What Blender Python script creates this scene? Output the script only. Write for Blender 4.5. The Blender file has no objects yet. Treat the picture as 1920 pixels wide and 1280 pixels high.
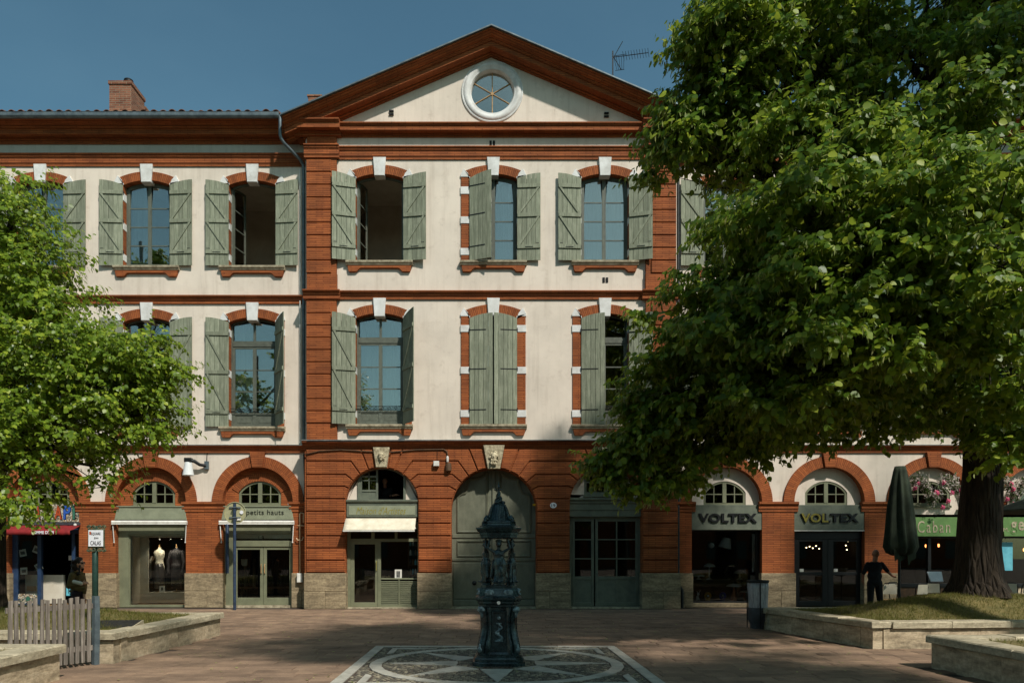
import bpy, bmesh, math, random
import numpy as np
from mathutils import Vector, Matrix
random.seed(7); RNG = np.random.default_rng(11)
sc = bpy.context.scene
COL = sc.collection
R = math.radians
# ---------------------------------------------------------------- camera, sky, sun, exposure
F, CX, CY, EYE = 1400.0, 917.0, 1040.0, 1.63      # focal length (photo px), vanishing point, eye height
cam_d = bpy.data.cameras.new('camera'); cam = bpy.data.objects.new('camera', cam_d); COL.objects.link(cam)
cam.location = (0, 0, EYE); cam.rotation_euler = (R(90), 0, 0)
cam_d.sensor_width = 36.0; cam_d.lens = 36.0 * F / 1920.0
cam_d.shift_x = (960 - CX) / 1920.0; cam_d.shift_y = (CY - 640) / 1920.0
cam_d.clip_start = 0.05; cam_d.clip_end = 2000
sc.camera = cam
SUN_AZ, SUN_EL = 34.0, 47.0                       # sun behind the camera, to the right
wld = bpy.data.worlds.new('World'); sc.world = wld; wld.use_nodes = True
wn = wld.node_tree.nodes; wn.clear()
sky = wn.new('ShaderNodeTexSky'); sky.sky_type = 'NISHITA'; sky.sun_disc = False
sky.sun_elevation = R(SUN_EL); sky.sun_rotation = R(180 - SUN_AZ)
sky.air_density = 1.0; sky.dust_density = 1.2; sky.ozone_density = 1.6
bg = wn.new('ShaderNodeBackground'); bg.inputs[1].default_value = 0.077
wo = wn.new('ShaderNodeOutputWorld')
tn = wn.new('ShaderNodeMix'); tn.data_type = 'RGBA'; tn.blend_type = 'MULTIPLY'; tn.inputs[0].default_value = 1; tn.inputs[7].default_value = (.78, 1.08, .92, 1)   # hazy teal cast of the whole sky
wld.node_tree.links.new(sky.outputs[0], tn.inputs[6])
tc0 = wn.new('ShaderNodeTexCoord'); mp0 = wn.new('ShaderNodeMapping'); mp0.inputs['Scale'].default_value = (1, 1, 2.4)
nz0 = wn.new('ShaderNodeTexNoise'); nz0.inputs['Scale'].default_value = 3.2; nz0.inputs['Detail'].default_value = 5
rp0 = wn.new('ShaderNodeValToRGB'); rp0.color_ramp.elements[0].position = .35; rp0.color_ramp.elements[0].color = (.90, .93, .95, 1); rp0.color_ramp.elements[1].position = .72; rp0.color_ramp.elements[1].color = (1.10, 1.06, 1.04, 1)
tn2 = wn.new('ShaderNodeMix'); tn2.data_type = 'RGBA'; tn2.blend_type = 'MULTIPLY'; tn2.inputs[0].default_value = 1    # thin veils of high haze
for a_, b_ in ((tc0.outputs['Generated'], mp0.inputs[0]), (mp0.outputs[0], nz0.inputs['Vector']), (nz0.outputs['Fac'], rp0.inputs[0]), (tn.outputs[2], tn2.inputs[6]), (rp0.outputs[0], tn2.inputs[7]), (tn2.outputs[2], bg.inputs[0])): wld.node_tree.links.new(a_, b_)

wld.node_tree.links.new(bg.outputs[0], wo.inputs[0])
sl = bpy.data.lights.new('sun', 'SUN'); sl.energy = 3.3; sl.angle = R(2.0); sl.color = (1.0, 0.95, 0.88)
sun = bpy.data.objects.new('sun', sl); COL.objects.link(sun)
sd = Vector((-math.sin(R(SUN_AZ)) * math.cos(R(SUN_EL)), math.cos(R(SUN_AZ)) * math.cos(R(SUN_EL)), -math.sin(R(SUN_EL))))
sun.rotation_euler = sd.to_track_quat('-Z', 'Y').to_euler(); sun.location = (10, -20, 30)
sc.view_settings.view_transform = 'Standard'; sc.view_settings.look = 'None'
sc.view_settings.gamma = 1.0; sc.view_settings.use_curve_mapping = False
sc.view_settings.exposure = 0.43
# ---------------------------------------------------------------- measuring helpers (photo px -> metres at a known depth)
def U(px, Y): return (px - CX) * Y / F
def V(py, Y): return EYE - (py - CY) * Y / F
PY, WY = 22.8, 23.2                               # wall planes of pavilion and wings
# ---------------------------------------------------------------- objects
W = {}
def wl(o): return W.get(o.name, Vector((0, 0, 0))) if o else Vector((0, 0, 0))
def link(ob, parent=None, loc=(0, 0, 0)):
    COL.objects.link(ob); loc = Vector(loc)
    W[ob.name] = loc
    if parent: ob.parent = parent
    ob.location = loc - wl(parent)
    return ob
def tag(o, label=None, cat=None, group=None, kind=None):
    if label: o['label'] = label
    if cat: o['category'] = cat
    if group: o['group'] = group
    if kind: o['kind'] = kind
    return o
def thing(name, label, cat, loc=(0, 0, 0), group=None):
    o = bpy.data.objects.new(name, None); o.empty_display_size = 0.1
    link(o, None, loc)
    return tag(o, label, cat, group)
def inset(poly, d):
    n = len(poly); out = []
    for i in range(n):
        a, b, c = Vector(poly[i - 1]), Vector(poly[i]), Vector(poly[(i + 1) % n])
        e1, e2 = (b - a), (c - b)
        if e1.length < 1e-6 or e2.length < 1e-6: out.append((b.x, b.y)); continue
        e1.normalize(); e2.normalize()
        n1, n2 = Vector((-e1.y, e1.x)), Vector((-e2.y, e2.x))
        m = n1 + n2
        k = m.length_squared
        if k < 1e-4: out.append((b.x + n1.x * d, b.y + n1.y * d)); continue
        m = m * (2 * d / k)
        if m.length > 3 * abs(d): m = m.normalized() * 3 * abs(d)
        out.append((b.x + m.x, b.y + m.y))
    return out
class MB:
    def __init__(s): s.v = []; s.f = []; s.uv = []; s.mi = []
    def add(s, vs, fs, uv=None, mi=0):
        o = len(s.v); s.v += [tuple(p) for p in vs]
        for i, f in enumerate(fs):
            s.f.append([o + k for k in f]); s.uv.append(uv[i] if uv else None); s.mi.append(mi)
        return s
    def box(s, x0, x1, y0, y1, z0, z1, mi=0):
        vs = [(x0, y0, z0), (x1, y0, z0), (x1, y1, z0), (x0, y1, z0), (x0, y0, z1), (x1, y0, z1), (x1, y1, z1), (x0, y1, z1)]
        return s.add(vs, [(0, 3, 2, 1), (4, 5, 6, 7), (0, 1, 5, 4), (1, 2, 6, 5), (2, 3, 7, 6), (3, 0, 4, 7)], mi=mi)
    def bbox(s, x0, x1, y0, y1, z0, z1, b=0.01):   # box with chamfered front edges
        return s.prism([(x0, z0), (x1, z0), (x1, z1), (x0, z1)], y0, y1, b)
    def prism(s, poly, y0, y1, ch=0, mi=0, uvf=None):   # polygon (x,z), counter-clockwise seen from -Y; y0 is the front
        n = len(poly); vs = []; fs = []
        if ch:
            ins = inset(poly, ch)
            vs = [(x, y0, z) for x, z in ins] + [(x, y0 + ch, z) for x, z in poly] + [(x, y1, z) for x, z in poly]
            fs = [list(range(n)), list(range(3 * n - 1, 2 * n - 1, -1))]
            for k in (0, n):
                for i in range(n): j = (i + 1) % n; fs.append((k + j, k + i, k + n + i, k + n + j))
        else:
            vs = [(x, y0, z) for x, z in poly] + [(x, y1, z) for x, z in poly]
            fs = [list(range(n)), list(range(2 * n - 1, n - 1, -1))]
            for i in range(n): j = (i + 1) % n; fs.append((j, i, n + i, n + j))
        uv = None
        if uvf: uv = [[uvf(vs[k]) for k in f] for f in fs]
        return s.add(vs, fs, uv, mi)
    def sweep(s, prof, frames, cap=True, closed=True, loop=False, mi=0):  # prof (a,b); frames (origin, A, B)
        n = len(prof); vs = []; fs = []; m = len(frames)
        for o, A, B in frames:
            o, A, B = Vector(o), Vector(A), Vector(B)
            for a, b in prof: vs.append(o + A * a + B * b)
        for k in range(m if loop else m - 1):
            k2 = (k + 1) % m
            for i in range(n if closed else n - 1):
                j = (i + 1) % n; fs.append((k * n + i, k * n + j, k2 * n + j, k2 * n + i))
        if cap and closed and not loop: fs += [list(range(n))[::-1], [(m - 1) * n + i for i in range(n)]]
        return s.add(vs, fs, mi=mi)
    def mould(s, prof, Y, x0, x1, mi=0):           # horizontal moulding: profile (projection towards viewer, z)
        return s.sweep(prof, [((x0, Y, 0), (0, -1, 0), (0, 0, 1)), ((x1, Y, 0), (0, -1, 0), (0, 0, 1))], mi=mi)
    def lathe(s, prof, c=(0, 0, 0), seg=24, ex=None, mi=0, axis='Z'):
        vs = []; fs = []; n = len(prof)
        for r, z in prof:
            for k in range(seg):
                a = 2 * math.pi * k / seg; q = r * (ex(a, z) if ex else 1)
                p = (q * math.cos(a), q * math.sin(a), z)
                if axis == 'Y': p = (p[0], p[2], p[1])
                if axis == 'X': p = (p[2], p[0], p[1])
                vs.append((c[0] + p[0], c[1] + p[1], c[2] + p[2]))
        for i in range(n - 1):
            for k in range(seg):
                k2 = (k + 1) % seg; fs.append((i * seg + k, i * seg + k2, (i + 1) * seg + k2, (i + 1) * seg + k))
        fs += [list(range(seg))[::-1], [(n - 1) * seg + k for k in range(seg)]]
        return s.add(vs, fs, mi=mi)
    def tube(s, pts, r, seg=8, mi=0, cap=True):
        pts = [Vector(p) for p in pts]; n = len(pts)
        rs = r if isinstance(r, (list, tuple)) else [r] * n
        prev = None; frames = []
        for i in range(n):
            t = (pts[min(i + 1, n - 1)] - pts[max(i - 1, 0)])
            t = t.normalized() if t.length > 1e-9 else Vector((0, 0, 1))
            a = prev if prev else (Vector((0, 0, 1)) if abs(t.z) < .9 else Vector((1, 0, 0)))
            A = (a - t * a.dot(t)); A = A.normalized() if A.length > 1e-6 else t.orthogonal().normalized()
            prev = A; frames.append((pts[i], A * rs[i], t.cross(A) * rs[i]))
        prof = [(math.cos(2 * math.pi * k / seg), math.sin(2 * math.pi * k / seg)) for k in range(seg)]
        return s.sweep(prof, frames, cap=cap, mi=mi)
    def arc(s, cx, cz, r0, r1, a0, a1, y0, y1, seg=24, ch=0, mi=0):   # ring of a semicircular arch, courses radial
        for k in range(seg):
            p, q = a0 + (a1 - a0) * k / seg, a0 + (a1 - a0) * (k + 1) / seg
            pts = [(r1, p), (r1, q), (r0, q), (r0, p)]
            vs = []; uvv = []
            for y in (y0, y1):
                for r, a in pts:
                    vs.append((cx + r * math.cos(a), y, cz + r * math.sin(a))); uvv.append((r + y, a * (r0 + r1) / 2))
            fs = [(0, 1, 2, 3), (7, 6, 5, 4), (1, 0, 4, 5), (3, 2, 6, 7)]
            if k == 0: fs.append((0, 3, 7, 4))
            if k == seg - 1: fs.append((2, 1, 5, 6))
            s.add(vs, fs, [[uvv[i] for i in f] for f in fs], mi)
        return s
    def ico(s, c, r, sub=1, sc3=(1, 1, 1), mi=0):
        bm = bmesh.new(); bmesh.ops.create_icosphere(bm, subdivisions=sub, radius=1)
        vs = [(c[0] + v.co.x * r * sc3[0], c[1] + v.co.y * r * sc3[1], c[2] + v.co.z * r * sc3[2]) for v in bm.verts]
        fs = [[v.index for v in f.verts] for f in bm.faces]; bm.free()
        return s.add(vs, fs, mi=mi)
    def mesh(s, name, org=Vector((0, 0, 0)), smooth=False, recalc=True):
        me = bpy.data.meshes.new(name); org = Vector(org)
        me.from_pydata([(p[0] - org.x, p[1] - org.y, p[2] - org.z) for p in s.v], [], s.f)
        ul = me.uv_layers.new(name='UVMap'); dat = np.empty(len(me.loops) * 2, np.float32); li = 0
        me.update()
        for pi, f in enumerate(s.f):
            uv = s.uv[pi]
            if uv is None:
                nrm = me.polygons[pi].normal; ax, ay, az = abs(nrm.x), abs(nrm.y), abs(nrm.z)
                if ay >= ax and ay >= az: uv = [(s.v[k][0], s.v[k][2]) for k in f]
                elif ax >= az: uv = [(s.v[k][1] + .37, s.v[k][2]) for k in f]
                else: uv = [(s.v[k][0], s.v[k][1]) for k in f]
            for a, b in uv: dat[li] = a; dat[li + 1] = b; li += 2
        ul.data.foreach_set('uv', dat)
        if any(s.mi): me.polygons.foreach_set('material_index', s.mi)
        if recalc:
            bm = bmesh.new(); bm.from_mesh(me); bmesh.ops.recalc_face_normals(bm, faces=bm.faces); bm.to_mesh(me); bm.free()
        if smooth: me.polygons.foreach_set('use_smooth', [True] * len(me.polygons))
        return me
    def build(s, name, mat, parent=None, smooth=False, origin=None, **kw):
        if origin is None:
            a = np.array(s.v); lo, hi = a.min(0), a.max(0)
            origin = ((lo[0] + hi[0]) / 2, (lo[1] + hi[1]) / 2, lo[2])
        me = s.mesh(name, origin, smooth)
        for m in (mat if isinstance(mat, (list, tuple)) else [mat]): me.materials.append(M[m])
        ob = bpy.data.objects.new(name, me); link(ob, parent, origin)
        if smooth == 'auto': autosmooth(me)
        if kw: tag(ob, **kw)
        return ob
def autosmooth(me, ang=40):
    bm = bmesh.new(); bm.from_mesh(me)
    for e in bm.edges: e.smooth = not (len(e.link_faces) == 2 and e.calc_face_angle(0) > R(ang))
    for f in bm.faces: f.smooth = True
    bm.to_mesh(me); bm.free()
def inst(name, me, parent, loc, rot=None, scale=None):      # place shared mesh data at a world location
    ob = bpy.data.objects.new(name, me); link(ob, parent, loc)
    if rot: ob.rotation_euler = rot
    if scale: ob.scale = scale
    return ob
def local(name, me, parent, loc=(0, 0, 0), rot=None):       # child placed in the parent's local space
    ob = bpy.data.objects.new(name, me); COL.objects.link(ob); ob.parent = parent; ob.location = loc
    W[ob.name] = Vector((0, 0, 0))
    if rot: ob.rotation_euler = rot
    return ob
def meshof(mb, name, mat, smooth=False):
    me = mb.mesh(name, (0, 0, 0), bool(smooth))
    for m in (mat if isinstance(mat, (list, tuple)) else [mat]): me.materials.append(M[m])
    if smooth == 'auto': autosmooth(me)
    return me
def blob(name, prims, voxel, mat, parent=None, loc=None, smooth_it=2, as_mesh=False, org=(0, 0, 0)):
    """one continuous surface grown over tapered limbs and ellipsoids"""
    mb = MB()
    for p in prims:
        if p[0] == 'c':
            a, b, r0, r1 = Vector(p[1]), Vector(p[2]), p[3], p[4]
            n = 10; t = (b - a); L = t.length; t = t / max(L, 1e-6)
            pts = []; rr = []
            for k in range(5): th = math.pi / 2 * k / 4.5; pts.append(a - t * r0 * math.cos(th)); rr.append(max(r0 * math.sin(th), r0 * .08))
            for k in range(5): th = math.pi / 2 * (k + .5) / 4.5; pts.append(b + t * r1 * math.sin(th)); rr.append(max(r1 * math.cos(th), r1 * .08))
            mb.tube(pts, rr, n)
        elif p[0] == 'e':
            mb.ico(p[1], 1, 2, p[2])
        elif p[0] == 'm':
            p[1](mb)
    me = mb.mesh(name)
    ob = bpy.data.objects.new('tmp', me); COL.objects.link(ob)
    m = ob.modifiers.new('r', 'REMESH'); m.mode = 'VOXEL'; m.voxel_size = voxel
    if smooth_it:
        m2 = ob.modifiers.new('s', 'SMOOTH'); m2.factor = .5; m2.iterations = smooth_it
    dg = bpy.context.evaluated_depsgraph_get(); dg.update()
    nm = bpy.data.meshes.new_from_object(ob.evaluated_get(dg)); nm.name = name
    bpy.data.objects.remove(ob); bpy.data.meshes.remove(me)
    nm.polygons.foreach_set('use_smooth', [True] * len(nm.polygons))
    nm.materials.clear(); nm.materials.append(M[mat])
    if as_mesh: return nm
    o = bpy.data.objects.new(name, nm)
    o.data.transform(Matrix.Translation(-Vector(org)))
    return link(o, parent, Vector(loc or (0, 0, 0)) + Vector(org))
FONTS = {}
def text(name, s, mat, parent, x0, x1, z0, z1, y, ext=0.008, shear=0, space=1.0, both=True, bold=0):
    """raised lettering standing in the plane Y = y, fitted to the given box"""
    cu = bpy.data.curves.new('t', 'FONT'); cu.body = s; cu.size = 1; cu.extrude = 0.5; cu.shear = shear; cu.space_character = space
    cu.offset = bold; cu.resolution_u = 3
    ob = bpy.data.objects.new('t', cu); COL.objects.link(ob)
    dg = bpy.context.evaluated_depsgraph_get(); dg.update()
    me = bpy.data.meshes.new_from_object(ob.evaluated_get(dg)); bpy.data.objects.remove(ob); bpy.data.curves.remove(cu)
    n = len(me.vertices); a = np.empty(n * 3); me.vertices.foreach_get('co', a); a = a.reshape(-1, 3)
    lo, hi = a.min(0), a.max(0); d = hi - lo
    q = np.empty_like(a)
    q[:, 0] = x0 + (a[:, 0] - lo[0]) / d[0] * (x1 - x0)
    q[:, 2] = z0 + (a[:, 1] - lo[1]) / d[1] * (z1 - z0)
    q[:, 1] = y - (a[:, 2] - lo[2]) / d[2] * ext
    org = Vector(((x0 + x1) / 2, y, z0)); q -= np.array(org)
    me.vertices.foreach_set('co', q.ravel()); me.update()
    me.materials.clear(); me.materials.append(M[mat])
    me.name = name
    return link(bpy.data.objects.new(name, me), parent, org)
# ---------------------------------------------------------------- materials
M = {}
def S(r, g, b):
    f = lambda c: ((c / 255 + .055) / 1.055) ** 2.4 if c > 10.3 else c / 255 / 12.92
    return (f(r), f(g), f(b), 1)
class NT:
    def __init__(s, name):
        s.m = bpy.data.materials.new(name); s.m.use_nodes = True; s.t = s.m.node_tree; s.t.nodes.clear()
        s.out = s.n('ShaderNodeOutputMaterial'); M[name] = s.m
    def n(s, typ, **kw):
        nd = s.t.nodes.new(typ)
        for k, v in kw.items(): setattr(nd, k, v)
        return nd
    def l(s, a, b): s.t.links.new(a, b)
    def set(s, nd, **kw):
        for k, v in kw.items():
            k = k.replace('_', ' '); i = nd.inputs[k] if k in nd.inputs else None
            if hasattr(v, 'is_output') or isinstance(v, bpy.types.NodeSocket): s.l(v, i)
            else: i.default_value = v
        return nd
    def coord(s, kind='UV', scale=(1, 1, 1), rnd=True):
        tc = s.n('ShaderNodeTexCoord'); mp = s.n('ShaderNodeMapping')
        s.l(tc.outputs[kind], mp.inputs[0]); mp.inputs['Scale'].default_value = scale
        if rnd:
            oi = s.n('ShaderNodeObjectInfo'); mu = s.n('ShaderNodeVectorMath', operation='SCALE'); mu.inputs[0].default_value = (37.1, 19.7, 53.3)
            s.l(oi.outputs['Random'], mu.inputs['Scale']); s.l(mu.outputs[0], mp.inputs['Location'])
        return mp.outputs[0]
    def noise(s, vec, scale, detail=4, rough=.6):
        nd = s.n('ShaderNodeTexNoise'); s.l(vec, nd.inputs['Vector'])
        nd.inputs['Scale'].default_value = scale; nd.inputs['Detail'].default_value = detail; nd.inputs['Roughness'].default_value = rough
        return nd.outputs['Fac']
    def ramp(s, fac, stops):
        nd = s.n('ShaderNodeValToRGB'); s.l(fac, nd.inputs[0]); e = nd.color_ramp.elements
        while len(e) < len(stops): e.new(.5)
        for k, (p, c) in enumerate(stops):
            e[k].position = p; e[k].color = c if len(c) == 4 else (*c, 1)
        return nd.outputs[0]
    def mix(s, fac, a, b, typ='MIX'):
        nd = s.n('ShaderNodeMix', data_type='RGBA', blend_type=typ)
        for k, v in ((0, fac), (6, a), (7, b)):
            if isinstance(v, bpy.types.NodeSocket): s.l(v, nd.inputs[k])
            else: nd.inputs[k].default_value = v
        return nd.outputs[2]
    def math(s, op, a, b=0.0):
        nd = s.n('ShaderNodeMath', operation=op)
        for k, v in ((0, a), (1, b)):
            if isinstance(v, bpy.types.NodeSocket): s.l(v, nd.inputs[k])
            else: nd.inputs[k].default_value = v
        return nd.outputs[0]
    def bump(s, h, strength=.3, dist=.01, nrm=None):
        nd = s.n('ShaderNodeBump'); s.l(h, nd.inputs['Height']); nd.inputs['Strength'].default_value = strength; nd.inputs['Distance'].default_value = dist
        if nrm: s.l(nrm, nd.inputs['Normal'])
        return nd.outputs[0]
    def pbr(s, col, rough=.7, metal=0, nrm=None, spec=.4):
        b = s.n('ShaderNodeBsdfPrincipled')
        for k, v in (('Base Color', col), ('Roughness', rough), ('Metallic', metal), ('Specular IOR Level', spec)):
            if isinstance(v, bpy.types.NodeSocket): s.l(v, b.inputs[k])
            else: b.inputs[k].default_value = v
        if nrm: s.l(nrm, b.inputs['Normal'])
        s.l(b.outputs[0], s.out.inputs[0]); return b
def dk(c, k): return (c[0] * k, c[1] * k, c[2] * k, 1)
def plain(name, c, c2=None, rough=.6, scale=6, bump=0, bscale=60, metal=0, rnd=.15, stretch=(1, 1, 1), kind='Object', spec=.4, fine=.12):
    """paint / stone / wood: two-tone weathering noise, fine grain, a little tone of its own for each object"""
    t = NT(name); v = t.coord(kind, stretch); c2 = c2 or dk(c, .75)
    f = t.ramp(t.noise(v, scale, 6, .62), [(.32, c2), (.66, c)])
    g = t.noise(v, bscale, 3)
    f = t.mix(fine, f, t.ramp(g, [(.3, (.1, .1, .1)), (.7, (.9, .9, .9))]), 'OVERLAY')
    if rnd:
        oi = t.n('ShaderNodeObjectInfo'); k = t.math('ADD', t.math('MULTIPLY', oi.outputs['Random'], 2 * rnd), 1 - rnd)
        cb = t.n('ShaderNodeCombineColor'); [t.l(k, cb.inputs[i]) for i in range(3)]
        f = t.mix(1.0, f, cb.outputs[0], 'MULTIPLY')
    r = t.math('ADD', t.math('MULTIPLY', t.noise(v, scale * 2.3), .25), rough - .12)
    t.pbr(f, r, metal, t.bump(g, bump, .008) if bump else None, spec)
    return t.m
def brickmat(name, c1, c2, mortar, row=.056, width=.42, msize=.009, bump=.6, rnd=.06, blotch=.5):
    t = NT(name); v = t.coord('UV', rnd=False)
    wob = t.noise(v, 3.0, 2); 
    vm = t.n('ShaderNodeVectorMath', operation='MULTIPLY_ADD'); cb = t.n('ShaderNodeCombineXYZ')
    t.l(t.math('MULTIPLY', t.math('SUBTRACT', wob, .5), .02), cb.inputs[1]); t.l(v, vm.inputs[0]); vm.inputs[1].default_value = (1, 1, 1); t.l(cb.outputs[0], vm.inputs[2])
    b = t.n('ShaderNodeTexBrick'); t.l(vm.outputs[0], b.inputs['Vector'])
    b.inputs['Color1'].default_value = c1; b.inputs['Color2'].default_value = c2; b.inputs['Mortar'].default_value = mortar
    b.inputs['Scale'].default_value = 1; b.inputs['Mortar Size'].default_value = msize; b.inputs['Mortar Smooth'].default_value = .6
    b.inputs['Brick Width'].default_value = width; b.inputs['Row Height'].default_value = row; b.inputs['Bias'].default_value = -.1
    big = t.noise(v, 1.1, 6, .65)
    c = t.mix(min(1, blotch * 2), b.outputs['Color'], t.ramp(big, [(.3, (.58, .60, .62)), (.7, (1.08, 1.05, 1.0))]), 'MULTIPLY')
    st = t.coord('UV', (5, .6, 1), rnd=False)
    c = t.mix(t.math('MULTIPLY', t.ramp(t.noise(st, 1.6, 5, .7), [(.52, (0, 0, 0)), (.75, (1, 1, 1))]), .35), c, dk(c2, .4))
    if rnd:
        oi = t.n('ShaderNodeObjectInfo'); k = t.math('ADD', t.math('MULTIPLY', oi.outputs['Random'], 2 * rnd), 1 - rnd)
        cc = t.n('ShaderNodeCombineColor'); [t.l(k, cc.inputs[i]) for i in range(3)]
        c = t.mix(1.0, c, cc.outputs[0], 'MULTIPLY')
    n1 = t.bump(t.noise(v, 70, 3), .25, .006)
    t.pbr(c, .8, 0, t.bump(t.math('SUBTRACT', 1.0, b.outputs['Fac']), bump, .008, n1), .25)
BR1, BR2 = S(168, 95, 51), S(142, 77, 41)
brickmat('brick', BR1, BR2, S(112, 60, 34))
brickmat('brick_old', S(150, 98, 74), S(110, 66, 50), S(150, 135, 115), row=.075, width=.26, msize=.012, bump=.8, rnd=0, blotch=.6)
# stucco
def stucco(name, c, dirt):
    t = NT(name); v = t.coord('UV', rnd=False)
    a = t.ramp(t.noise(v, .55, 7, .65), [(.25, dk(c, .80)), (.6, c)])
    st = t.coord('UV', (3.2, .22, 1), rnd=False)
    streak = t.ramp(t.noise(st, 1.5, 6, .7), [(.5, (0, 0, 0)), (.78, (1, 1, 1))])
    a = t.mix(t.math('MULTIPLY', streak, .32), a, dirt)
    pat = t.ramp(t.noise(v, 2.6, 8, .7), [(.56, (0, 0, 0)), (.72, (1, 1, 1))])
    a = t.mix(t.math('MULTIPLY', pat, .26), a, dirt)
    # hair cracks
    vo = t.n('ShaderNodeTexVoronoi', feature='DISTANCE_TO_EDGE'); t.l(t.coord('UV', (.45, .3, 1), rnd=False), vo.inputs['Vector']); vo.inputs['Scale'].default_value = 1.0
    cr = t.ramp(vo.outputs['Distance'], [(0.0, (1, 1, 1)), (.004, (0, 0, 0))])
    a = t.mix(t.math('MULTIPLY', t.math('MULTIPLY', cr, pat), .35), a, dk(dirt, .6))
    n1 = t.bump(t.noise(v, 9, 5), .12, .02); n2 = t.bump(t.noise(v, 120, 3), .22, .004, n1)
    t.pbr(a, .88, 0, n2, .2)
stucco('stucco', S(221, 208, 192), S(140, 122, 102))
stucco('stucco_shaded', S(190, 186, 174), S(120, 112, 98))  # duller stucco: shade under the wing eaves put into the colour
plain('white_paint', S(222, 222, 218), S(188, 186, 180), .7, 3, .2, 90, rnd=.04)
plain('sill_stone', S(190, 178, 150), S(120, 108, 86), .85, 7, .5, 50, rnd=.08)
def strata(name, c, c2, c3):
    t = NT(name); v = t.coord('UV', rnd=True); st = t.coord('UV', (.8, 3.4, 1), rnd=True)
    a = t.ramp(t.noise(st, 2.2, 8, .7), [(.28, c3), (.5, c2), (.72, c)])
    a = t.mix(.4, a, t.ramp(t.noise(v, 16, 6, .7), [(.3, (.1, .1, .1)), (.72, (.9, .9, .9))]), 'OVERLAY')
    hgt = t.math('ADD', t.noise(st, 7, 6, .7), t.math('MULTIPLY', t.noise(v, 45, 4), .5))
    t.pbr(a, .85, 0, t.bump(hgt, .5, .02), .25)
strata('base_stone', S(176, 158, 126), S(140, 124, 98), S(92, 82, 66))
strata('planter_stone', S(212, 194, 164), S(176, 158, 130), S(112, 100, 80))
strata('coping_stone', S(202, 190, 162), S(172, 160, 134), S(124, 114, 94))
# shutters: weathered grey-green paint on boards
def wood(name, c, bare, amt=.5, rough=.75, axis=(26, 26, 1.2), rnd=.12):
    t = NT(name); v = t.coord('Object', axis); g = t.noise(v, 1.0, 6, .7)
    v2 = t.coord('Object', (1, 1, .6)); big = t.noise(v2, 5, 5, .65)
    wear = t.ramp(t.math('ADD', t.math('MULTIPLY', g, .65), t.math('MULTIPLY', big, .45)), [(.52, (0, 0, 0)), (.72, (1, 1, 1))])
    a = t.ramp(g, [(.28, dk(c, .68)), (.62, c)])
    a = t.mix(t.math('MULTIPLY', wear, amt), a, bare)
    oi = t.n('ShaderNodeObjectInfo'); k = t.math('ADD', t.math('MULTIPLY', oi.outputs['Random'], 2 * rnd), 1 - rnd)
    cb = t.n('ShaderNodeCombineColor'); [t.l(k, cb.inputs[i]) for i in range(3)]
    a = t.mix(1.0, a, cb.outputs[0], 'MULTIPLY')
    t.pbr(a, rough, 0, t.bump(g, .45, .006), .3)
wood('shutter_wood', S(128, 133, 112), S(172, 174, 152), .55, rnd=.14, axis=(38, 38, 1.8))
wood('fence_wood', S(118, 108, 98), S(168, 158, 146), .7, .85, axis=(40, 40, 1.6))
plain('frame_paint', S(94, 98, 86), S(74, 78, 68), .55, 8, .1, 80)
plain('shop_green', S(122, 124, 98), S(104, 106, 84), .5, 3, .08, 60, rnd=.03)
plain('shop_green_dark', S(108, 113, 97), S(88, 94, 82), .5, 4, .1, 60, rnd=.03)
plain('shop_green_panel', S(142, 146, 122), S(124, 128, 106), .5, 4, .05, 60, rnd=.0)
plain('portal_green', S(114, 115, 97), S(94, 96, 80), .45, 5, .12, 60, rnd=.03, stretch=(1, 1, .5))
plain('blue_paint', S(40, 62, 92), S(30, 46, 70), .45, 6, .1)
plain('pole_blue', S(52, 68, 92), S(36, 46, 62), .45, 9, .1, metal=.2)
plain('black_paint', S(26, 27, 28), S(17, 18, 19), .4, 6, .1)
plain('zinc', S(112, 124, 128), S(78, 88, 94), .5, 5, .15, metal=.45)
plain('lead', S(130, 132, 128), S(88, 90, 90), .6, 6, .2, metal=.2)
plain('roof_tile', S(128, 84, 62), S(74, 56, 46), .85, 9, .5, 50, rnd=.25)
plain('dark_metal', S(40, 42, 42), S(26, 28, 28), .5, 8, .1, metal=.4)
plain('white_metal', S(226, 224, 216), S(200, 196, 186), .4, 6)
plain('canvas', S(226, 216, 194), S(200, 190, 166), .85, 4, .2, 140)
plain('red_canvas', S(150, 34, 34), S(118, 26, 28), .8, 5, .2, 140)
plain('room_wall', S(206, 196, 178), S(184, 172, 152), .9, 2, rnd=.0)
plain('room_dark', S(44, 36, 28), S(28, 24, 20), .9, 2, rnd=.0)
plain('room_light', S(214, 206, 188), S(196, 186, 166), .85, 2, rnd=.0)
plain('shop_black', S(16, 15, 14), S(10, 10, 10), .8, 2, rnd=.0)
plain('curtain_and_filler', S(228, 226, 220), S(204, 204, 200), .9, 3, .2, 30, stretch=(12, 12, .4))
plain('gold_letter', S(150, 140, 60), S(110, 100, 40), .4, 20, rnd=.0)
plain('dark_letter', S(40, 40, 30), S(30, 30, 24), .5, 9, rnd=.0)
plain('plate_white', S(235, 235, 238), S(220, 220, 224), .3, 6, rnd=.0)
plain('iron', S(58, 77, 78), S(19, 28, 30), .26, 7, .25, 40, metal=.25, rnd=.0, spec=.6, fine=.3)
plain('iron_highlight', S(140, 158, 160), S(56, 74, 80), .45, 16, .3, 60, metal=.3, rnd=.0)  # paler copy of the iron: highlights on the ornaments put into the colour
plain('post_green', S(44, 72, 62), S(32, 54, 48), .42, 9, .1, metal=.2)
plain('post_bronze', S(104, 106, 76), S(60, 72, 58), .45, 14, .2, metal=.3)
plain('carved_stone', S(204, 192, 160), S(120, 108, 84), .85, 12, .4, 60)
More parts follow.
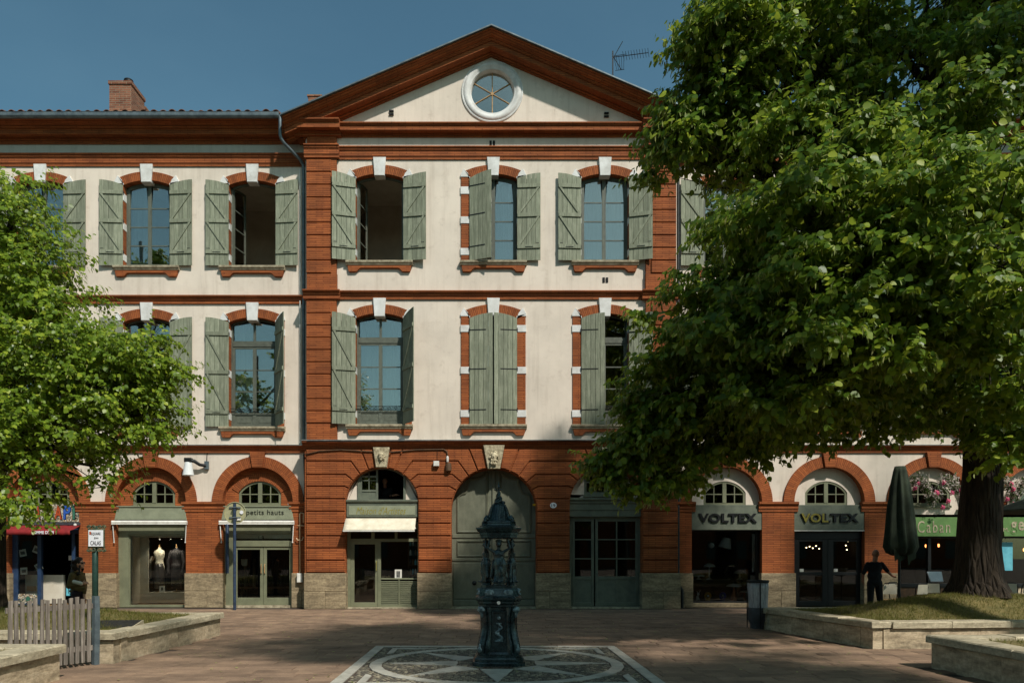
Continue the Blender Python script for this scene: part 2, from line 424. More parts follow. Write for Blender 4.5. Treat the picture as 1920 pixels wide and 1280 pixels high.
plain('skin', S(205, 152, 122), S(188, 134, 106), .55, 5, rnd=0)
plain('skin_dark', S(160, 112, 86), S(142, 98, 74), .55, 5, rnd=0)
plain('hair', S(46, 32, 24), S(28, 20, 15), .5, 10, .5, 60, stretch=(6, 6, 1))
plain('jacket_olive', S(104, 84, 42), S(78, 62, 30), .8, 6, .3, 50)
plain('trousers_plum', S(52, 36, 44), S(36, 26, 32), .85, 6, .2)
plain('cloth_black', S(20, 20, 22), S(12, 12, 14), .85, 6, .2)
plain('cloth_cream', S(226, 216, 196), S(204, 192, 170), .8, 4, .2)
plain('sequin', S(84, 76, 72), S(16, 14, 16), .35, 60, .6, 90, spec=.9)
plain('striped_cloth', S(62, 56, 58), S(18, 16, 18), .7, 5, .2, stretch=(14, 14, .3))
plain('beige_cloth', S(150, 128, 98), S(112, 92, 68), .85, 4, .2)
plain('pale_wood', S(188, 150, 100), S(158, 120, 76), .6, 6, .1)
plain('paper', S(225, 222, 212), S(210, 206, 194), .8, 4, rnd=.05)
plain('print_dark', S(60, 60, 60), S(120, 120, 112), .8, 14, rnd=.2)
plain('lamp_white', S(222, 224, 222), S(204, 206, 204), .3, 3, rnd=.0)
plain('lamp_copper', S(170, 96, 50), S(140, 76, 38), .35, 6, metal=.5)
plain('yellow_gloss', S(222, 160, 20), S(200, 136, 12), .3, 6, rnd=0)
plain('blue_gloss', S(24, 60, 170), S(18, 46, 130), .3, 6, rnd=0)
plain('green_gloss', S(20, 90, 60), S(12, 60, 40), .3, 6, rnd=0)
plain('chrome', S(200, 200, 200), S(150, 150, 150), .2, 6, metal=1)
plain('cafe_green', S(96, 132, 72), S(82, 116, 60), .6, 4, rnd=.0)
plain('parasol_green', S(52, 62, 46), S(34, 42, 32), .9, 4, .3, 60)
plain('plastic_bag', S(196, 196, 198), S(120, 120, 124), .28, 5, .35, 26, stretch=(7, 7, .8), spec=.7)
plain('plastic_grey', S(76, 78, 82), S(56, 58, 62), .5, 6)
def slabmat(name, island):
    t = NT(name); ge = t.n('ShaderNodeNewGeometry'); v = t.coord('Object', rnd=not island); p = ge.outputs['Position']
    a = t.ramp(t.noise(v, 2.2, 6, .62), [(.32, S(120, 98, 81)), (.66, S(154, 128, 105))])
    if island: r = ge.outputs['Random Per Island']
    else: r = t.n('ShaderNodeObjectInfo').outputs['Random']
    k = t.math('ADD', t.math('MULTIPLY', r, .34), .83); cb = t.n('ShaderNodeCombineColor'); [t.l(k, cb.inputs[i]) for i in range(3)]
    a = t.mix(1, a, cb.outputs[0], 'MULTIPLY')
    a = t.mix(1, a, t.ramp(t.noise(p, .55, 6, .7), [(.34, (.70, .70, .70)), (.62, (1.04, 1.03, 1.0))]), 'MULTIPLY')       # trodden dirt
    gum = t.n('ShaderNodeTexVoronoi'); t.l(p, gum.inputs['Vector']); gum.inputs['Scale'].default_value = 2.6
    a = t.mix(t.ramp(gum.outputs['Distance'], [(.045, (.55, .55, .55)), (.07, (0, 0, 0))]), a, S(84, 76, 66))
    fine = t.noise(p, 60, 4, .7); a = t.mix(.35, a, t.ramp(fine, [(.3, (.15, .15, .15)), (.7, (.85, .85, .85))]), 'OVERLAY')
    t.pbr(a, .82, 0, t.bump(fine, .5, .008), .35)
slabmat('slab', False); slabmat('slab_field', True)
plain('slab_bed', S(88, 74, 62), S(64, 54, 46), .95, 4, .4, 60, rnd=0)
plain('mosaic_white', S(188, 184, 170), S(150, 146, 134), .7, 4, .3, 60, rnd=.06)
plain('cobble', S(112, 106, 90), S(66, 64, 56), .7, 9, .4, 60, rnd=0, fine=.5)
plain('grate', S(88, 70, 56), S(56, 44, 36), .7, 9, .3)
plain('soil', S(118, 104, 62), S(84, 80, 44), .95, 5, .6, 30, rnd=0)
plain('sign_back', S(172, 168, 132), S(150, 146, 112), .5, 5, metal=.2)
plain('sign_yellow', S(230, 180, 20), S(214, 160, 10), .5, 5)
plain('pipe_cream', S(206, 178, 142), S(180, 150, 116), .6, 8)
plain('pink_flower', S(214, 84, 120), S(170, 40, 84), .6, 30, rnd=.3)
plain('white_flower', S(226, 214, 196), S(190, 170, 150), .7, 30, rnd=.2)
plain('light_blue', S(110, 190, 205), S(80, 160, 180), .5, 4)
plain('red_fabric', S(196, 54, 60), S(160, 40, 46), .7, 9)
plain('timber_brown', S(96, 70, 46), S(66, 48, 32), .7, 6)
plain('lens_black', S(8, 8, 9), S(5, 5, 6), .12, 6, rnd=0)
for nm, c in (('tile_green', S(120, 140, 50)), ('tile_red', S(176, 76, 40)), ('tile_blue', S(50, 90, 170)), ('tile_teal', S(60, 110, 90))): plain(nm, c, dk(c, .7), .35, 20, .2)
def mosaicmat():
    t = NT('tesserae'); v = t.coord('UV', rnd=False); vo = t.n('ShaderNodeTexVoronoi'); t.l(v, vo.inputs['Vector']); vo.inputs['Scale'].default_value = 26
    hs = t.ramp(t.math('FRACT', t.math('MULTIPLY', vo.outputs['Distance'], 1.0)), [(0, (.9, .9, .9)), (1, (.6, .6, .6))])
    sep = t.n('ShaderNodeSeparateColor'); t.l(vo.outputs['Color'], sep.inputs[0])
    c = t.ramp(sep.outputs[0], [(0, S(30, 30, 34)), (.25, S(210, 200, 176)), (.5, S(150, 110, 60)), (.7, S(226, 220, 206)), (.85, S(90, 110, 70)), (1, S(60, 70, 96))])
    e = t.n('ShaderNodeTexVoronoi', feature='DISTANCE_TO_EDGE'); t.l(v, e.inputs['Vector']); e.inputs['Scale'].default_value = 26
    c = t.mix(t.ramp(e.outputs['Distance'], [(.02, (1, 1, 1)), (.09, (0, 0, 0))]), c, S(60, 54, 48))
    t.pbr(c, .35, 0, t.bump(e.outputs['Distance'], .5, .01), .5)
mosaicmat()
def glassmat(name, base=.14, tint=(.86, .9, .9, 1)):
    t = NT(name); fr = t.n('ShaderNodeFresnel'); fr.inputs[0].default_value = 1.5
    tr = t.n('ShaderNodeBsdfTransparent'); tr.inputs[0].default_value = tint
    gl = t.n('ShaderNodeBsdfGlossy'); gl.inputs['Roughness'].default_value = .015; gl.inputs[0].default_value = (1, .94, .86, 1)
    v = t.coord('Object', rnd=True); t.l(t.bump(t.noise(v, 1.1, 1), .05, .02), gl.inputs['Normal'])
    mx = t.n('ShaderNodeMixShader'); t.l(t.math('MINIMUM', t.math('ADD', t.math('MULTIPLY', fr.outputs[0], 1.2), base), 1.0), mx.inputs[0])
    t.l(tr.outputs[0], mx.inputs[1]); t.l(gl.outputs[0], mx.inputs[2]); t.l(mx.outputs[0], t.out.inputs[0])
glassmat('glass', .20); glassmat('shop_glass', .0)
def leafmat(name, c1, c2, tr, gloss=.35):
    t = NT(name); ge = t.n('ShaderNodeNewGeometry')
    col = t.ramp(ge.outputs['Random Per Island'], [(0, c1), (.75, c2), (1, tr)])
    b = t.n('ShaderNodeBsdfPrincipled'); t.l(col, b.inputs['Base Color']); b.inputs['Roughness'].default_value = gloss; b.inputs['Specular IOR Level'].default_value = .35
    tl = t.n('ShaderNodeBsdfTranslucent'); t.l(t.mix(.55, col, tr), tl.inputs[0])
    mx = t.n('ShaderNodeMixShader'); mx.inputs[0].default_value = .48
    t.l(b.outputs[0], mx.inputs[1]); t.l(tl.outputs[0], mx.inputs[2]); t.l(mx.outputs[0], t.out.inputs[0])
leafmat('leaf_lime', (.046, .118, .013, 1), (.155, .25, .02, 1), (.42, .49, .05, 1), .40)
leafmat('leaf_light', (.085, .155, .015, 1), (.20, .30, .026, 1), (.42, .49, .05, 1), .36)
leafmat('bract', (.22, .31, .08, 1), (.36, .42, .13, 1), (.5, .5, .18, 1), .6)
leafmat('grass', (.10, .12, .022, 1), (.19, .18, .04, 1), (.32, .27, .09, 1), .6)
leafmat('fern', (.04, .08, .02, 1), (.08, .12, .03, 1), (.1, .16, .04, 1), .5)
leafmat('flower_white', (.55, .5, .45, 1), (.7, .62, .56, 1), (.75, .6, .55, 1), .7)
leafmat('flower_pink', (.5, .05, .14, 1), (.65, .14, .25, 1), (.7, .3, .4, 1), .7)
def barkmat():
    t = NT('bark'); v = t.coord('Object', (7, 7, 1.1), rnd=False); n = t.noise(v, 1.6, 7, .7)
    vo = t.n('ShaderNodeTexVoronoi', feature='DISTANCE_TO_EDGE'); t.l(t.coord('Object', (9, 9, 1.5), rnd=False), vo.inputs['Vector']); vo.inputs['Scale'].default_value = 1.2
    c = t.ramp(n, [(.3, S(28, 23, 19)), (.7, S(70, 60, 48))])
    t.pbr(c, .9, 0, t.bump(t.math('ADD', n, t.math('MULTIPLY', t.math('MINIMUM', vo.outputs['Distance'], .3), 3.0)), 1.0, .05), .2)
barkmat()
def emit(name, c, e):
    t = NT(name); em = t.n('ShaderNodeEmission'); em.inputs[0].default_value = c; em.inputs[1].default_value = e; t.l(em.outputs[0], t.out.inputs[0])
emit('spot_disc', (1, .86, .66, 1), 8); emit('bulb_warm', (1, .72, .4, 1), 6); emit('bulb_orange', (1, .3, .08, 1), 5)
# ---------------------------------------------------------------- the three buildings
PAV = thing('pavilion_building', 'central cream and brick pavilion with triangular pediment and round window', 'building', (0.07, PY, 0))
LW = thing('wing_building', 'left cream and brick wing with tiled eaves beside the pediment building', 'building', (-12.5, WY, 0))
RW = thing('wing_building', 'right shaded cream and brick wing behind the big lime tree', 'building', (12.5, WY, 0))
PX0, PX1, AX = -5.60, 5.73, 0.065
def arch_pts(cx, hw, zs, rise, n=14):
    Rr = (hw * hw + rise * rise) / (2 * rise); cz = zs + rise - Rr; a = math.asin(min(1, hw / Rr))
    if rise > hw * .999: a = math.pi / 2
    return [(cx + Rr * math.sin(a - 2 * a * k / n), cz + Rr * math.cos(a - 2 * a * k / n)) for k in range(n + 1)]
def wall_open(mb, x0, x1, z0, z1, y0, y1, ops, n=14):
    x = x0
    for cx, hw, zb, zs, rise in sorted(ops):
        mb.box(x, cx - hw, y0, y1, z0, z1)
        if zb > z0: mb.box(cx - hw, cx + hw, y0, y1, z0, zb)
        pts = arch_pts(cx, hw, zs, rise, n)
        for k in range(n):
            (xa, za), (xb, zb2) = pts[k + 1], pts[k]
            mb.prism([(xa, za), (xb, zb2), (xb, z1), (xa, z1)], y0, y1)
        x = cx + hw
    mb.box(x, x1, y0, y1, z0, z1)
# storey heights
F2B, F2S, F2R = 10.57, 13.10, .15
F1B, F1S, F1R = 5.59, 8.85, .15
HW = .725
COLS_P = [U(712, PY), U(925, PY), U(1134, PY)]
COLS_L = [U(-121, WY), U(77, WY), U(276, WY), U(474, WY)]
COLS_R = [U(1362, WY), U(1556, WY), U(1749, WY), U(1942, WY)]
ARC_L = [U(-116, WY), U(84, WY), U(284, WY), U(484, WY)]
ARC_R = [U(1362, WY), U(1554, WY), U(1748, WY), U(1942, WY)]
for bld, cols, Y, x0, x1, nm in ((PAV, COLS_P, PY, PX0, PX1, 'p'), (LW, COLS_L, WY, -20.5, PX0, 'l'), (RW, COLS_R, WY, PX1, 20.5, 'r')):
    mb = MB()
    ztop = 14.40 if nm == 'p' else 14.36
    wall_open(mb, x0, x1, 9.5, ztop, Y, Y + .34, [(c, HW + .03, F2B - .05, F2S, F2R) for c in cols])
    wall_open(mb, x0, x1, 5.0, 9.5, Y, Y + .34, [(c, HW + .03, F1B - .05, F1S, F1R) for c in cols])
    mb.build('wall', 'stucco', bld)
    mb = MB()   # rooms behind: floors, ceilings, back and side walls
    for za, zc in ((5.2, 9.35), (9.75, 13.95)):
        mb.box(x0 + .05, x1 - .05, Y + 3.6, Y + 3.8, za, zc); mb.box(x0 + .05, x1 - .05, Y + .3, Y + 3.8, zc, zc + .2); mb.box(x0 + .05, x1 - .05, Y + .3, Y + 3.8, za - .2, za)
        for q in [x0 + .1] + [(a + b) / 2 for a, b in zip(cols[:-1], cols[1:])] + [x1 - .25]: mb.box(q, q + .15, Y + .34, Y + 3.6, za, zc)
    mb.build('room', 'room_wall', bld)
    mb = MB(); mb.box(x0 + .03, x1 - .03, Y + 8.0, Y + 8.3, 0, 14.6); mb.box(x0 + .03, x0 + .06, Y + .34, Y + 8, 0, 14.6); mb.box(x1 - .06, x1 - .03, Y + .34, Y + 8, 0, 14.6)
    mb.build('rear_wall', 'stucco', bld)
# ---- shutters
SH = {}
def shutter_meshes(fl, side):
    k = (fl, side)
    if k in SH: return SH[k]
    zb, zs, rise = (F2B, F2S, F2R) if fl == 2 else (F1B, F1S, F1R)
    w = HW - .012; nb = 5; bw = w / nb; h0 = zs - zb
    Rr = (HW * HW + rise * rise) / (2 * rise)
    def top(t): x = HW - t; return h0 + rise - Rr + math.sqrt(Rr * Rr - x * x) - .015
    sg = 1 if side == 'L' else -1
    boards = []
    for b in range(nb):
        a, c = b * bw + .004, (b + 1) * bw - .004
        p = [(sg * a, .015), (sg * c, .015), (sg * c, top(c)), (sg * a, top(a))]
        if sg < 0: p = p[::-1]
        mb = MB(); mb.prism(p, -.014, .014, .003); boards.append(meshof(mb, 'board', 'shutter_wood'))
    mb = MB(); H = h0
    fr = (.90, .55, .17) if fl == 2 else (.885, .52, .14)
    def bx(a, c, z0, z1, y0=.014, y1=.046):
        xa, xb = sorted((sg * a, sg * c)); mb.prism([(xa, z0), (xb, z0), (xb, z1), (xa, z1)][::1], y0, y1)
    for f in fr: bx(.012, w - .012, H * f - .055, H * f + .055)
    for u, l in ((fr[0], fr[1]), (fr[1], fr[2])):
        z1, z0 = H * u - .055, H * l + .055
        p = [(sg * (w - .03), z1), (sg * (w - .10), z1), (sg * .03, z0), (sg * .10, z0)]
        if sg < 0: p = p[::-1]
        mb.prism(p[::-1], .014, .042)
    ledge = meshof(mb, 'shutter', 'shutter_wood')
    mb = MB()
    for f in fr: bx(-.02, w * .72, H * f - .014, H * f + .014, -.022, -.0145)
    for f in fr: mb.lathe([(.016, -.06), (.016, .06)], (0, -.012, H * f), 8)
    hinge = meshof(mb, 'hinge', 'dark_metal')
    mb = MB(); bx(w - .14, w - .05, H * fr[2] + .085, H * fr[2] + .10, .0465, .058); bx(w * .35, w * .68, H * fr[2] - .02, H * fr[2] - .008, .0465, .058)
    latch = meshof(mb, 'latch', 'dark_metal')
    SH[k] = (ledge, boards, hinge, latch)
    return SH[k]
def shutter(bld, cx, Y, fl, side, deg):
    ledge, boards, hinge, latch = shutter_meshes(fl, side)
    sg = 1 if side == 'L' else -1
    zb = F2B if fl == 2 else F1B
    o = inst('shutter', ledge, bld, (cx - sg * HW, Y - .055, zb), (0, 0, -sg * R(deg)))
    for b in boards: local('board', b, o)
    local('hinge', hinge, o); local('latch', latch, o)
    return o
# ---- window leaves
LV = {}
def leaf_meshes(fl, side):
    k = (fl, side)
    if k in LV: return LV[k]
    zb, zs, rise = (F2B, F2S, F2R) if fl == 2 else (F1B, F1S, F1R)
    sg = 1 if side == 'L' else -1; w = HW - .05; st, ra, ba = .066, .064, .032
    Rr = (HW * HW + rise * rise) / (2 * rise)
    def at(t): x = HW - t; return zs - zb + rise - Rr + math.sqrt(Rr * Rr - x * x)
    mb = MB(); panes = []
    def P(poly, y0=-.025, y1=.02): mb.prism([(sg * x, z) for x, z in (poly if sg > 0 else poly[::-1])], y0, y1)
    def rect(a, b, c, d, *y): P([(a, c), (b, c), (b, d), (a, d)], *y)
    def pane(poly):
        m2 = MB(); m2.prism([(sg * x, z) for x, z in (poly if sg > 0 else poly[::-1])], -.004, .002); panes.append(meshof(m2, 'pane', 'glass'))
    if fl == 2:
        z0 = .05; n = 6
        top = [(.05 + w * i / n, at(.05 + w * i / n) - .055) for i in range(n + 1)]
        top = [(t - .05, z) for t, z in top]
        rect(0, st, z0, top[0][1]); rect(w - st + .012, w, z0, top[-1][1]); rect(st, w - st + .012, z0, z0 + ra + .03)
        for i in range(n):
            (a, za), (b, zc) = top[i], top[i + 1]
            P([(a, za - ra), (b, zc - ra), (b, zc), (a, za)], -.024, .019)
        zt = top[0][1] - ra - .02; hs = [z0 + ra + .03 + (zt + .06 - z0 - ra - .03) * i / 4 for i in range(5)]
        for z in hs[1:4]: rect(st, w - st + .012, z - ba / 2, z + ba / 2, -.018, .014)
        for i in range(3): pane([(st, hs[i]), (w - st + .01, hs[i]), (w - st + .01, hs[i + 1]), (st, hs[i + 1])])
        pane([(st, hs[3]), (w - st + .01, hs[3])] + [(t, z - ra + .01) for t, z in top[::-1] if st < t < w - st] )
    else:
        z0, z1 = .05, 2.55
        rect(0, st, z0, z1); rect(w - st + .012, w, z0, z1); rect(st, w - st + .012, z0, z0 + .08); rect(st, w - st + .012, z1 - ra, z1)
        rect(st, w - st + .012, .40, .48); rect(st, w - st + .012, z0 + .08, .40, -.008, .008); rect(st + .06, w - st - .05, z0 + .13, .35, -.016, .008)
        hs = [.48 + (z1 - ra - .48) * i / 3 for i in range(4)]
        for z in hs[1:3]: rect(st, w - st + .012, z - ba / 2, z + ba / 2, -.018, .014)
        for i in range(3): pane([(st, hs[i]), (w - st + .01, hs[i]), (w - st + .01, hs[i + 1]), (st, hs[i + 1])])
        pane([(st * .6, 2.72), (w - .02, 2.72), (w - .02, at(w + .03) - .10), (st * .6, at(.09) - .10)])
    LV[k] = (meshof(mb, 'casement', 'frame_paint'), panes)
    return LV[k]
JX = .26
def window_bay(bld, cx, Y, fl, shl, shr, openl=0, openr=0, curtain_and_filler=(), rail=False, bare=False):
    zb, zs, rise = (F2B, F2S, F2R) if fl == 2 else (F1B, F1S, F1R)
    Rr = (HW * HW + rise * rise) / (2 * rise); cz = zs + rise - Rr; ah = math.asin(HW / Rr)
    # brick jambs and arch
    mb = MB()
    q2 = [V(y, PY) for y in ((365, 351, 420, 407, 479, 466) if fl == 2 else (623, 610, 701, 688, 782, 769))]
    qz = [(q2[0], q2[1]), (q2[2], q2[3]), (q2[4], q2[5])]
    shz = (V(333, PY), V(320, PY)) if fl == 2 else (V(593.5, PY), V(580, PY))
    zz = zb
    edges = []
    for a, b in qz[::-1] + [(shz[0], 0)]: edges.append((zz, a)); zz = b
    for sg in (-1, 1):
        for a, b in edges:
            xa, xb = sorted((cx + sg * HW, cx + sg * (HW + JX))); mb.box(xa, xb, Y - .03, Y + .22, a, b)
    mb.arc(cx, cz, Rr, Rr + .27, math.pi / 2 - ah - .02, math.pi / 2 + ah + .02, Y - .03, Y + .22, 16)
    mb.build('brick_surround', 'brick', bld)
    for sg in (-1, 1):
        for a, b in qz:
            xa, xb = sorted((cx + sg * (HW - .008), cx + sg * (HW + JX + .02))); m = MB(); m.bbox(xa, xb, Y - .045, Y + .21, a, b, .006); m.build('quoin', 'white_paint', bld)
        x1, x2 = HW - .01, HW + JX + .02
        p = [(cx + sg * x1, shz[0]), (cx + sg * x2, shz[0]), (cx + sg * x2, shz[0] + .07), (cx + sg * (x2 - .10), shz[1] + .04), (cx + sg * (HW + .05), zs + .16), (cx + sg * x1, zs + .0)]
        m = MB(); m.prism(p if sg > 0 else p[::-1], Y - .047, Y + .2, .006); m.build('springer', 'white_paint', bld)
    kz = V(297 if fl == 2 else 560, PY); kb = kz - .56
    m = MB(); m.prism([(cx - .155, kb), (cx + .155, kb), (cx + .195, kz), (cx - .195, kz)], Y - .085, Y + .2, .01); m.build('keystone', 'white_paint', bld)
    # sill and bracketed brick apron
    m = MB(); m.mould([(0, zb - .12), (.10, zb - .12), (.11, zb - .09), (.14, zb - .06), (.15, zb - .03), (.15, zb), (.12, zb + .012), (-.25, zb + .025)], Y, cx - 1.02, cx + 1.02)
    sill = m.build('sill', 'sill_stone', bld)
    s0 = zb - .12
    pl = [(-.93, s0 - .20), (-.70, s0 - .20), (-.66, s0 - .17), (-.62, s0 - .12), (-.56, s0 - .095), (.56, s0 - .095), (.62, s0 - .12), (.66, s0 - .17), (.70, s0 - .20), (.93, s0 - .20), (.96, s0 - .12), (.97, s0), (-.97, s0), (-.96, s0 - .12)]
    m = MB(); m.prism([(cx + a, b) for a, b in pl], Y - .085, Y + .02, .008); m.build('apron', 'brick', bld)
    # window frame
    fy = Y + .20; m = MB()
    for sg in (-1, 1):
        xa, xb = sorted((cx + sg * HW, cx + sg * (HW - .05))); m.box(xa, xb, fy - .03, fy + .05, zb, zs + .02)
    m.box(cx - HW, cx + HW, fy - .035, fy + .05, zb, zb + .05)
    pts = arch_pts(cx, HW, zs, rise, 12); p2 = arch_pts(cx, HW - .03, zs - .055, rise, 12)
    for k in range(12): m.prism([p2[k + 1], p2[k], pts[k], pts[k + 1]], fy - .03, fy + .05)
    if fl == 1:
        m.box(cx - HW + .05, cx + HW - .05, fy - .045, fy + .05, zb + 2.55, zb + 2.68); m.box(cx - .035, cx + .035, fy - .03, fy + .04, zb + 2.68, zs + rise - .05)
        m.box(cx - HW + .05, cx + HW - .05, fy - .02, fy + .03, zb + 2.68, zb + 2.73)
    win = m.build('window', 'frame_paint', bld)
    for side, dg in (('L', openl), ('R', openr)):
        sg = 1 if side == 'L' else -1; cm, pm_ = leaf_meshes(fl, side)
        loc = (cx - sg * (HW - .05), fy, zb)
        inst('casement', cm, win, loc, (0, 0, sg * R(dg)))
        for i, p in enumerate(pm_):
            fixed = fl == 1 and i == 3
            inst('pane', p, win, loc, (0, 0, 0 if fixed else sg * R(dg)))
    for sg in curtain_and_filler:  # real curtains, plus left-hand ones in the pavilion added to pale the panes
        m = MB(); n = 40; xa = cx + (0.02 if sg > 0 else -HW + .04); ww = HW - .08
        pr = [(xa + ww * i / n, fy + .20 + .025 * math.sin(i * 1.9) + .015 * math.sin(i * .7 + cx)) for i in range(n + 1)]
        vs = [(x, y, zb + .05) for x, y in pr] + [(x, y, zs + .05) for x, y in pr] + [(x, y + .006, zb + .05) for x, y in pr] + [(x, y + .006, zs + .05) for x, y in pr]
        k = n + 1
        m.add(vs, [(i, i + 1, k + i + 1, k + i) for i in range(n)] + [(2 * k + i + 1, 2 * k + i, 3 * k + i, 3 * k + i + 1) for i in range(n)])
        m.build('curtain_and_filler', 'curtain_and_filler', win, smooth=True)
    if rail:
        m = MB()
        for z in (zb + .52, zb + .60): m.tube([(cx - HW, fy - .10, z), (cx + HW, fy - .10, z)], .010, 6)
        for i in range(7): m.tube([(cx - HW + .1 + i * .208, fy - .10, zb + .52), (cx - HW + .2 + i * .208, fy - .10, zb + .6)], .006, 5)
        m.build('guard_rail', 'dark_metal', win)
    if shl is not None: shutter(bld, cx, Y, fl, 'L', shl)
    if shr is not None: shutter(bld, cx, Y, fl, 'R', shr)
a, b, c = COLS_P
window_bay(PAV, a, PY, 2, 166, 171, 78, 86)
window_bay(PAV, b, PY, 2, 22, 176, 0, 0, (1, -1))
window_bay(PAV, c, PY, 2, 176, 166, 0, 0, (1, -1))  # left hanging is added only to pale the pane
window_bay(PAV, a, PY, 1, 166, 122, 0, 0, (1, -1), True)  # left hanging added to pale its panes; the right one is real
window_bay(PAV, b, PY, 1, 6, 7, 0, 0, (), True)
window_bay(PAV, c, PY, 1, 7, 166, 0, 0, (-1,), True)
window_bay(LW, COLS_L[3], WY, 2, 177, 175, 76, 84)
window_bay(LW, COLS_L[2], WY, 2, 176, 176, 0, 0, (-1,))
window_bay(LW, COLS_L[1], WY, 2, 176, 177, 0, 0, ())
window_bay(LW, COLS_L[3], WY, 1, 177, 125, 0, 0, (-1,), True)
window_bay(LW, COLS_L[2], WY, 1, 177, 176, 0, 0, (), True)
window_bay(LW, COLS_L[1], WY, 1, 177, 176, 0, 0, (), True)
for i in range(3):
    window_bay(RW, COLS_R[i], WY, 2, 177, 176, 0, 0, (1,)); window_bay(RW, COLS_R[i], WY, 1, 177, 176, 0, 0, (), True)
# ---- string courses, entablatures
def mould(name, bld, prof, Y, x0, x1, mat='brick'):
    m = MB(); m.mould(prof, Y, x0, x1); return m.build(name, mat, bld)
STR = [(0, 9.42), (.05, 9.42), (.05, 9.50), (.08, 9.52), (.08, 9.55), (.13, 9.60), (.15, 9.62), (.15, 9.655), (0, 9.68)]
ARCH = [(0, 13.68), (.04, 13.68), (.04, 13.76), (.06, 13.77), (.06, 13.92), (.09, 13.95), (.09, 13.98), (.13, 14.02), (.13, 14.05), (0, 14.075)]
mould('string_course', PAV, STR, PY, -4.64, 4.77); mould('architrave', PAV, ARCH, PY, -4.64, 4.77)
for bld, x0, x1 in ((LW, -20.5, PX0), (RW, PX1, 20.5)):
    mould('string_course', bld, STR, WY, x0, x1); mould('architrave', bld, ARCH, WY, x0, x1)
    mould('frieze', bld, [(0, 14.075), (.012, 14.075), (.012, 14.36), (0, 14.36)], WY, x0, x1, 'stucco_shaded')  # shade below the cornice painted in with duller stucco
    CORN = [(0, 14.36), (.05, 14.36), (.05, 14.42), (.07, 14.43), (.07, 14.46), (.10, 14.48), (.10, 14.52), (.32, 14.52), (.32, 14.66), (.36, 14.67), (.36, 14.69), (.39, 14.71), (.39, 14.74), (.46, 14.76), (.55, 14.83), (.60, 14.835), (.60, 14.87), (-.3, 14.87)]
    xa, xb = (x0, PX0 - .02) if bld is LW else (PX1 + .02, x1)
    mould('cornice', bld, CORN, WY, xa, xb)
    # zinc gutter
    g = [(.62, 14.83), (.64, 14.80), (.69, 14.785), (.74, 14.80), (.765, 14.84), (.77, 14.93), (.78, 14.945), (.755, 14.945), (.755, 14.86), (.73, 14.82), (.69, 14.805), (.65, 14.82), (.63, 14.93), (.62, 14.93)]
    xa, xb = (x0, PX0 - .72) if bld is LW else (PX1 + .58, x1)
    gut = MB(); gut.mould(g, WY, xa, xb); go = gut.build('gutter', 'zinc', bld)
    # roof: boarded deck and canal tiles
    m = MB(); za, zb_ = 14.97, 17.27
    m.add([(xa, WY - .55, za), (xb, WY - .55, za), (xb, WY + 6.0, zb_), (xa, WY + 6.0, zb_), (xa, WY - .55, za - .05), (xb, WY - .55, za - .05), (xb, WY + 6, zb_ - .3), (xa, WY + 6, zb_ - .3)],
          [(0, 1, 2, 3), (4, 7, 6, 5), (0, 4, 5, 1), (1, 5, 6, 2), (2, 6, 7, 3), (3, 7, 4, 0)])
    ro = m.build('roof', 'roof_tile', bld)
    sl = (zb_ - za) / 6.55
    m = MB(); n = 7
    fr = []
    for yy, rr in ((0, .118), (.50, .092)):
        fr.append(((0, yy, yy * sl), (rr, 0, 0), (0, 0, rr)))
    po = [(math.cos(math.pi * k / n), math.sin(math.pi * k / n)) for k in range(n + 1)] + [(.86 * math.cos(math.pi * k / n), .86 * math.sin(math.pi * k / n)) for k in range(n, -1, -1)]
    m.sweep(po, fr); tm = meshof(m, 'roof_tile', 'roof_tile', 'auto')
    rng = random.Random(3); x = xa + .1
    while x < xb - .05:
        for r_ in range(3):
            inst('roof_tile', tm, ro, (x + rng.uniform(-.012, .012), WY - .66 + r_ * .42 + rng.uniform(-.03, .03), 14.985 + (r_ * .42 - .11) * sl + rng.uniform(-.006, .012) + r_ * .012), (rng.uniform(-.02, .02), rng.uniform(-.04, .04), rng.uniform(-.03, .03)))
        x += .285
mould('frieze', PAV, [(0, 14.075), (.012, 14.075), (.012, 14.36), (0, 14.36)], PY, -4.7, 4.83, 'stucco')
mould('cornice', PAV, [(0, 14.35), (.05, 14.35), (.05, 14.40), (.08, 14.42), (.08, 14.45), (.26, 14.45), (.26, 14.57), (.29, 14.585), (.29, 14.60), (.33, 14.63), (.33, 14.66), (0, 14.70)], PY, -4.55, 4.68)
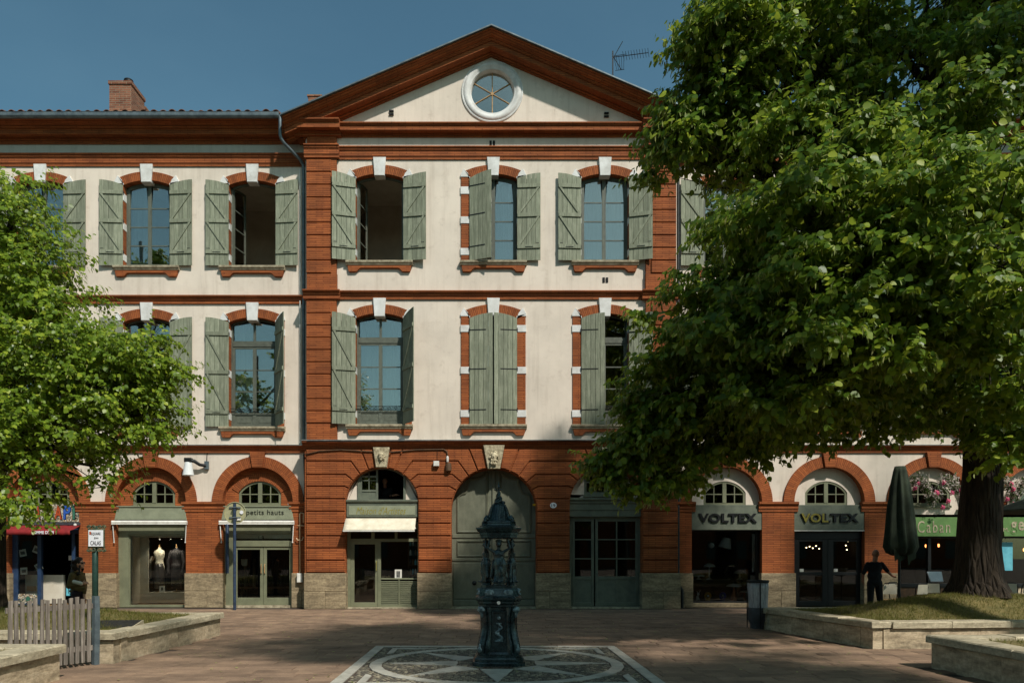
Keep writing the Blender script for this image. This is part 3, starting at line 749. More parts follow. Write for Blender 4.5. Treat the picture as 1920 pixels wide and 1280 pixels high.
# pilasters
for sg in (-1, 1):
    X = lambda d: AX + sg * d
    def bxs(m, d0, d1, p, z0, z1, b=.008):
        xa, xb = sorted((X(d0), X(d1))); m.bbox(xa, xb, PY - p, PY + .05, z0, z1, b)
    o = MB(); bxs(o, 4.705, 5.60, .11, 5.10, 14.36, .004); pil = o.build('pilaster', 'brick', PAV)
    def blocks(z0, z1, n):
        h = (z1 - z0) / n
        for i in range(n):
            m = MB(); bxs(m, 4.86, 5.615, .155, z0 + i * h + .018, z0 + (i + 1) * h - .004, .016); m.build('block', 'brick', pil)
    blocks(10.17, 13.62, 9); blocks(5.62, 9.33, 10)
    for z0, z1, p in ((9.66, 10.17, .125), (5.10, 5.62, .13)):
        m = MB(); bxs(m, 4.69, 5.61, p, z0 + .0, z1, .01); m.build('pedestal', 'brick', pil)
    xa, xb = sorted((X(4.62), X(5.68)))
    for nm, pr in (('capital', [(p + .12, z) for p, z in ARCH[1:-1]]), ('band', [(p + .11, z - .02 if i == 0 else z) for i, (p, z) in enumerate(STR[1:-1])])):
        m = MB(); m.mould([(-.02, pr[0][1])] + pr + [(-.02, pr[-1][1] + .03)], PY, xa - (.03 if nm == 'band' else 0), xb + (.03 if nm == 'band' else 0)); m.build(nm, 'brick', pil)
    m = MB(); xa, xb = sorted((X(4.56), X(5.98)))
    m.mould([(0, 14.34), (.16, 14.34), (.16, 14.40), (.20, 14.42), (.20, 14.46), (.40, 14.46), (.40, 14.60), (.43, 14.615), (.43, 14.63), (.48, 14.66), (.48, 14.70), (0, 14.74)], PY, xa, xb)
    m.build('cornice_return', 'brick', PAV)
# pediment
TZ, SLP = 16.81, .425
m = MB(); m.prism([(AX - 5.4, 14.45), (AX + 5.4, 14.45), (AX + 5.4, 14.55), (AX + .0 + .86, TZ + .3 - SLP * .86), (AX + .86, TZ + .3 - SLP * .86), (AX, TZ + .3), (AX - .86, TZ + .3 - SLP * .86), (AX - 5.4, 14.55)], PY + .012, PY + .30)
# tympanum with a round hole: built in radial slices
def tympanum():
    m = MB(); cx, cz, r = U(923, PY), V(172, PY), .66
    def hit(a):
        dx, dz = math.cos(a), math.sin(a); best = 99
        if dz < -1e-6: best = min(best, (14.45 - cz) / dz)
        for s in (-1, 1):
            # line z = TZ+.25 - SLP*s*(x-AX)
            den = dz + SLP * s * dx
            if den > 1e-6:
                t = (TZ + .25 - SLP * s * (cx - AX) - cz) / den; best = min(best, t)
        return best
    angs = sorted([2 * math.pi * k / 64 for k in range(64)] + [math.atan2(14.45 - cz, s * 6.15 + AX - cx) % (2 * math.pi) for s in (-1, 1)] + [math.atan2(TZ + .25 - cz, AX - cx)])
    for i in range(len(angs)):
        a0, a1 = angs[i], angs[(i + 1) % len(angs)]
        t0, t1 = min(hit(a0), 6.5), min(hit(a1), 6.5)
        P = lambda t, a: (cx + t * math.cos(a), cz + t * math.sin(a))
        m.prism([P(r, a0), P(t0, a0), P(t1, a1), P(r, a1)], PY + .01, PY + .30)
    m.build('tympanum', 'stucco', PAV)
    oc = MB()
    prof = [(r - .02, PY + .25), (r - .02, PY + .02), (r + .02, PY - .03), (r + .06, PY - .03), (r + .09, PY - .055), (r + .15, PY - .065), (r + .20, PY - .05), (r + .23, PY - .02), (r + .25, PY - .03), (r + .28, PY - .02), (r + .29, PY + .05), (r + .05, PY + .1)]
    n = 56; vs = []; fs = []; k = len(prof)
    for i in range(n):
        a = 2 * math.pi * i / n
        for rr, yy in prof: vs.append((cx + rr * math.cos(a), yy, cz + rr * math.sin(a)))
    for i in range(n):
        for j in range(k): fs.append((i * k + j, i * k + (j + 1) % k, ((i + 1) % n) * k + (j + 1) % k, ((i + 1) % n) * k + j))
    oc.add(vs, fs); w = oc.build('round_window', 'white_paint', PAV, smooth='auto')
    g = MB()
    for i in range(6):
        a = math.pi / 2 + i * math.pi / 3; d = Vector((math.cos(a), 0, math.sin(a)))
        g.tube([Vector((cx, PY + .12, cz)), Vector((cx, PY + .12, cz)) + d * (r - .01)], .016, 6)
    g.lathe([(.045, 0), (.045, .03)], (cx, PY + .10, cz), 12, axis='Y'); g.build('glazing_bar', 'pale_wood', w)
    for i in range(6):
        a0 = math.pi / 2 + i * math.pi / 3; pts = [(cx, cz)] + [(cx + (r - .015) * math.cos(a0 + math.pi / 3 * j / 6), cz + (r - .015) * math.sin(a0 + math.pi / 3 * j / 6)) for j in range(7)]
        p = MB(); p.prism(pts, PY + .135, PY + .140); p.build('pane', 'glass', w)
    d = MB(); d.box(cx - 1.2, cx + 1.2, PY + 1.6, PY + 1.7, cz - 1.2, cz + 1.2); d.build('attic', 'room_dark', PAV)
tympanum()
RK = [(-.02, 0), (.06, 0), (.06, .04), (.09, .055), (.12, .07), (.12, .10), (.38, .10), (.38, .235), (.42, .245), (.42, .265), (.45, .28), (.45, .30), (.52, .325), (.58, .37), (.63, .415), (.67, .42), (.67, .46), (-.02, .46)]
XE = 6.20
for sg in (-1, 1):
    m = MB(); fr = []
    for d in (0, XE):
        fr.append(((AX + sg * d, PY, TZ - SLP * d), (0, -1, 0), (0, 0, 1)))
    m.sweep(RK, fr); m.build('raking_cornice', 'brick', PAV)
    m = MB(); fr = [((AX + sg * d, PY, TZ - SLP * d), (0, -1, 0), (0, 0, 1)) for d in (0, XE + .05)]
    m.sweep([(-.3, .462), (.72, .462), (.73, .47), (.73, .51), (.71, .52), (-.3, .52)], fr); m.build('roof_edge', 'zinc', PAV)
    m = MB(); fr = [((AX + sg * d, PY, TZ - SLP * d), (0, -1, 0), (0, 0, 1)) for d in (0, XE)]
    m.sweep([(-.3, .40), (-8, .40), (-8, .46), (-.3, .46)], fr); m.build('roof', 'roof_tile', PAV)
    # side return of the cornice
    m = MB(); xs = AX + sg * 5.66
    pr = [(0, 14.30), (.06, 14.30), (.06, 14.34), (.28, 14.34), (.28, 14.42), (.42, 14.50), (.50, 14.52), (.50, 14.56), (0, 14.60)]
    m.sweep(pr, [((xs, PY - .05, 0), (sg, 0, 0), (0, 0, 1)), ((xs, PY + .7, 0), (sg, 0, 0), (0, 0, 1))]); m.build('cornice_return', 'brick', PAV)
m = MB(); m.box(PX0 + .02, PX0 + .3, PY + .3, PY + 8, 14.3, 14.7); m.box(PX1 - .3, PX1 - .02, PY + .3, PY + 8, 14.3, 14.7)
m.prism([(AX - 5.6, 14.3), (AX + 5.6, 14.3), (AX, TZ + .3)], PY + 8.0, PY + 8.2); m.build('rear_gable', 'stucco', PAV)
# vents
def vent(bld, px, py, Y, horiz=False):
    x, z = U(px, Y), V(py, Y); m = MB()
    if horiz: [m.box(x - .07, x + .07, Y - .035, Y + .02, z + d - .025, z + d + .025) for d in (-.05, .05)]
    else: [m.box(x + d - .035, x + d + .035, Y - .02, Y + .02, z - .075, z + .075) for d in (-.05, .05)]
    m.build('vent', 'shop_black', bld)
vent(PAV, 923, 269, PY); vent(PAV, 1135, 525, PY); vent(PAV, 734, 212, PY, True); vent(PAV, 1137, 216, PY, True)
# downpipes at the inner corner
m = MB(); xg = PX0 - .70
xd_ = PX0 - .14; m.tube([(xg, WY - .69, 14.82), (xg, WY - .69, 14.30), (xg + .03, WY - .67, 14.18), (xg + .10, WY - .6, 14.08), (xd_ - .08, WY - .2, 13.80), (xd_ - .01, WY - .11, 13.68), (xd_, WY - .08, 13.5), (xd_, WY - .08, 5.1)], .05, 10)
for z in (12.8, 11, 9.2, 7.4, 5.8): m.lathe([(.06, -.02), (.06, .02)], (xd_, WY - .08, z), 10)
m.build('downpipe', 'zinc', LW, smooth='auto')
m = MB(); m.tube([(xd_ - .12, WY - .05, 13.6), (xd_ - .12, WY - .05, 5.1)], .02, 6); m.build('conduit', 'white_metal', LW)
m = MB(); m.tube([(PX1 + .12, WY - .08, 14.4), (PX1 + .12, WY - .08, .75), (PX1 + .22, WY - .18, .55), (PX1 + .22, WY - .18, 0)], .05, 10); m.build('downpipe', 'dark_metal', RW, smooth='auto')
# chimneys, aerial
ch = thing('chimney', 'old brick chimney stack with round pot above the left eaves', 'chimney', (U(225, 26), 26, 15.6))
m = MB(); x0, x1 = U(205, 26), U(246, 26); zt = V(152, 26)
m.box(x0, x1, 26, 27.0, 15.5, zt - .12); m.box(x0, x1, 27.0, 29.6, 15.5, zt - .35); ms = m.build('stack', 'brick_old', ch)
m = MB(); m.box(x0 - .03, x1 + .03, 25.97, 27.03, zt - .119, zt); m.box(x0 - .03, x1 + .03, 27.032, 29.63, zt - .349, zt - .26); m.build('cap', 'brick_old', ch)
m = MB(); m.lathe([(.15, 0), (.15, .3), (.16, .31), (.15, .34), (.12, .36)], ((x0 + x1) / 2 + .05, 26.5, zt), 16); m.build('pot', 'dark_metal', ch, smooth='auto')
ch2 = MB(); ch2.box(U(578, 26), U(602, 26), 26, 26.8, 15.2, V(181, 26)); ch2.box(U(576, 26), U(604, 26), 25.97, 26.83, V(181, 26), V(178, 26))
tag(ch2.build('chimney', 'brick_old'), 'small low chimney peeping over the left slope of the pediment', 'chimney')
ae = thing('roof_aerial', 'black television aerial on a mast above the right pediment slope', 'aerial', (U(1150, 24), 24, V(150, 24)))
x, zb_ = U(1149, 24), V(150, 24)
m = MB(); m.tube([(x, 24, zb_ - .3), (x, 24, V(96, 24))], .022, 6); m.build('mast', 'black_paint', ae)
m = MB(); zc = V(108, 24); xe = U(1212, 24); m.tube([(x - .02, 24, zc), (xe, 23.7, zc - .05)], .013, 6)
for i in range(10):
    t = .3 + .7 * i / 9; px_, py_, pz_ = x + (xe - x) * t, 24 - .3 * t, zc - .05 * t; m.tube([(px_ - .05, py_ - .14, pz_ + .05), (px_ + .05, py_ + .14, pz_ - .05)], .007, 5)
m.build('boom', 'black_paint', ae)
m = MB()
for s, e in (((.10, .42), (.26, .02)), ((.0, -.05), (.42, -.55))): pass
for i in range(5):
    t = i / 4; m.tube([(x + .02 + .34 * t, 24, zc - .02 + .06), (x + .02 + .1 + .22 * t, 24 - .05, zc - .42)], .007, 5)
m.tube([(x, 24, zc + .04), (x + .42, 23.9, zc + .04)], .009, 5); m.tube([(x + .08, 24, zc - .42), (x + .36, 23.95, zc - .42)], .009, 5)
m.tube([(x + .0, 24, zc - .05), (x + .30, 23.9, zc + .45)], .012, 5); m.tube([(x + .02, 24, zc + .02), (x + .25, 23.9, zc - .45)], .012, 5)
m.build('reflector', 'black_paint', ae)
# ---------------------------------------------------------------- pavilion ground floor: rusticated brick
FY = PY - .18                                   # face of the rusticated blocks
OPN = [(715.5, 944, 68), (926, 957, 80), (1136.5, 944, 68)]
ROWS = [1073, 1050, 1027, 1004, 981, 958, 934.5, 911.5, 889, 864, 841]
ANG = {0: [8, 25, 39, 54, 69], 1: [16, 28.5, 41, 54, 68], 2: [8, 25, 39, 54, 69]}
def AB(o, sg, k):
    cx, cy, r = OPN[o]; y = ROWS[k]
    if k < 6: return (cx + sg * r, y), (cx + sg * r, y), None
    a = R(ANG[o][k - 6]); A = (cx + sg * r * math.cos(a), cy - r * math.sin(a))
    t = max(0, (A[1] - y) / math.sin(a)); B = (A[0] + sg * t * math.cos(a), min(y, A[1]))
    return A, B, a
def side(o, sg, k):            # boundary from joint k up to joint k+1
    A0, B0, a0 = AB(o, sg, k); A1, B1, a1 = AB(o, sg, k + 1); cx, cy, r = OPN[o]
    pts = [B0, A0]
    if a1 is not None:
        s = a0 if a0 is not None else 0
        if a0 is None and A0[1] > cy: pts.append((cx + sg * r, cy))
        for j in range(1, 4): a = s + (a1 - s) * j / 4; pts.append((cx + sg * r * math.cos(a), cy - r * math.sin(a)))
    return pts + [A1, B1]
def px_poly(pts, Y, gap=.015):
    q = []
    for x, y in pts:
        p = (U(x, Y), V(y, Y))
        if not q or (abs(p[0] - q[-1][0]) + abs(p[1] - q[-1][1])) > .012: q.append(p)
    if abs(q[0][0] - q[-1][0]) + abs(q[0][1] - q[-1][1]) < .012: q.pop()
    ar = sum(q[i - 1][0] * q[i][1] - q[i][0] * q[i - 1][1] for i in range(len(q)))
    if ar < 0: q = q[::-1]
    return inset(q, gap)
m = MB()
zt = 5.0
ops = []
for cx, cy, r in OPN: ops.append((U(cx, FY), r * FY / F, 0, V(cy, FY), r * FY / F))
wall_open(m, PX0 + .005, PX1 - .005, 0, zt, FY + .05, PY + .40, ops, 24)
gw = m.build('ground_floor_wall', 'brick', PAV)
piers = [(None, 0), (0, 1), (1, 2), (2, None)]
for l, r_ in piers:
    for k in range(10):
        left = side(l, 1, k) if l is not None else [(573, ROWS[k]), (573, ROWS[k + 1])]
        right = side(r_, -1, k) if r_ is not None else [(1272, ROWS[k]), (1272, ROWS[k + 1])]
        mb = MB(); mb.prism(px_poly(left[::-1] + right, FY), FY, FY + .06, .018); mb.build('block', 'brick', gw)
    # stone plinth: two courses
    x0 = 570 if l is None else OPN[l][0] + OPN[l][2] - 1.5
    x1 = 1276 if r_ is None else OPN[r_][0] - OPN[r_][2] + 1.5
    cuts = {None: [.5], 0: [.62], 1: [.4]}.get(l, [.55])
    for zz0, zz1, cc in ((.0, .53, cuts[0]), (.53, 1.085, None)):
        xs = [U(x0, FY), U(x1, FY)]
        if cc: xs = [xs[0], xs[0] + (xs[1] - xs[0]) * cc, xs[1]]
        for a, b in zip(xs[:-1], xs[1:]):
            mb = MB(); mb.bbox(a + .002, b - .002, FY - .03 - random.uniform(0, .008), PY + .38, zz0 + .002, zz1 - .002, .012); mb.build('plinth_stone', 'base_stone', gw)
KEYA = [80.5, 81.5, 80.5]
for o, (cx, cy, r) in enumerate(OPN):
    a0, a1 = R(ANG[o][-1]), R(KEYA[o])
    for sg in (-1, 1):
        pt = []
        for a in (a0, (a0 + a1) / 2, a1): pt.append((cx + sg * r * math.cos(a), cy - r * math.sin(a)))
        for a in (a1, a0):
            t = (cy - 841) / math.sin(a); pt.append((cx + sg * t * math.cos(a), 841))
        mb = MB(); mb.prism(px_poly(pt, FY), FY - (.02 if o == 1 else .0), FY + .06, .018); mb.build('voussoir', 'brick', gw)
    # carved keystone
    tw, bw = (15.5, 10) if o != 1 else (20, 11.5)
    y0, y1 = (839, 876) if o != 1 else (835, 879)
    mb = MB(); mb.prism([(U(cx - bw, FY), V(y1, FY)), (U(cx + bw, FY), V(y1, FY)), (U(cx + tw, FY), V(y0, FY)), (U(cx - tw, FY), V(y0, FY))], FY - .10, FY + .06, .012); ks = mb.build('keystone', 'carved_stone', gw)
    # mask: face, brow, nose, beard or helmet, curls
    c = Vector((U(cx, FY), FY - .10, V((y0 + y1) / 2, FY))); s = .26 if o != 1 else .32; rg = random.Random(o)
    pr = [('e', c + Vector((0, -.02, .02 * s)), (.30 * s, .30 * s, .44 * s)), ('e', c + Vector((0, -.32 * s, .0)), (.055 * s, .12 * s, .13 * s)),
          ('e', c + Vector((-.13 * s, -.26 * s, .13 * s)), (.11 * s, .07 * s, .035 * s)), ('e', c + Vector((.13 * s, -.26 * s, .13 * s)), (.11 * s, .07 * s, .035 * s)),
          ('e', c + Vector((-.15 * s, -.24 * s, -.08 * s)), (.10 * s, .08 * s, .09 * s)), ('e', c + Vector((.15 * s, -.24 * s, -.08 * s)), (.10 * s, .08 * s, .09 * s)),
          ('e', c + Vector((0, -.29 * s, -.19 * s)), (.10 * s, .06 * s, .03 * s)), ('e', c + Vector((0, -.25 * s, -.33 * s)), (.10 * s, .10 * s, .08 * s))]
    for k in range(34):
        a = rg.uniform(0, 2 * math.pi)
        if o != 1 and -2.2 < a - math.pi / 2 * 3 < .8: continue
        rr = rg.uniform(.30, .44); q = c + Vector((math.cos(a) * rr * s, rg.uniform(-.16, -.02) * s, math.sin(a) * (rr + .14) * s))
        pr.append(('e', q, (rg.uniform(.05, .10) * s,) * 3))
    if o == 1:
        for k in range(26):
            q = c + Vector((rg.uniform(-.28, .28) * s, rg.uniform(-.28, -.15) * s, rg.uniform(-.68, -.26) * s)); pr.append(('c', q, q + Vector((rg.uniform(-.06, .06), -.02, -.13)) * s, .06 * s, .035 * s))
    else:
        pr += [('e', c + Vector((0, -.16 * s, .36 * s)), (.34 * s, .22 * s, .14 * s)), ('e', c + Vector((0, -.22 * s, .25 * s)), (.36 * s, .16 * s, .05 * s))]
    blob('mask', pr, .013 if o != 1 else .014, 'carved_stone', ks, org=c, smooth_it=1)
# cornice over the ground floor
GC = [(0, 4.86), (.16, 4.86), (.17, 4.90), (.20, 4.92), (.20, 4.95), (.26, 5.00), (.30, 5.03), (.30, 5.07), (0, 5.10)]
mould('cornice', PAV, GC, PY, PX0 - .05, PX1 + .05)
mould('flashing', PAV, [(0, 5.10), (.305, 5.07), (.315, 5.075), (.315, 5.095), (.30, 5.105), (0, 5.135)], PY, PX0 - .06, PX1 + .06, 'lead')
for bld, x0, x1 in ((LW, -20.5, PX0 - .052), (RW, PX1 + .052, 20.5)):
    mould('cornice', bld, [(-.02, 4.80), (.05, 4.80), (.05, 4.86), (.08, 4.88), (.08, 4.92), (.14, 4.97), (.16, 4.985), (.16, 5.01), (-.02, 5.04)], WY, x0, x1)
    mould('flashing', bld, [(0, 5.04), (.165, 5.012), (.175, 5.015), (.175, 5.03), (0, 5.06)], WY, x0, x1, 'lead')
# ---------------------------------------------------------------- wings ground floor: arcades
RI, RO, ZS = 1.09, 1.42, 3.27
def arcade(bld, arcs, x0, x1):
    m = MB(); wall_open(m, x0, x1, 1.0, 5.0, WY, WY + .45, [(c, RI + .05, 1.0, ZS, RI + .05) for c in arcs], 24)
    aw = m.build('arcade_wall', 'stucco', bld)
    for c in arcs:
        m = MB(); m.arc(c, ZS, RI, RO, 0.0, math.pi, WY - .06, WY + .40, 36); m.build('arch', 'brick', aw)
        m = MB(); m.prism([(c - .16, ZS + RI - .02), (c + .16, ZS + RI - .02), (c + .235, 4.81), (c - .235, 4.81)], WY - .12, WY + .3, .01); m.build('keystone', 'brick', aw)
    ed = [x0] + [v for c in arcs for v in (c - RI, c + RI)] + [x1]
    for i in range(0, len(ed), 2):
        a, b = ed[i], ed[i + 1]
        if b - a < .05: continue
        m = MB(); m.box(a, b, WY - .05, WY + .42, 1.0, 3.02); p = m.build('pier', 'brick', aw)
        e0 = .11 if i > 0 else 0; e1 = .11 if i + 2 < len(ed) else 0
        m = MB(); m.mould([(0, 2.97), (.07, 2.97), (.07, 3.05), (.09, 3.06), (.09, 3.14), (.13, 3.19), (.15, 3.21), (.15, 3.275), (0, 3.29)], WY, a - e0, b + e1); m.box(a - e0 * .4, b + e1 * .4, WY - .001, WY + .41, 2.98, 3.27); m.build('impost', 'brick', p)
        n = 1 if b - a < 1.5 else 2
        for zz0, zz1 in ((0, .52), (.52, 1.07)):
            cu = [a - e0 * .35, b + e1 * .35] if zz0 else [a - e0 * .35, a + (b - a) * .58, b + e1 * .35]
            for u, v in zip(cu[:-1], cu[1:]):
                m = MB(); m.bbox(u + .002, v - .002, WY - .085 - random.uniform(0, .006), WY + .40, zz0 + .002, zz1 - .002, .012); m.build('plinth_stone', 'base_stone', p)
    return aw
AWL = arcade(LW, ARC_L, -20.5, PX0); AWR = arcade(RW, ARC_R, PX1, 20.5)
def fill_arch(bld, c, mat, y, seg=True):
    """recessed tympanum with a lunette opening"""
    m = MB(); hw, zb, zs, rise = .66, 3.18, 3.58, .36
    pts = arch_pts(c, hw, zs, rise, 16); out = arch_pts(c, RI + .06, ZS, RI + .06, 16)
    for k in range(16):
        m.prism([pts[k + 1], pts[k], out[k], out[k + 1]], y, y + .15)
    for sg in (-1, 1):
        p = [(c + sg * hw, zb), (c + sg * (RI + .06), zb), (c + sg * (RI + .06), ZS), (c + sg * hw, zs)]
        m.prism(p if sg > 0 else p[::-1], y, y + .15)
    m.box(c - RI - .06, c + RI + .06, y, y + .15, 2.9, zb)
    m.build('tympanum', mat, bld)
    if mat == 'brick':
        Rr = (hw * hw + rise * rise) / (2 * rise); cz = zs + rise - Rr; a = math.asin(hw / Rr)
        m = MB(); m.arc(c, cz, Rr, Rr + .24, math.pi / 2 - a, math.pi / 2 + a, y - .025, y + .1, 14); m.build('relieving_arch', 'brick', bld)
    lunette(bld, c, y + .06, hw, zb, zs, rise, 'shop_green')
def lunette(bld, c, y, hw, zb, zs, rise, mat, cols=4):
    m = MB(); f = .075
    o = arch_pts(c, hw, zs, rise, 14); i = arch_pts(c, hw - f, zs - .01, rise - f * .75, 14)
    for k in range(14): m.prism([i[k + 1], i[k], o[k], o[k + 1]], y - .04, y + .05)
    for sg in (-1, 1):
        xa, xb = sorted((c + sg * hw, c + sg * (hw - f))); m.box(xa, xb, y - .04, y + .05, zb, zs - .005)
    m.box(c - hw + f, c + hw - f, y - .038, y + .05, zb, zb + .08); m.box(c - .06, c + .06, y - .05, y + .04, zb + .08, zs + rise - .05)
    zm = zb + .08 + (zs + rise - zb - .15) * .45
    for sg in (-1, 1):
        xa, xb = sorted((c + sg * .06, c + sg * (hw - f))); m.box(xa, xb, y - .025, y + .02, zm - .015, zm + .015)
        xm = c + sg * (.06 + (hw - f - .06) * .5); Rr = (hw * hw + rise * rise) / (2 * rise); zz = zs + rise - Rr + math.sqrt(Rr * Rr - (xm - c) ** 2)
        m.box(xm - .015, xm + .015, y - .024, y + .02, zb + .08, zz - .04)
    w = m.build('lunette_window', mat, bld)
    m = MB(); m.box(c - hw - .02, c + hw + .02, y - .12, y + .02, zb - .07, zb - .001); m.build('sill', mat, w)
    xs = [c - hw + f, c - (hw - f + .06) / 2, c - .06, c + .06, c + (hw - f + .06) / 2, c + hw - f]
    for q in (0, 1, 3, 4):
        for za, zc in ((zb + .08, zm), (zm, None)):
            if zc: pl = [(xs[q], za), (xs[q + 1], za), (xs[q + 1], zc), (xs[q], zc)]
            else:
                Rr = (hw * hw + rise * rise) / (2 * rise); zf = lambda x: zs + rise - Rr + math.sqrt(max(0, Rr * Rr - (x - c) ** 2)) - .05
                pl = [(xs[q], za), (xs[q + 1], za), (xs[q + 1], zf(xs[q + 1])), (xs[q], zf(xs[q]))]
            p = MB(); p.prism(pl, y, y + .005); p.build('pane', 'shop_glass', w)
    return w
def shop_room(bld, x0, x1, y0, y1, z0, z1, mat, floor='pale_wood', name='shop_room'):
    m = MB(); t = .06
    m.box(x0, x1, y1, y1 + t, z0, z1); m.box(x0 - t, x0, y0, y1, z0, z1); m.box(x1, x1 + t, y0, y1, z0, z1); m.box(x0 - t, x1 + t, y0, y1 + t, z1, z1 + t)
    r = m.build(name, mat, bld)
    m = MB(); m.box(x0 - t, x1 + t, y0, y1 + t, z0 - t, z0); m.build('shop_floor', floor, r)
    return r
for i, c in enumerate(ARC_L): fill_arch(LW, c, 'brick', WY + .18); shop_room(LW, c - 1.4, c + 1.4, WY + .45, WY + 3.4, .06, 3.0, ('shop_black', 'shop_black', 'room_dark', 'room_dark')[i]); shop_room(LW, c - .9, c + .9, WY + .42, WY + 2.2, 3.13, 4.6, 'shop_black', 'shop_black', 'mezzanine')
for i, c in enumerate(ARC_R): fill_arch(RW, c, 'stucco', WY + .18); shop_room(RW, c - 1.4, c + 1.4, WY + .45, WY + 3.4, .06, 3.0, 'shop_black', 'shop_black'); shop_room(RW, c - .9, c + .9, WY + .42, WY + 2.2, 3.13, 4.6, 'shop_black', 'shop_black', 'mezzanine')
def frame(bld, name, mat, rects, y0, y1, b=.006):
    m = MB()
    for a, c, d, e in rects: m.bbox(a, c, y0, y1, d, e, b)
    return m.build(name, mat, bld)
def pane(p, x0, x1, z0, z1, y, mat='shop_glass', name='pane'):
    m = MB(); m.box(x0, x1, y, y + .006, z0, z1); return m.build(name, mat, p)
# ---- boutique display window (left wing, third arch)
c = ARC_L[2]; y = WY + .12; xl, xr = c - RI, c + RI
ix0, ix1, iz0, iz1 = U(241, y), U(352, y), .10, V(1001, y)
g = frame(LW, 'shopfront', 'shop_green', [(xl, ix0, 0, 2.98), (ix0, xr, iz1, 2.98), (ix1, xr, 0, iz1), (ix0, ix1, 0, .08)], y, y + .15)
frame(g, 'trim', 'shop_green', [(ix0 + .002, ix1 - .002, iz1 - .05, iz1 - .002), (ix0 + .002, ix0 + .035, .082, iz1 - .052)], y + .03, y + .10)
sp = MB(); px_ = U(268, y); sp.box(ix0 + .04, ix1, y + .60, y + .64, .10, .44); sp.box(ix0 + .3, ix1, y + .64, y + 1.7, .40, .44); sp.build('display_plinth', 'room_light', g)
sp = MB(); sp.prism([(ix0 + .036, .1), (ix0 + .07, .1), (ix0 + .07, iz1), (ix0 + .036, iz1)], y + .1, y + .62); sp.box(ix0 + .04, ix1, y + .1, y + .62, iz1 - .09, iz1 - .052); sp.box(ix0 + .02, ix0 + .34, y + .62, y + .66, .44, iz1); sp.build('reveal', 'room_light', g)
pane(g, ix0 + .036, ix1 - .002, .085, iz1 - .052, y + .05)
m = MB()
for k in range(3): m.lathe([(.025, 0), (.03, .03), (.02, .05)], (ix0 + .75 + k * .35, y + .5, iz1 - .145), 8)
m.build('spotlight', 'white_metal', g)
m = MB()
for k in range(3): m.lathe([(.018, 0), (.018, .002)], (ix0 + .75 + k * .35, y + .5, iz1 - .148), 8)
m.build('spotlight_lens', 'spot_disc', g)
for k in range(3):
    ld = bpy.data.lights.new('shop_spot', 'SPOT'); ld.energy = 14; ld.spot_size = R(110); ld.spot_blend = .6; ld.shadow_soft_size = .03; ld.color = (1, .86, .66)
    lo = bpy.data.objects.new('shop_spot', ld); COL.objects.link(lo); lo.location = (ix0 + .75 + k * .35, y + .45, iz1 - .16); lo.rotation_euler = (R(28), 0, 0)
# ---- boutique door (fourth arch)
c = ARC_L[3]; xl, xr = c - RI, c + RI; y = WY + .12
dz = V(1024, y); tz0, tz1 = V(1013, y), V(1000, y)
x0, x1 = U(438, y), U(548, y)
g = frame(LW, 'shopfront', 'shop_green', [(xl, x0, 0, 2.98), (x1, xr, 0, 2.98), (x0, x1, tz1, 2.98), (x0, x1, dz, tz0)], y, y + .15)
pane(g, x0, x1, tz0, tz1, y + .05); m = MB(); m.box(x0, x1, y + .075, y + .085, tz0 + .06, tz1 + .02); m.build('transom_blind', 'canvas', g)
text('house_number', '1 9', 'dark_letter', g, U(484, y), U(494, y), V(1012, y), V(1004, y), y + .048, .004)
xm = (x0 + x1) / 2
for a, b in ((x0, xm - .004), (xm + .004, x1)):
    s = .10; d = frame(LW, 'door', 'shop_green', [(a, a + s, .07, dz), (b - s, b, .07, dz), (a + s, b - s, dz - .10, dz), (a + s, b - s, .07, .30)], y + .04, y + .10)
    pane(d, a + s, b - s, .30, dz - .10, y + .065)
    h = MB(); hx = (b - .05) if a == x0 else (a + .05); h.tube([(hx, y + .04, 1.05), (hx, y - .01, 1.07), (hx, y - .01, 1.33), (hx, y + .04, 1.35)], .012, 6); h.build('handle', 'pale_wood', d)
m = MB(); m.box(xl + .03, xr - .02, y - .1, y + .2, -.01, .065); m.build('doorstep', 'sill_stone', LW)
# signboards and folded awnings of the boutique
for k, (c, lab, txt) in enumerate(((ARC_L[2], 'blank sage green signboard above the boutique window with mannequins', None), (ARC_L[3], 'sage green signboard lettered petits hauts above the boutique door', 'petits hauts'))):
    y = WY - .02; z0, z1 = V(974, y), V(950, y)
    t = thing('shop_sign', lab, 'sign', (c, y, z0))
    m = MB(); m.prism([(c - 1.12, z0), (c + 1.12, z0), (c + 1.04, z1), (c - 1.04, z1)], y - .05, y + .20, .008); m.box(c - 1.05, c + 1.05, y - .08, y + .18, z1 + .001, z1 + .03); m.build('board', 'shop_green_panel', t)
    if txt: text('lettering', txt, 'dark_letter', t, U(462, y - .05), U(532, y - .05), V(967.5, y - .05), V(955, y - .05), y - .05, .012, space=1.05)
    a = thing('awning', ('rolled white awning on drop arms under the blank green signboard', 'rolled white awning on drop arms under the petits hauts sign')[k], 'awning', (c, y - .1, z0 - .1), 'folded awnings of the boutique')
    zz = V(978, y - .1)
    m = MB(); m.lathe([(.045, -1.16), (.045, 1.16)], (c, y - .12, zz), 10, axis='X'); m.box(c - 1.16, c + 1.16, y - .17, y - .07, zz - .075, zz - .045); m.build('roller', 'white_metal', a)
    for sg in (-1, 1): m = MB(); m.tube([(c + sg * 1.14, y - .12, zz), (c + sg * 1.10, y - .10, zz - .62)], .014, 6); m.ico((c + sg * 1.10, y - .10, zz - .63), .028); m.build('arm', 'white_metal', a)
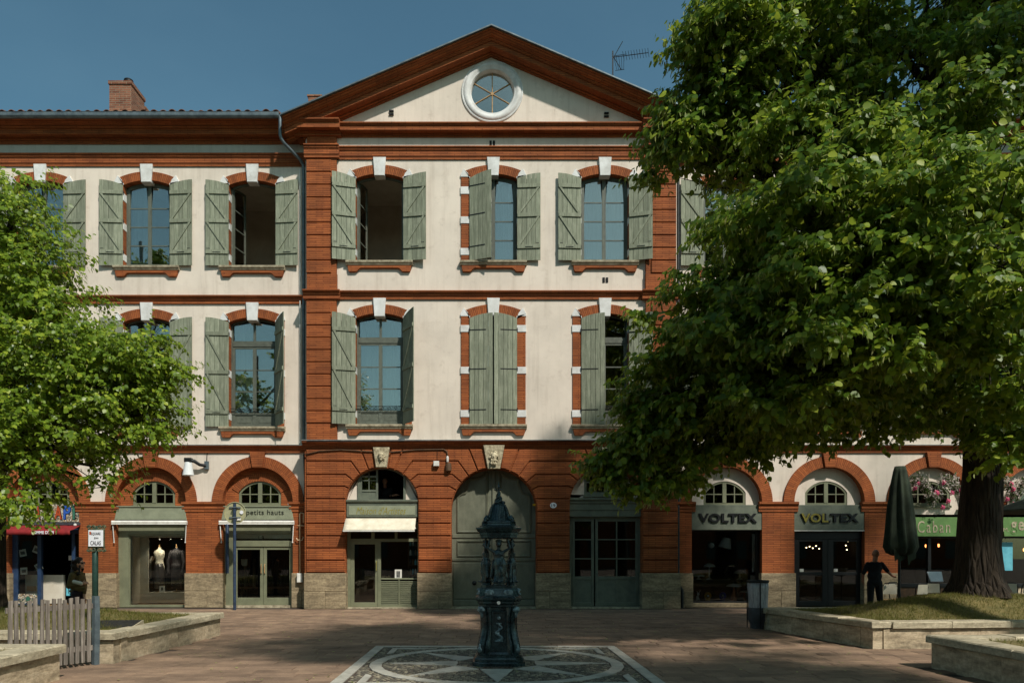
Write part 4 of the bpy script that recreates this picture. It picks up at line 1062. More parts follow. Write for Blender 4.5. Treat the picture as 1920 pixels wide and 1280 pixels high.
m = MB(); m.ico((U(543, WY), WY - .1, V(945, WY)), .035, 2); m.lathe([(.012, 0), (.012, .12)], (U(543, WY), WY - .1, V(945, WY)), 6, axis='Y'); tag(m.build('security_lamp', 'white_metal'), 'tiny white globe lamp at the right end of the petits hauts sign', 'lamp')
# ---- toy shop (second arch from the left)
c = ARC_L[1]; xl, xr = c - RI, c + RI; y = WY + .12
fz = 2.30; x1, x2, x3 = U(33, y), U(77, y), U(134, y)
g = frame(LW, 'shopfront', 'blue_paint', [(xl, x1, 0, 2.98), (x1, x2 - .12, 0, .12), (x2 - .12, x2, 0, fz), (x3, x3 + .10, 0, fz), (x3 + .10, xr, .0, .1), (x1, xr, fz, 2.98)], y, y + .12)
m = MB(); m.box(x1, x2 - .12, y + .02, y + .10, .12, .42); m.build('mosaic_panel', 'tesserae', g)
m = MB(); m.lathe([(.07, 0), (.05, .02)], ((x1 + x2) / 2 - .05, y + .005, .27), 16, axis='Y'); m.build('roundel', 'tile_teal', g)
pane(g, x1, x2 - .12, .42, fz, y + .05); pane(g, x3 + .1, xr, .1, fz, y + .05)
m = MB(); m.box(x1 + .02, x2 + .5, y + .35, y + .45, .10, 1.0); m.build('counter', 'room_light', g)
for k, (px, py, an) in enumerate(((40, 1036, .2), (66, 1030, -.4), (42, 1070, .05), (70, 1062, .5))):
    m = MB(); q = .11; pts = [(math.cos(an) * a - math.sin(an) * b, math.sin(an) * a + math.cos(an) * b) for a, b in ((-q, -q), (q, -q), (q, q), (-q, q))]; m.prism([(U(px, y) + a, V(py, y) + b) for a, b in pts], y + .07, y + .074); m.prism([(U(px, y) + a * .6, V(py, y) + b * .45) for a, b in pts], y + .066, y + .0698, mi=1); m.build('poster', ['paper', 'print_dark'], g)
m = MB(); m.box(U(115, y), U(126, y), y + .4, y + .404, V(1050, y), V(1041, y)); m.build('notice', 'paper', g)
m = MB(); m.box(U(39, y), U(55, y), y + .3, y + .6, V(1108, y), V(1099, y)); m.build('display_box', 'pale_wood', g)
m = MB(); [m.box(U(114 + 4 * k, y), U(120 + 3 * k, y), y + .3, y + .5, V(1117 - 4 * k, y), V(1102 + 4 * k, y) + .04) for k in range(2)]; m.build('blue_leaflets', 'light_blue', g)
m = MB(); m.box(c - RI, c + RI, WY - .04, WY + .10, V(978, WY), V(945, WY))
t = thing('shop_sign', 'mosaic signboard with bright coloured letters above the red awning', 'sign', (c, WY - .05, V(978, WY))); m.build('board', 'tesserae', t)
for s, px0, px1, mt in (('A', 69, 77, 'tile_red'), ('D', 85, 101, 'tile_green'), ('A', 104, 118, 'tile_red'), ('P', 121, 134, 'tile_blue'), ('I', 138, 142, 'tile_teal')):
    text('letter', s, mt, t, U(px0, WY), U(px1, WY), V(973, WY), V(948, WY), WY - .042, .02, bold=.02); 
    text('letter_outline', s, 'black_paint', t, U(px0 - 1, WY), U(px1 + 1.2, WY), V(974, WY), V(947, WY), WY - .041, .006, bold=.05)
a = thing('awning', 'short red canvas awning with white lettering over the toy shop door', 'awning', (c, WY - .3, 2.3))
x0, x1_ = U(14, WY - .3), U(144, WY - .3); zt_, zb_ = V(984, WY), V(994, WY - .7)
m = MB(); n = 24; vs = []
for j in range(5):
    for i in range(n + 1):
        u, v = i / n, j / 4; vs.append((x0 + (x1_ - x0) * u, WY - .08 - .6 * v + .008 * math.sin(i * 1.3 + j), zt_ + (zb_ - zt_) * v - .02 * math.sin(v * math.pi) + .006 * math.sin(i * 2.1)))
for i in range(n + 1): vs.append((x0 + (x1_ - x0) * i / n, WY - .685 + .012 * math.sin(i * 1.1), V(1002, WY - .68) + .006 * math.sin(i * 1.7)))
nn = n + 1; m.add(vs, [(j * nn + i, j * nn + i + 1, (j + 1) * nn + i + 1, (j + 1) * nn + i) for j in range(5) for i in range(n)]); cv = m.build('canvas', 'red_canvas', a, smooth=True)
so = cv.modifiers.new('s', 'SOLIDIFY'); so.thickness = .004
text('lettering', "POMME D'API", 'plate_white', a, U(60, WY - .69), U(101, WY - .69), V(1000.5, WY - .69), V(994.5, WY - .69), WY - .70, .004, bold=.02)
m = MB(); m.box(x0 + .05, x1_ - .02, WY - .12, WY - .045, V(984, WY), V(979, WY)); m.build('cassette', 'plastic_grey', a)
m = MB(); m.ico((U(146, WY), WY - .15, V(984, WY)), .05, 2); m.lathe([(.02, 0), (.02, .1)], (U(146, WY), WY - .15, V(984, WY)), 6, axis='Y'); tag(m.build('security_lamp', 'white_metal'), 'small white spotlight beside the red awning', 'lamp')
# ---- art shop (left opening of the pavilion)
o = OPN[0]; y = FY + .28; c = U(o[0], FY); hw = o[2] * FY / F; zs = V(o[1], FY)
m = MB(); pts = arch_pts(c, hw + .03, zs, hw + .03, 20); x0, x1 = U(677, y), U(756, y); wt = V(876, y)
lx0, lx1, lz0 = U(671, y), U(761, y), V(938, y)
hw2 = (lx1 - lx0) / 2; cc = (lx0 + lx1) / 2; wr = .30; wzs = V(876, y) - wr
o2 = arch_pts(cc, hw2, wzs, wr, 20)
for k in range(20): m.prism([o2[k + 1], o2[k], pts[k], pts[k + 1]], y, y + .1)
for sg in (-1, 1):
    p = [(cc + sg * hw2, lz0), (c + sg * (hw + .03), lz0), (c + sg * (hw + .03), zs), (cc + sg * hw2, wzs)]; m.prism(p if sg > 0 else p[::-1], y, y + .1)
m.build('tympanum', 'stucco', PAV)
m = MB(); i2 = arch_pts(cc, hw2 - .07, wzs, wr - .05, 20)
for k in range(20): m.prism([i2[k + 1], i2[k], o2[k], o2[k + 1]], y - .05, y + .08)
for sg in (-1, 1): xa, xb = sorted((cc + sg * hw2, cc + sg * (hw2 - .07))); m.box(xa, xb, y - .05, y + .08, lz0, wzs)
m.box(cc - hw2 + .07, cc + hw2 - .07, y - .05, y + .08, lz0 - .04, lz0 + .03); w = m.build('lunette_window', 'shop_green_dark', PAV)
# left leaf closed, right side open on the dark room
lx, rx = cc - hw2 + .07, U(709, y)
m = MB(); Rr = ((hw2 - .07) ** 2 + (wr - .05) ** 2) / (2 * (wr - .05)); zf = lambda x: wzs + wr - .05 - Rr + math.sqrt(Rr * Rr - (x - cc) ** 2)
zm = lz0 + .30
for a, b, d, e in ((lx, lx + .06, lz0 + .03, zf(lx + .03)), (rx - .06, rx, lz0 + .03, zf(rx) - .01), (lx + .06, rx - .06, lz0 + .03, lz0 + .12), (lx + .06, rx - .06, zm - .03, zm + .03), (lx + .06, rx - .06, zf(lx + .06) - .06, zf(lx + .06)), ((lx + rx) / 2 - .012, (lx + rx) / 2 + .012, zm + .03, zf(lx + .2)), (lx + .06, rx - .06, zm + .30, zm + .324)): m.box(a, b, y - .03, y + .02, d, e)
m.box(lx + .06, rx - .06, y - .01, y + .01, lz0 + .12, zm - .03); m.build('casement', 'shop_green_dark', w); pane(w, lx + .06, rx - .06, zm + .03, zf(lx + .1) - .03, y)
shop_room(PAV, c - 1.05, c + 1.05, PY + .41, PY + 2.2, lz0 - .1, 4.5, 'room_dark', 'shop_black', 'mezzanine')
# header, signboard
sb = thing('shop_sign', 'pale green framed signboard with gold script above the cream awning', 'sign', (c, y - .2, V(969, y)))
y2 = y - .18; bx0, bx1 = c - hw + .015, c + hw - .015
m = MB(); m.bbox(bx0, bx1, y2, y + .05, V(969, y2), V(941, y2), .01); m.build('frame', 'shop_green_dark', sb)
m = MB(); m.bbox(bx0 + .07, bx1 - .07, y2 - .012, y2 + .01, V(965, y2), V(948, y2), .006); m.build('panel', 'shop_green_panel', sb)
text('lettering', "Maison d'Artistes", 'gold_letter', sb, U(668, y2), U(761, y2), V(963.5, y2), V(950, y2), y2 - .012, .006, shear=.35, bold=-.005)
m = MB(); m.mould([(0, V(942, y)), (.24, V(942, y)), (.26, V(940, y)), (.26, V(937.5, y)), (0, V(936, y))], y + .02, bx0, bx1); m.build('shop_cornice', 'shop_green_dark', PAV)
# frame, door, window
zt_ = V(996, y); tr0, tr1 = V(1011, y), V(1015, y)
X = lambda p: U(p, y)
g = frame(PAV, 'shopfront', 'shop_green', [(c - hw, X(657), 0, zt_ + .3), (X(657), X(783), zt_ + .1, zt_ + .3), (X(783), c + hw, 0, zt_ + .3), (X(657), X(783), tr1, tr0 + .03), (X(696), X(702), tr0 + .03, zt_ + .1), (X(740), X(745), tr0 + .03, zt_ + .1), (X(708), X(714), 0, tr1), (X(714), X(783), V(1086, y), V(1083, y)), (X(714), X(783), .03, .10)], y, y + .10)
for a, b in ((657, 696), (702, 740), (745, 783)): pane(g, X(a), X(b), tr0 + .03, zt_ + .1, y + .05)
pane(g, X(714), X(783), V(1083, y), tr1, y + .05)
m = MB(); m.box(X(747), X(749), y + .005, y + .07, .10, V(1086, y)); zz = .12
m.build('mullion', 'shop_green', g)
while zz < V(1087, y):
    m = MB(); m.add([(X(714), y + .02, zz), (X(783), y + .02, zz), (X(783), y + .06, zz + .035), (X(714), y + .06, zz + .035), (X(714), y + .03, zz - .008), (X(783), y + .03, zz - .008), (X(783), y + .07, zz + .027), (X(714), y + .07, zz + .027)], [(0, 1, 2, 3), (7, 6, 5, 4), (0, 4, 5, 1), (1, 5, 6, 2), (2, 6, 7, 3), (3, 7, 4, 0)]); m.build('slat', 'shop_green', g); zz += .062
d = frame(PAV, 'door', 'shop_green', [(X(657), X(664), .04, tr1), (X(703), X(708), .04, tr1), (X(664), X(703), tr1 - .08, tr1), (X(664), X(703), .04, .18)], y + .02, y + .09); pane(d, X(664), X(703), .18, tr1 - .08, y + .055)
m = MB(); m.tube([(X(706), y + .02, 1.15), (X(706), y - .04, 1.17), (X(706), y - .04, 1.42), (X(706), y + .02, 1.44)], .012, 6); m.build('handle', 'gold_letter', d)
m = MB(); m.box(c - hw + .04, c + hw - .04, y - .2, y + .12, 0, .035); m.build('doorstep', 'sill_stone', PAV)
m = MB(); m.box(X(740), X(753), y + .04, y + .046, V(1084, y), V(1067, y)); n_ = m.build('notice', 'paper', g)
m = MB(); m.box(X(743), X(750), y + .037, y + .0395, V(1082, y), V(1070, y)); m.build('print', 'print_dark', n_)
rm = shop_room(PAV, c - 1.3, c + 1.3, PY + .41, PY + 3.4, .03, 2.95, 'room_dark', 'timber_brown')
sh_ = thing('display_shelf', 'shelf of small jars inside the art shop window', 'shelf', (X(775), PY + .9, .03))
m = MB(); [m.box(X(762), X(783), PY + .7, PY + 1.0, z, z + .02) for z in (1.0, 1.3, 1.6, 1.9, 2.2)]; m.box(X(762) - .02, X(762), PY + .7, PY + 1.0, .03, 2.25); m.build('rack', 'timber_brown', sh_)
for z in (1.02, 1.32, 1.62, 1.92):
    for k in range(4): q = MB(); q.lathe([(.032, 0), (.032, .12), (.02, .15), (.02, .18)], (X(764) + .08 * k + .02, PY + .78, z), 10); q.build('jar', ['lamp_white', 'plastic_grey', 'beige_cloth', 'light_blue'][(k + int(z * 10)) % 4], sh_, smooth='auto')
aw = thing('awning', 'cream canvas awning over the art shop window', 'awning', (c, y - .5, V(993, y)))
ya, yb = y - .20, y - .62; za, zb_ = V(971, ya), V(993, yb); n = 16
m = MB(); vs = []
for j in range(6):
    for i in range(n + 1):
        u, v = i / n, j / 5; vs.append((U(648 + (780 - 648) * u, ya) , ya + (yb - ya) * v, za + (zb_ - za) * v - .012 * math.sin(math.pi * v) * (1 + .4 * math.sin(i * 1.7))))
nn = n + 1; m.add(vs, [(j * nn + i, j * nn + i + 1, (j + 1) * nn + i + 1, (j + 1) * nn + i) for j in range(5) for i in range(n)]); cv = m.build('canvas', 'canvas', aw, smooth=True); so = cv.modifiers.new('s', 'SOLIDIFY'); so.thickness = .005
m = MB(); m.box(U(648, ya), U(780, ya), yb - .02, yb + .02, zb_ - .045, zb_ - .008); m.build('front_bar', 'white_metal', aw)
for p in (657, 768): m = MB(); m.tube([(U(p, ya), yb, zb_ - .02), (U(p, ya) + .2, (ya + yb) / 2, zb_ + .05), (U(p, ya) + .1, ya, za - .1)], .014, 6); m.build('arm', 'white_metal', aw)
# ---- carriage gateway
o = OPN[1]; y = FY + .48; c = U(o[0], FY); hw = o[2] * FY / F; zs = V(o[1], FY)
gt = MB(); pts = arch_pts(c, hw + .04, zs, hw + .04, 24)
gt.prism([(c - hw - .04, .05), (c + hw + .04, .05)] + pts, y, y + .08); gate = gt.build('gate', 'portal_green', PAV)
Xp = lambda p: U(p, y)
def ridge(path, w=.05, p=.035):      # raised moulding along a path in the gate plane
    m = MB(); n = len(path); fr = []
    for i in range(n):
        t = Vector((path[(i + 1) % n][0] - path[i - 1][0], 0, path[(i + 1) % n][1] - path[i - 1][1])).normalized()
        fr.append((Vector((path[i][0], y, path[i][1])), Vector((-t.z, 0, t.x)), Vector((0, -1, 0))))
    m.sweep([(-w, 0), (-w * .8, p * .7), (-w * .3, p), (0, p * .55), (w * .3, p * .9), (w * .7, p * .5), (w, 0)], fr, loop=True); return m
def dense(path, k=6): 
    out = []
    for i in range(len(path)):
        a, b = path[i], path[(i + 1) % len(path)]
        for j in range(k): out.append((a[0] + (b[0] - a[0]) * j / k, a[1] + (b[1] - a[1]) * j / k))
    return out
for sg in (-1, 1):
    cx_ = c
    q = lambda d, py: (c + sg * (d * y / F), V(py, y))
    # upper panel with ogee head
    path = [q(12, 997), q(68, 997), q(68, 936)]
    for i in range(1, 9): t = i / 8; path.append(q(68 - 14 * (1 - math.cos(t * math.pi / 2)), 936 - 12 * math.sin(t * math.pi / 2)))
    for i in range(1, 10): t = i / 9; path.append(q(54 - 8 * t - 2 * math.sin(t * math.pi), 924 - 26 * t))
    for i in range(1, 9): t = i / 8; path.append(q(46 - 30 * math.sin(t * math.pi / 2), 898 - 12 * (1 - math.cos(t * math.pi / 2)) ))
    path.append(q(12, 886))
    d2 = [path[0]] + path[1:]
    ridge(dense(d2, 4), .045, .04).build('moulding', 'portal_green', gate, smooth='auto')
    ridge(dense([q(12, 1042), q(68, 1042), q(68, 1014), q(12, 1014)], 8), .035, .035).build('moulding', 'portal_green', gate, smooth='auto')
    m = MB(); xa, xb = sorted((q(4, 0)[0], q(76, 0)[0])); m.bbox(xa, xb, y - .025, y, V(1122, y), V(1055, y), .015); m.build('kick_panel', 'portal_green', gate)
    m = MB(); m.bbox(xa, xb, y - .04, y, .06, V(1124, y), .015); m.build('kick_board', 'portal_green', gate)
    xa, xb = sorted((q(2, 0)[0], q(78, 0)[0]))
    for pa, pb in ((1008, 1001), (1051, 1046)): m = MB(); m.bbox(xa, xb, y - .03, y, V(pa, y), V(pb, y), .01); m.build('rail', 'portal_green', gate)
m = MB(); m.bbox(c - .05, c + .05, y - .05, y, .05, zs + hw - .02, .012); m.build('meeting_stile', 'portal_green', gate)
m = MB(); m.lathe([(.07, 0), (.07, -.02), (.035, -.03), (.045, -.07), (.02, -.085)], (c - .6, y - .025, V(1092, y)), 14, axis='Y'); m.build('knob', 'dark_metal', gate, smooth='auto')
m = MB(); m.box(c + hw - .1, c + hw - .01, y - .3, y - .2, V(949, y), V(945, y)); m.build('warning_plate', 'sign_yellow', gate)
m = MB(); m.box(c - hw, c + hw, y - .35, y + .2, -.01, .05); m.build('threshold', 'sill_stone', PAV)
# ---- glazed double door (right opening)
o = OPN[2]; y = FY + .28; c = U(o[0], FY); hw = o[2] * FY / F; zs = V(o[1], FY)
m = MB(); pts = arch_pts(c, hw + .03, zs, hw + .03, 20); wx0, wx1 = U(1095, y), U(1178, y); cc, hw2 = (wx0 + wx1) / 2, (wx1 - wx0) / 2; wzs, wr = V(893, y), .26; lz0 = V(927, y)
o2 = arch_pts(cc, hw2, wzs, wr, 20)
for k in range(20): m.prism([o2[k + 1], o2[k], pts[k], pts[k + 1]], y, y + .1)
for sg in (-1, 1):
    p = [(cc + sg * hw2, lz0), (c + sg * (hw + .03), lz0), (c + sg * (hw + .03), zs), (cc + sg * hw2, wzs)]; m.prism(p if sg > 0 else p[::-1], y, y + .1)
m.box(c - hw, c + hw, y, y + .1, V(934, y), lz0); m.build('tympanum', 'stucco', PAV)
lunette(PAV, cc, y + .04, hw2, lz0, wzs, wr, 'shop_green_dark')
shop_room(PAV, c - 1.05, c + 1.05, PY + .41, PY + 2.2, lz0 - .1, 4.5, 'room_wall', 'room_dark', 'mezzanine')
Xq = lambda p: U(p, y)
m = MB(); m.mould([(0, V(968, y)), (.10, V(968, y)), (.10, V(957, y)), (.12, V(956, y)), (.12, V(945, y)), (.15, V(943, y)), (.15, V(940, y)), (.20, V(937, y)), (.20, V(934, y)), (0, V(932, y))], y + .02, c - hw + .01, c + hw - .01); m.build('shop_cornice', 'shop_green_dark', PAV)
frame(PAV, 'door_frame', 'shop_green_dark', [(c - hw, Xq(1073), 0, V(968, y)), (Xq(1197), c + hw, 0, V(968, y)), (Xq(1073), Xq(1197), V(972, y), V(968, y)), (Xq(1073), Xq(1197), 0, .06)], y + .04, y + .12)
for xs, sp in (([1073, 1110, 1116], 1), ([1116, 1197], 2)):
    a, b = (1073, 1114) if sp == 1 else (1116.5, 1197); s = 5
    rects = [(Xq(a), Xq(a + s), .06, V(972, y)), (Xq(b - s), Xq(b), .06, V(972, y)), (Xq(a + s), Xq(b - s), V(977, y), V(972, y)), (Xq(a + s), Xq(b - s), V(1086, y), V(1080, y)), (Xq(a + s), Xq(b - s), .06, .18)]
    zr = [V(977, y), V(1011, y), V(1047, y), V(1080, y)]
    for z in zr[1:3]: rects.append((Xq(a + s), Xq(b - s), z - .018, z + .018))
    if sp == 2: xm = (a + b) / 2; rects.append((Xq(xm - 1.2), Xq(xm + 1.2), V(1080, y), V(977, y))); rects.append((Xq(xm - 1.5), Xq(xm + 1.5), .18, V(1086, y)))
    d = frame(PAV, 'door', 'shop_green_dark', rects, y + .03, y + .09, .008)
    m = MB(); m.box(Xq(a + s), Xq(b - s), y + .05, y + .08, .18, V(1086, y)); m.build('panel', 'shop_green_dark', d)
    cs = [a + s, b - s] if sp == 1 else [a + s, (a + b) / 2, b - s]
    for i in range(len(cs) - 1):
        for z0, z1 in zip(zr[1:], zr[:-1]): pane(d, Xq(cs[i]), Xq(cs[i + 1]), z0, z1, y + .06)
shop_room(PAV, c - 1.3, c + 1.3, PY + .41, PY + 2.6, .03, 2.95, 'room_dark', 'timber_brown')
m = MB(); m.box(c - hw + .02, c + hw - .02, y - .22, y + .1, 0, .05); m.build('doorstep', 'sill_stone', PAV)
# ---- lamp shop: window and door with black surround
for k, cA in enumerate(ARC_R[:2]):
    y = WY + .14; z1 = V(993, y); z0s, z1s = V(993, WY - .03), V(946, WY - .03)
    t = thing('shop_sign', ('grey green sign with black block letters over the lamp shop window', 'grey green sign with black and gold block letters over the lamp shop door')[k], 'sign', (cA, WY, z0s))
    m = MB(); m.bbox(cA - RI + .0, cA + RI - .0, WY - .03, WY + .15, z0s, z1s, .008); m.build('board', 'shop_green_dark', t)
    a, b = (1309, 1418) if k == 0 else (1500, 1608)
    text('lettering', 'VOLTEX', 'black_paint', t, U(a, WY), U(b, WY), V(979, WY), V(962, WY), WY - .03, .05, bold=.035, space=1.08)
    if k == 1:
        text('gilding', 'VOL', 'gold_letter', t, U(1500.5, WY), U(1551, WY), V(979, WY), V(962, WY), WY - .081, .003, bold=.03, space=1.08)
    xl, xr = cA - RI, cA + RI
    if k == 0:
        g = frame(RW, 'shopfront', 'black_paint', [(xl, xl + .05, .14, z1), (xr - .12, xr, .0, z1), (xl + .05, xr - .12, z1 - .05, z1), (xl + .05, xr - .12, .14, .18)], y, y + .1)
        frame(g, 'window_ledge', 'base_stone', [(xl, xr - .12, 0, .138)], y - .05, y + .2)
        pane(g, xl + .05, xr - .12, .18, z1 - .05, y + .05)
        m = MB(); m.box(U(1411, y), U(1419, y), y + .06, y + .064, 1.1, 2.3); m.box(U(1408, y), U(1418, y), y + .058, y + .062, .55, 1.0); m.build('poster', 'plastic_bag', g)
    else:
        x0, x1 = U(1488, y), U(1618, y); xm = (x0 + x1) / 2
        g = frame(RW, 'shopfront', 'black_paint', [(xl, x0 + .02, 0, z1), (x1 - .02, xr, 0, z1), (x0 + .02, x1 - .02, V(1010, y), z1)], y, y + .1)
        for a, b in ((x0 + .02, xm - .004), (xm + .004, x1 - .02)):
            s = .17; d = frame(RW, 'door', 'black_paint', [(a, a + s, .04, V(1010, y)), (b - s, b, .04, V(1010, y)), (a + s, b - s, 1.0, 1.1), (a + s, b - s, .04, .2), (a + s, b - s, V(1010, y) - .08, V(1010, y))], y + .02, y + .08)
            pane(d, a + s, b - s, 1.1, V(1010, y) - .08, y + .05); pane(d, a + s, b - s, .2, 1.0, y + .05)
            m = MB(); m.box(a + s + .02, a + s + .14, y + .04, y + .044, 1.11, 1.2); m.build('sticker', 'paper', d)
        m = MB(); m.box(xl, xr, WY - .04, WY + .02, z0s - .035, z0s - .005); m.build('trim', 'white_metal', t)
BULBS = ['leftmost tiny bulb behind the left pane of the lamp shop door', 'second tiny bulb from the left behind the lamp shop door', 'middle tiny bulb behind the left pane of the lamp shop door', 'fourth tiny bulb from the left behind the lamp shop door', 'rightmost tiny bulb behind the left pane of the lamp shop door', 'left of three tiny bulbs behind the right pane of the lamp shop door', 'highest of three tiny bulbs behind the right pane of the lamp shop door', 'lowest of three tiny bulbs behind the right pane of the lamp shop door']
for k, (px, py) in enumerate(((1512, 1026), (1518, 1024), (1524, 1027), (1530, 1023), (1536, 1028), (1586, 1022), (1590, 1014), (1588, 1030))):
    bx_, bz_ = U(px, WY + 1.4), V(py, WY + 1.4); t = thing('pendant_bulb', BULBS[k], 'lamp', (bx_, WY + 1.4, bz_), 'bulbs inside the lamp shop')
    m = MB(); m.ico((bx_, WY + 1.4, bz_), .022, 1); m.build('bulb', 'bulb_warm', t); m = MB(); m.tube([(bx_, WY + 1.4, bz_ + .02), (bx_, WY + 1.4, 3.0)], .003, 4); m.build('cord', 'dark_metal', t)
# ---- café: third and fourth right arches
for k, cA in enumerate(ARC_R[2:4]):
    y = WY + .14; z0s, z1s = V(1005, WY - .1), V(969, WY - .1); z1 = V(1005, y)
    t = thing('shop_sign', ('green café sign with tall pale letters left of the tree trunk', 'green café sign with pale letters at the right edge of the picture')[k], 'sign', (cA, WY, z0s))
    m = MB(); sl_ = .06; m.prism([(cA - RI + sl_, z0s), (cA + RI - sl_, z0s), (cA + RI, z1s), (cA - RI, z1s)], WY - .08, WY + .05, .006); m.build('board', 'cafe_green', t)
    if k == 0: text('lettering', 'Caban', 'sill_stone', t, U(1721, WY - .1), U(1782, WY - .1), V(998, WY - .1), V(976, WY - .1), WY - .08, .01, space=1.25)
    else:
        text('lettering', 'ge', 'sill_stone', t, U(1896, WY - .1), U(1921, WY - .1), V(1001, WY - .1), V(977, WY - .1), WY - .08, .01, space=1.2, bold=.02)
        text('lettering', 'M.', 'sill_stone', t, U(1882, WY - .1), U(1892, WY - .1), V(996, WY - .1), V(989, WY - .1), WY - .08, .006)
    xl, xr = cA - RI, cA + RI
    g = frame(RW, 'shopfront', 'black_paint', [(xl, xl + .08, 0, z1 + .35), (xr - .08, xr, 0, z1 + .35), (xl + .08, xr - .08, z1 - .06, z1 + .35), (xl + .08, xr - .08, .62, .74), (cA - .05, cA + .05, .74, z1 - .06)], y, y + .1)
    m = MB(); m.box(xl + .08, xr - .08, y + .03, y + .08, 0, .62); m.build('stall_riser', ('timber_brown', 'planter_stone')[k], g)
    pane(g, xl + .08, cA - .05, .74, z1 - .06, y + .05); pane(g, cA + .05, xr - .08, .74, z1 - .06, y + .05)
    for q in range(2):
        px, py = ((1736, 1023), (1760, 1022))[q] if k == 0 else ((1920, 1030), (1950, 1035))[q]
        yy = WY + .9; t = thing('pendant_bulb', (('orange filament bulb in the left pane of the café left of the trunk', 'orange filament bulb in the right pane of the café left of the trunk'), ('left orange filament bulb in the café window at the right edge', 'right orange filament bulb in the café window at the right edge'))[k][q], 'lamp', (U(px, yy), yy, V(py, yy)), 'bulbs inside the café')
        m = MB(); m.lathe([(.02, -.05), (.028, 0), (.02, .05)], (U(px, yy), yy, V(py, yy)), 8); m.build('bulb', 'bulb_orange', t); m = MB(); m.tube([(U(px, yy), yy, V(py, yy) + .05), (U(px, yy), yy, 3.0)], .003, 4); m.build('cord', 'dark_metal', t)
    if k == 1:
        m = MB(); m.box(U(1878, y), U(1900, y), y + .03, y + .036, V(1069, y), V(1016, y)); m.build('poster', 'light_blue', g)
# ---------------------------------------------------------------- ground
def plan(mb, poly, z0, z1, mi=0):               # flat piece lying on the ground, polygon (x,y)
    n = len(poly); ar = sum(poly[i - 1][0] * poly[i][1] - poly[i][0] * poly[i - 1][1] for i in range(n))
    if ar < 0: poly = poly[::-1]
    vs = [(x, y, z1) for x, y in poly] + [(x, y, z0) for x, y in poly]
    mb.add(vs, [list(range(n))] + [(i, n + i, n + (i + 1) % n, (i + 1) % n) for i in range(n)], mi=mi); return mb
m = MB(); plan(m, [(-400, -300), (400, -300), (400, 600), (-400, 600)], -.6, -.016)
gr = m.build('ground', 'slab_bed', origin=(0, 0, 0), kind='structure')
CXc, CYc, HS = .11, 11.28, 2.14                 # compass mosaic: centre and half side
PLANTERS = {
 'LF': [(-5.66, 11.25), (-5.47, 15.2), (-15, 15.6), (-15, 11.2)],
 'LN': [(-5.60, 4.0), (-5.62, 9.78), (-15, 9.9), (-15, 4.0)],
 'RF': [(6.70, 13.04), (15.5, 13.75), (15.5, 17.2), (6.05, 16.6)],
 'RN': [(6.56, 4.0), (15.5, 4.0), (15.5, 11.3), (6.44, 10.87)]}
def inside(poly, x, y, grow=0):
    r = False; n = len(poly)
    for i in range(n):
        (x0, y0), (x1, y1) = poly[i - 1], poly[i]
        if (y0 > y) != (y1 > y) and x < (x1 - x0) * (y - y0) / (y1 - y0) + x0: r = not r
    return r
PLZ = bpy.data.objects.new('paving', None); link(PLZ, None, (0, 15, 0)); PLZ['kind'] = 'structure'
rg = random.Random(5); cand = []
def slab(mb, x0, x1, y0, y1, z, b=.006):
    vs = [(x0 + b, y0 + b, z), (x1 - b, y0 + b, z), (x1 - b, y1 - b, z), (x0 + b, y1 - b, z), (x0, y0, z - b), (x1, y0, z - b), (x1, y1, z - b), (x0, y1, z - b), (x0, y0, -.03), (x1, y0, -.03), (x1, y1, -.03), (x0, y1, -.03)]
    mb.add(vs, [(0, 1, 2, 3)] + [(i, 4 + i, 4 + (i + 1) % 4, (i + 1) % 4) for i in range(4)] + [(4 + i, 8 + i, 8 + (i + 1) % 4, 4 + (i + 1) % 4) for i in range(4)])
yy = 7.6; row = 0
GUT = (16.6, 19.1)
while yy < 22.5:
    g_ = next((g for g in GUT if abs(yy - g) < .14), None)
    d = .12 if g_ else .30
    x = -16 + (row % 2) * .3 + rg.uniform(-.05, .05)
    while x < 17:
        w = .11 if g_ else rg.choice((.45, .6, .6, .75))
        cx_, cy_ = x + w / 2, yy + d / 2
        if not any(inside(p, cx_, cy_) for p in PLANTERS.values()):
            q = [(x, x + w, yy, yy + d)]; X0, X1, Y0, Y1 = CXc - HS - .004, CXc + HS + .004, CYc - HS - .004, CYc + HS + .004
            if x + w > X0 and x < X1 and yy + d > Y0 and yy < Y1:
                q = []
                if yy < Y0: q.append((x, x + w, yy, Y0))
                if yy + d > Y1: q.append((x, x + w, Y1, yy + d))
                if x < X0: q.append((x, X0, max(yy, Y0), min(yy + d, Y1)))
                if x + w > X1: q.append((X1, x + w, max(yy, Y0), min(yy + d, Y1)))
            for xa, xb, ya, yb in q:
                if xb - xa > .02 and yb - ya > .02: cand.append((ya, xa, round(xb - xa, 3), round(yb - ya, 3), rg.uniform(-.003, .003) - (.008 if g_ else 0)))
        x += w
    yy += d; row += 1
vis = [c for c in cand if c[0] > 9.2 and abs((c[1] + c[2] / 2) * F / (c[0] + .15) + CX - 960) < 980]
vis.sort(key=lambda c: c[0] if c[3] > .2 else 99); near = set(id(c) for c in vis[:300])
SLM = {}
big = MB()
for c in cand:
    y0, x0, w, d, dz = c
    if id(c) in near:
        if (w, d) not in SLM: mb = MB(); slab(mb, -w / 2 + .004, w / 2 - .004, -d / 2 + .004, d / 2 - .004, 0); SLM[(w, d)] = meshof(mb, 'paving_slab', 'slab')
        inst('paving_slab', SLM[(w, d)], PLZ, (x0 + w / 2, y0 + d / 2, dz), (rg.uniform(-.006, .006), rg.uniform(-.003, .003), 0))
    else: slab(big, x0 + .004, x0 + w - .004, y0 + .004, y0 + d - .004, dz)
big.build('paving_field', 'slab_field', PLZ, kind='stuff')
